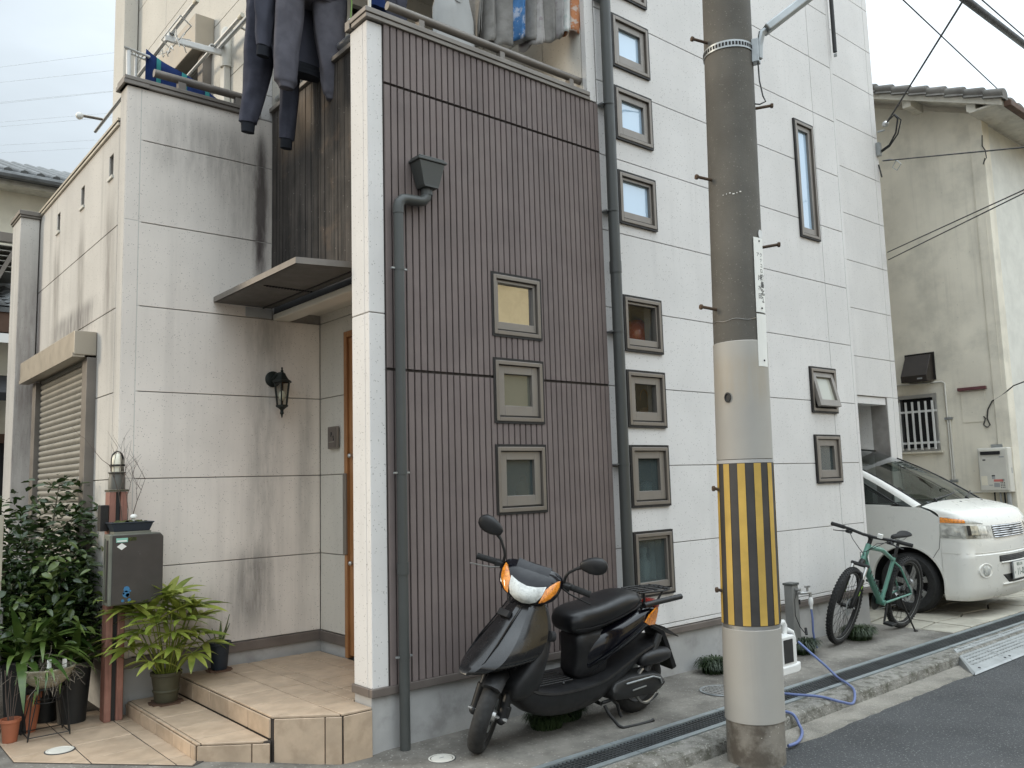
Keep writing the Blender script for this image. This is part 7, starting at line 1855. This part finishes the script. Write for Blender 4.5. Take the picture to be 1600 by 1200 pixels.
def hose():
    pts = [(4.16,-.29,.36),(4.155,-.30,.28),(4.15,-.30,.18),(4.165,-.30,.08),(4.18,-.31,.035)]
    b = MB(); b.tube(pts, .009, 10); o = b.build('garden_hose', 'hose', smooth=60); tag(o, 'blue garden hose dropping from the tap to the grass clump', 'hose')
    def sp(P, n=10):
        out = []
        for i in range(len(P)-1):
            p0, p1, p2, p3 = [V(P[min(max(i+k,0),len(P)-1)]) for k in (-1,0,1,2)]
            for j in range(n):
                t_ = j/n; out.append(.5*((2*p1)+(p2-p0)*t_+(2*p0-5*p1+4*p2-p3)*t_*t_+(3*p1-p0-3*p2+p3)*t_**3))
        out.append(V(P[-1])); return out
    P1 = [(3.56,-.52,.20),(3.56,-.62,.13),(3.5,-.78,.06),(3.36,-.95,.026),(3.24,-1.10,.020),(3.10,-1.22,.016),(2.97,-1.275,-.03),(2.86,-1.25,-.005),(2.80,-1.13,.019),(2.72,-.98,.022),(2.66,-.82,.024),(2.63,-.72,.020),(2.55,-.62,.018)]
    b = MB(); b.tube(sp(P1), .0092, 10); o = b.build('garden_hose', 'hose', smooth=60); tag(o, 'blue garden hose looping from the reel over the drain and kerb', 'hose')
    P2 = [(2.26,-1.02,.02),(2.30,-1.12,.02),(2.34,-1.21,.008),(2.33,-1.265,-.055),(2.27,-1.315,-.064),(2.16,-1.375,-.063),(2.04,-1.42,-.060),(1.95,-1.42,-.060)]
    b = MB(); b.tube(sp(P2), .0095, 10); o = b.build('garden_hose', 'hose', smooth=60); tag(o, 'blue garden hose end lying in the gutter at the foot of the pole', 'hose')
hose()
def hose_reel():
    x, y = 3.32, -.50
    t = thing('hose_reel', 'white box hose reel half hidden behind the utility pole', 'hose reel', (x, y, 0), mw=Mx.Translation((x, y, 0)) @ Mx.Scale(.86, 4))
    b = MB(); b.prism([(-.12,-.10,.02),(.10,-.10,.02),(.13,-.10,.05),(.13,-.10,.30),(.10,-.10,.33),(-.12,-.10,.33)], (0,.20,0)); b.build('drum_case', 'white', t, bevel=.012)
    b = MB(); b.prism([(-.13,-.115,.0),(.12,-.115,.0),(.16,-.115,.02),(.16,-.115,.09),(.10,-.115,.075),(-.13,-.115,.075)], (0,.23,0)); b.build('base', 'white', t, bevel=.012)
    b = MB(); b.tube([(-.09,.0,.32),(-.09,.0,.42),(-.05,.0,.44),(.09,.0,.43),(.11,.0,.40),(.10,.0,.32)], .024, 10); b.build('handle', 'white', t, smooth=60)
    b = MB(); b.box((.132,-.06,.10),(.15,.07,.30)); b.build('blue_panel', 'hose', t, bevel=.008)
    b = MB(); b.box((-.08,-.106,.10),(.06,-.1005,.30)); b.build('window', 'wire', t)
    b = MB(); b.tube([(.13,.0,.36),(.19,-.02,.33),(.22,-.02,.27),(.235,-.02,.22)], [.024,.022,.018,.013], 12); b.build('nozzle', 'white', t, smooth=60)
    b = MB(); b.tube([(.16,-.02,.24),(.20,-.02,.25)], .016, 10); b.build('trigger', 'white', t, smooth=60)
hose_reel()
def ramp():
    t = thing('kerb_ramp', 'grey steel checker plate kerb ramp in front of the carport', 'ramp', (5.3, -1.3, -.08))
    x = 4.86; k = 0
    for k in range(5):
        x0 = 4.66+k*.62; x1 = x0+.612
        y0, y1 = -1.10, -1.43; z0, z1 = .014, -.064
        cut = .32 if k == 0 else 0
        b = MB(Mx.Translation((-5.3, 1.3, .08)))
        A_ = [(x0+cut, y0, z0), (x1, y0, z0), (x1, y1, z1), (x0-.10*(k == 0), y1, z1)]
        b.prism([(p[0], p[1], p[2]-.010) for p in A_], (0, 0, .010)); pl = b.build('ramp_plate', 'ramp_steel', t, bevel=.003)
        if k == 0:
            b = MB(Mx.Translation((-5.3, 1.3, .08))); b.add([(x0+.32,y0,z0),(x0-.10,y1,z1),(x0-.14,y1-.0,-.075),(x0+.20,y0-.06,-.075)], [(0,1,2,3)]); b.build('ramp_end', 'ramp_steel', t)
        b = MB(Mx.Translation((-5.3, 1.3, .08)))
        for i in range(20):
            for j in range(9):
                u, v = (i+.5)/20, (j+.5+.0*(i % 2))/9.
                px = x0+(x1-x0)*u; py = y0+(y1-y0)*v; pz = z0+(z1-z0)*v
                if px < x0+cut*(1-v)-.1*(k == 0)*v+.03: continue
                if v > .82: continue
                s = 1 if (i+j) % 2 else -1
                b.obox((px, py, pz+.0008), (.010,.008*s,0), (-.0022*s,.003,0), (0,0,.0018))
        tag(b.build('checker_bars', 'ramp_steel', pl), kind='stuff')
        b = MB(Mx.Translation((-5.3, 1.3, .08))); b.add([(x0-.10*(k==0),y1,z1),(x1,y1,z1),(x1,y1-.012,-.075),(x0-.14*(k==0),y1-.012,-.075)], [(0,1,2,3)]); b.build('ramp_lip', 'ramp_steel', t)
        for yy in (y1+.03,):
            b = MB(Mx.Translation((-5.3, 1.3, .08))); b.revolve([(0,.004),(.009,.004),(.011,0)], 'z', 12, (x1-.03, yy, z1+.008)); b.revolve([(0,.004),(.009,.004),(.011,0)], 'z', 12, (x0+.06, yy, z1+.008)); b.build('ramp_bolt', 'wire', pl)
M['ramp_steel'] = mat('ramp_steel', (.36,.375,.375), .5, .55, var=.12, vscale=7, blotch=(9,.5,.75,(.22,.22,.21),.4))
ramp()

# ================================================================== LAUNDRY
def limb(name, pts, rad, m, par, seed=0, flat=.55, n=30, fold=.2, cap=True):
    """a hanging leg or sleeve: pts centre line, rad half-widths; flattened and folded"""
    mb = MB(); rings = []; N = 44; L = len(pts)-1
    for i in range(N+1):
        f = i/N*L; k = min(int(f), L-1); g = f-k
        c = V(pts[k]).lerp(V(pts[k+1]), g); r = rad[k]+(rad[k+1]-rad[k])*g
        ring = []
        for j in range(n):
            a = 2*PI*j/n
            w = 1 + fold*mnoise.noise(V((math.cos(a)*1.3+seed, math.sin(a)*1.3, i*.10))) + fold*.55*mnoise.noise(V((math.cos(a)*3.4+seed, math.sin(a)*3.4, i*.07+seed))) + fold*.35*math.sin(2*a+i*.5+seed)*max(0, mnoise.noise(V((seed, i*.16, 1))))
            ring.append(c + V((r*w*math.cos(a), r*w*flat*math.sin(a), 0)))
        rings.append(ring)
    mb.loft(rings, caps=cap); return mb.build(name, m, par, smooth=80)
def laundry_front():
    Y1, Y2 = 1.10, .80
    pole = thing('laundry_pole', 'steel laundry pole carried out beyond the wooden wall above the frame', 'laundry pole', (-.05, .9, 5.22))
    MB().tube([(0,-.9,0),(0,1.5,0)], .016, 12).build('rod', 'alu', pole, smooth=60)
    MB().tube([(0,-.6,0),(.25,-.6,-.05),(.25,-.6,-.6)], .012, 8).build('bracket', 'offwhite', pole, smooth=60)
    MB().tube([(0,1.0,0),(.25,1.0,-.05),(.25,1.0,-.6)], .012, 8).build('bracket', 'offwhite', pole, smooth=60)
    t = thing('sweatpants', 'navy sweatpants with dark ribbed cuffs hanging at left over the lamp wall', 'trousers', (-.18, Y1, 5.15))
    O = V((-.18, Y1, 5.15)); q = lambda *P: [V(p)-O for p in P]
    limb('leg', q((-.19,Y1,5.14),(-.20,Y1,4.8),(-.245,Y1,4.4),(-.305,Y1,4.06)), (.125,.12,.095,.064), 'navy', t, 1)
    limb('cuff', q((-.305,Y1,4.068),(-.307,Y1,3.99)), (.05,.047), 'charcoal', t, 2, fold=.03)
    limb('leg', q((.01,Y1+.02,5.14),(.02,Y1+.02,4.8),(.02,Y1+.02,4.4),(-.01,Y1+.02,4.02)), (.12,.105,.075,.053), 'navy', t, 3)
    limb('cuff', q((-.01,Y1+.02,4.026),(-.012,Y1+.02,3.95)), (.046,.044), 'charcoal', t, 4, fold=.03)
    limb('waist', q((-.09,Y1,5.24),(-.09,Y1,5.12)), (.20,.21), 'navy', t, 5)
    t = thing('track_trousers', 'mauve grey trousers with gathered hems hanging nearest the white column', 'trousers', (.03, Y2, 5.1))
    O = V((.03, Y2, 5.1)); q = lambda *P: [V(p)-O for p in P]
    limb('leg', q((-.11,Y2,5.08),(-.135,Y2,4.8),(-.16,Y2,4.5),(-.165,Y2,4.28),(-.165,Y2,4.235)), (.125,.10,.085,.078,.052), 'mauve', t, 7, flat=.6)
    limb('leg', q((.14,Y2,5.08),(.165,Y2,4.8),(.185,Y2,4.5),(.20,Y2,4.29),(.20,Y2,4.245)), (.14,.125,.10,.078,.054), 'mauve', t, 8, flat=.6)
    limb('waist', q((.02,Y2,5.22),(.02,Y2,5.0),(.02,Y2,4.93)), (.22,.24,.2), 'mauve', t, 9)
    t = thing('sweatshirt', 'charcoal hemmed sweatshirt hanging between the two pairs of trousers', 'sweatshirt', (-.05, .95, 5.1))
    O = V((-.05, .95, 5.1)); q = lambda *P: [V(p)-O for p in P]
    limb('body', q((-.02,.97,5.2),(-.01,.97,4.9),(.03,.97,4.52)), (.22,.21,.19), 'hood', t, 11, flat=.3)
    limb('hem', q((.03,.97,4.53),(.035,.97,4.455)), (.18,.165), 'charcoal', t, 12, flat=.35, fold=.04)
    limb('sleeve', q((-.27,.90,5.15),(-.275,.90,4.8),(-.285,.90,4.545)), (.085,.07,.05), 'hood', t, 13)
    limb('cuff', q((-.285,.90,4.552),(-.287,.90,4.47)), (.045,.045), 'charcoal', t, 14, fold=.03)
    p = thing('hanger_cord', 'green cord with a white peg hanging beside the mauve grey trousers', 'cord', (.26, .66, 4.95))
    MB().tube([(0,0,.2),(-.005,0,.1),(.01,0,.0),(0,0,-.12)], .006, 6).build('cord', 'hanger_green', p, smooth=60)
    MB().sphere((0,0,-.14), .018, 12, 8).build('peg', 'sign', p, smooth=60)
    t = thing('navy_garments', 'bundle of dark navy clothing airing above the balcony corner', 'clothing', (.36, .5, 4.95))
    for k, (x, y, w, mm) in enumerate(((.0,.0,.07,'cloth_navy'),(.12,.06,.08,'hood'),(.24,.1,.07,'navy'))): limb('garment', [(x,y,.4),(x+.01,y,.1),(x+.02,y,-.08)], (w,w*1.1,w), mm, t, 20+k)
laundry_front()
def sheet(name, label, c, w, h, ang, m, seed, wave=.02, group=None, cat='towel', fold=None):
    """towel draped double over a peg line: two wavy layers of cloth"""
    mb = MB(); nx, nz = 14, 14; d = V((math.cos(ang), math.sin(ang), 0)); n_ = V((-d.y, d.x, 0))
    for s, dh in ((-1, 0), (1, -.03)):
        rows = []
        for j in range(nz+1):
            f = j/nz; row = []
            for i in range(nx+1):
                u = -.5+i/nx
                o = s*(.004+.012*f) + wave*f*math.sin(u*7+seed*1.7+f*1.2) + .6*wave*f*mnoise.noise(V((u*4, f*2, seed)))
                row.append(d*(u*w*(1-.10*f)) + n_*o + V((0,0,-(h+dh)*f - .012*f*math.sin(u*9+seed))))
            rows.append(row)
        mb.loft(rows, caps=False, closed=False)
    o = mb.build(name, m, smooth=80, recalc=False); o.location = c
    so = o.modifiers.new('thickness', 'SOLIDIFY'); so.thickness = .004
    tag(o, label, cat, group); return o
def laundry_balcony():
    r = thing('drying_rack', 'hanging peg rack with a white pole under the balcony', 'drying rack', (1.6, .4, 5.45))
    MB().tube([(-1.3,.6,.05),(.3,.6,.05)], .013, 10).build('pole', 'offwhite', r, smooth=60)
    MB().tube([(-.34,.14,0),(.33,-.20,0)], .006, 8).build('rail', 'white', r, smooth=60)
    MB().tube([(-.34,.10,0),(-.34,.6,.05)], .005, 6).build('arm', 'white', r); MB().tube([(.33,-.20,0),(.2,.6,.05)], .005, 6).build('arm', 'white', r)
    L = [(.00,.20,.50,'cloth_grey','dim grey towel at the left end of the row of towels'),(.10,.22,.54,'cloth_grey','grey towel second from the left in the row of towels'),(.24,.27,.55,'cloth_grey','broad grey towel just left of the blue printed towel'),
         (.38,.26,.50,'cloth_blue','blue printed towel with white clouds in the row of towels'),(.50,.26,.50,'cloth_grey','grey towel with dark edge just right of the blue printed towel'),(.58,.24,.54,'cloth_pale','pale mauve towel in the middle of the row'),
         (.68,.26,.50,'cloth_grey','grey folded towel between the mauve and pink printed towels'),(.78,.24,.46,'cloth_pale','pale pink towel with faint printed figures'),(.88,.2,.44,'cloth_white','white towel with faint blue print near the right end'),(.97,.2,.42,'cloth_orange','orange printed towel at the right end of the row of towels')]
    for k, (t, w, h, m, lb) in enumerate(L):
        sheet('towel', lb, (1.27+.66*t, .54-.42*t, 5.44), w, h, R(-62 + 6*((k*7) % 5-2)), m, k, .028, 'towels on the balcony')
    # tank top on a green hanger
    t = thing('tank_top', 'pale grey sleeveless top on a green hanger inside the balcony', 'top', (1.05, .5, 5.03))
    rows = []
    pr = [(.13,0,.24),(.14,.0,.20),(.16,.02,.12),(.19,0,.02),(.20,0,-.15),(.21,0,-.33),(.215,0,-.47)]
    b = MB(); n = 24
    for i, (w, c, z) in enumerate(pr):
        rows.append([V((w*math.cos(a)*(1+.05*math.sin(4*a+i)), .05*math.sin(a)+.012*math.sin(5*a+i*.8), z-(0.09*abs(math.sin(a))**3 if i < 2 else 0))) for a in [2*PI*k/n for k in range(n)]])
    b.loft(rows, caps=False); b.build('body', 'tank', t, smooth=80)
    h = thing('clothes_hanger', 'light green plastic hanger holding the pale sleeveless top', 'hanger', (1.05, .5, 5.27))
    MB().tube([(-.10,0,-.02),(-.03,0,.05),(0,0,.06),(.03,0,.05),(.10,0,-.02)], .008, 8).build('shoulders', 'hanger_green', h, smooth=60)
    MB().tube([(0,0,.06),(0,0,.12),(.02,0,.15),(.04,0,.12)], .004, 6).build('hook', 'hanger_green', h, smooth=60)
laundry_balcony()
def terrace():
    t = thing('pole_bracket', 'white folding bracket arm holding two laundry poles on the roof terrace', 'bracket', (.0, 2.35, 5.2))
    B = lambda: MB(Mx.Translation((0, -2.35, -5.2)))
    b = B(); b.box((-.03, 2.27, 3.55), (.025, 2.36, 5.12)); b.build('upright', 'offwhite', t, bevel=.006)
    b = B(); b.loft([ring_sym([(-.05,2.30+y,z),(-.05,2.30+y+.03,z),(.025,2.30+y+.04,z),(.028,2.30+y,z)]) for y, z in ((0,5.08),(0,5.12),(0,5.34),(0,5.40))]) if False else b.tube([(-.0,2.30,5.05),(0,2.30,5.36),(0,2.30,5.40)], [.05,.05,.03], 14); b.build('head', 'offwhite', t, smooth=50)
    b = B(); b.bar((-.02,2.30,5.17),(-.50,2.32,5.16), .03, .05); b.build('arm', 'white', t, bevel=.006)
    for x in (-.12,-.45):
        b = B(); b.revolve([(.018,-.02),(.026,-.02),(.026,.02),(.018,.02)], 'y', 16, (x,2.32,5.20), closed=True); b.build('ring', 'white', t)
    for x, lb in ((-.45, 'white laundry pole with pegs, outer of the two on the roof terrace'), (-.10, 'white laundry pole, inner of the two on the roof terrace')):
        p = thing('laundry_pole', lb, 'laundry pole', (x, 2.32, 5.2), 'laundry poles on the roof terrace')
        MB().tube([(0,-.55,.02),(0,2.3,-.02)], .016, 12).build('rod', 'alu', p, smooth=60); MB().tube([(0,-.60,.021),(0,-.54,.02)], .019, 12).build('end_cap', 'cream', p, smooth=60)
    h = thing('pin_hanger', 'white plastic peg frame dangling from the outer laundry pole', 'hanger', (-.45, 2.2, 5.12))
    rr = random.Random(2); b = MB()
    for k in range(9):
        x, y, z = rr.uniform(-.05,.06), rr.uniform(-.3,.3), rr.uniform(-.16,.04); b.tube([(x,y,z),(x+rr.uniform(-.04,.04),y+rr.uniform(-.05,.05),z-.05),(x+rr.uniform(-.05,.05),y+rr.uniform(-.05,.05),z-.03)], .005, 5)
    tag(b.build('pegs', 'white', h, smooth=60), kind='stuff')
    b = MB(); b.tube([(0,0,.09),(0,.0,.02),(.03,.0,-.06)], .005, 6); b.tube([(-.05,-.25,.06),(.05,-.2,.03),(.04,.25,.03),(-.05,.2,.06)], .006, 6, closed=True); b.build('frame', 'white', h, smooth=60)
    # striped towel over a white rack at the parapet corner
    s = thing('striped_towel', 'navy towel with teal stripes hung behind the roof terrace rail', 'towel', (-.5, 2.15, 4.9))
    x = 0; stripes = [(.0,.085,'cloth_navy'),(.085,.12,'cloth_teal'),(.12,.27,'cloth_navy'),(.27,.31,'cloth_teal'),(.31,.46,'cloth_navy'),(.46,.50,'cloth_teal'),(.50,.58,'cloth_navy')]
    for a, e, m in stripes:
        b = MB(); rows = []
        for j in range(9):
            f = j/8; rows.append([V((x+u-.19, .02*math.sin(u*14+f)-.0, .03-.42*u-f*.5)) for u in [a+(e-a)*i/4 for i in range(5)]])
        b.loft(rows, caps=False, closed=False); o = b.build('stripe_band', m, s, smooth=80, recalc=False); so = o.modifiers.new('t','SOLIDIFY'); so.thickness = .004
    k = thing('towel_rack', 'white wire rack at the front corner of the roof terrace', 'rack', (-.80, 2.2, 4.88))
    b = MB(); b.tube([(-.06,-.12,-.02),(.02,.10,.06),(.16,.12,.05),(.12,-.10,-.03)], .010, 8, closed=True)
    for i in range(6): f = (i+.5)/6; b.tube([V((-.06,-.12,-.02)).lerp(V((.12,-.10,-.03)), f), V((.02,.10,.06)).lerp(V((.16,.12,.05)), f)], .005, 6)
    b.build('wire_tray', 'white', k, smooth=60)
    b = MB(); b.tube([(-.03,-.1,-.03),(-.02,-.1,-.5)], .018, 8); b.tube([(.08,.1,.03),(.08,.1,-1.3)], .012, 8); b.build('leg', 'white', k, smooth=60)
    q = thing('laundry_pole', 'white pole end jutting out beyond the dark side of the terrace parapet', 'laundry pole', (-.95, 2.6, 4.5))
    MB().tube([(-.13,-.2,-.12),(.15,.35,.12)], .012, 8).build('rod', 'alu', q, smooth=60); MB().sphere((-.14,-.21,-.13), .028, 10, 8).build('end_cap', 'sign', q, smooth=60)
    w = thing('folded_board', 'dark board leaning on the terrace parapet behind the corner', 'board', (-.86, 2.02, 4.25))
    b = MB(); b.prism([(-.02,0,0),(.05,0,0),(.06,.02,.32),(.02,.02,.36)], (0,.05,0)); b.build('board', 'bronze_dk', w)
terrace()
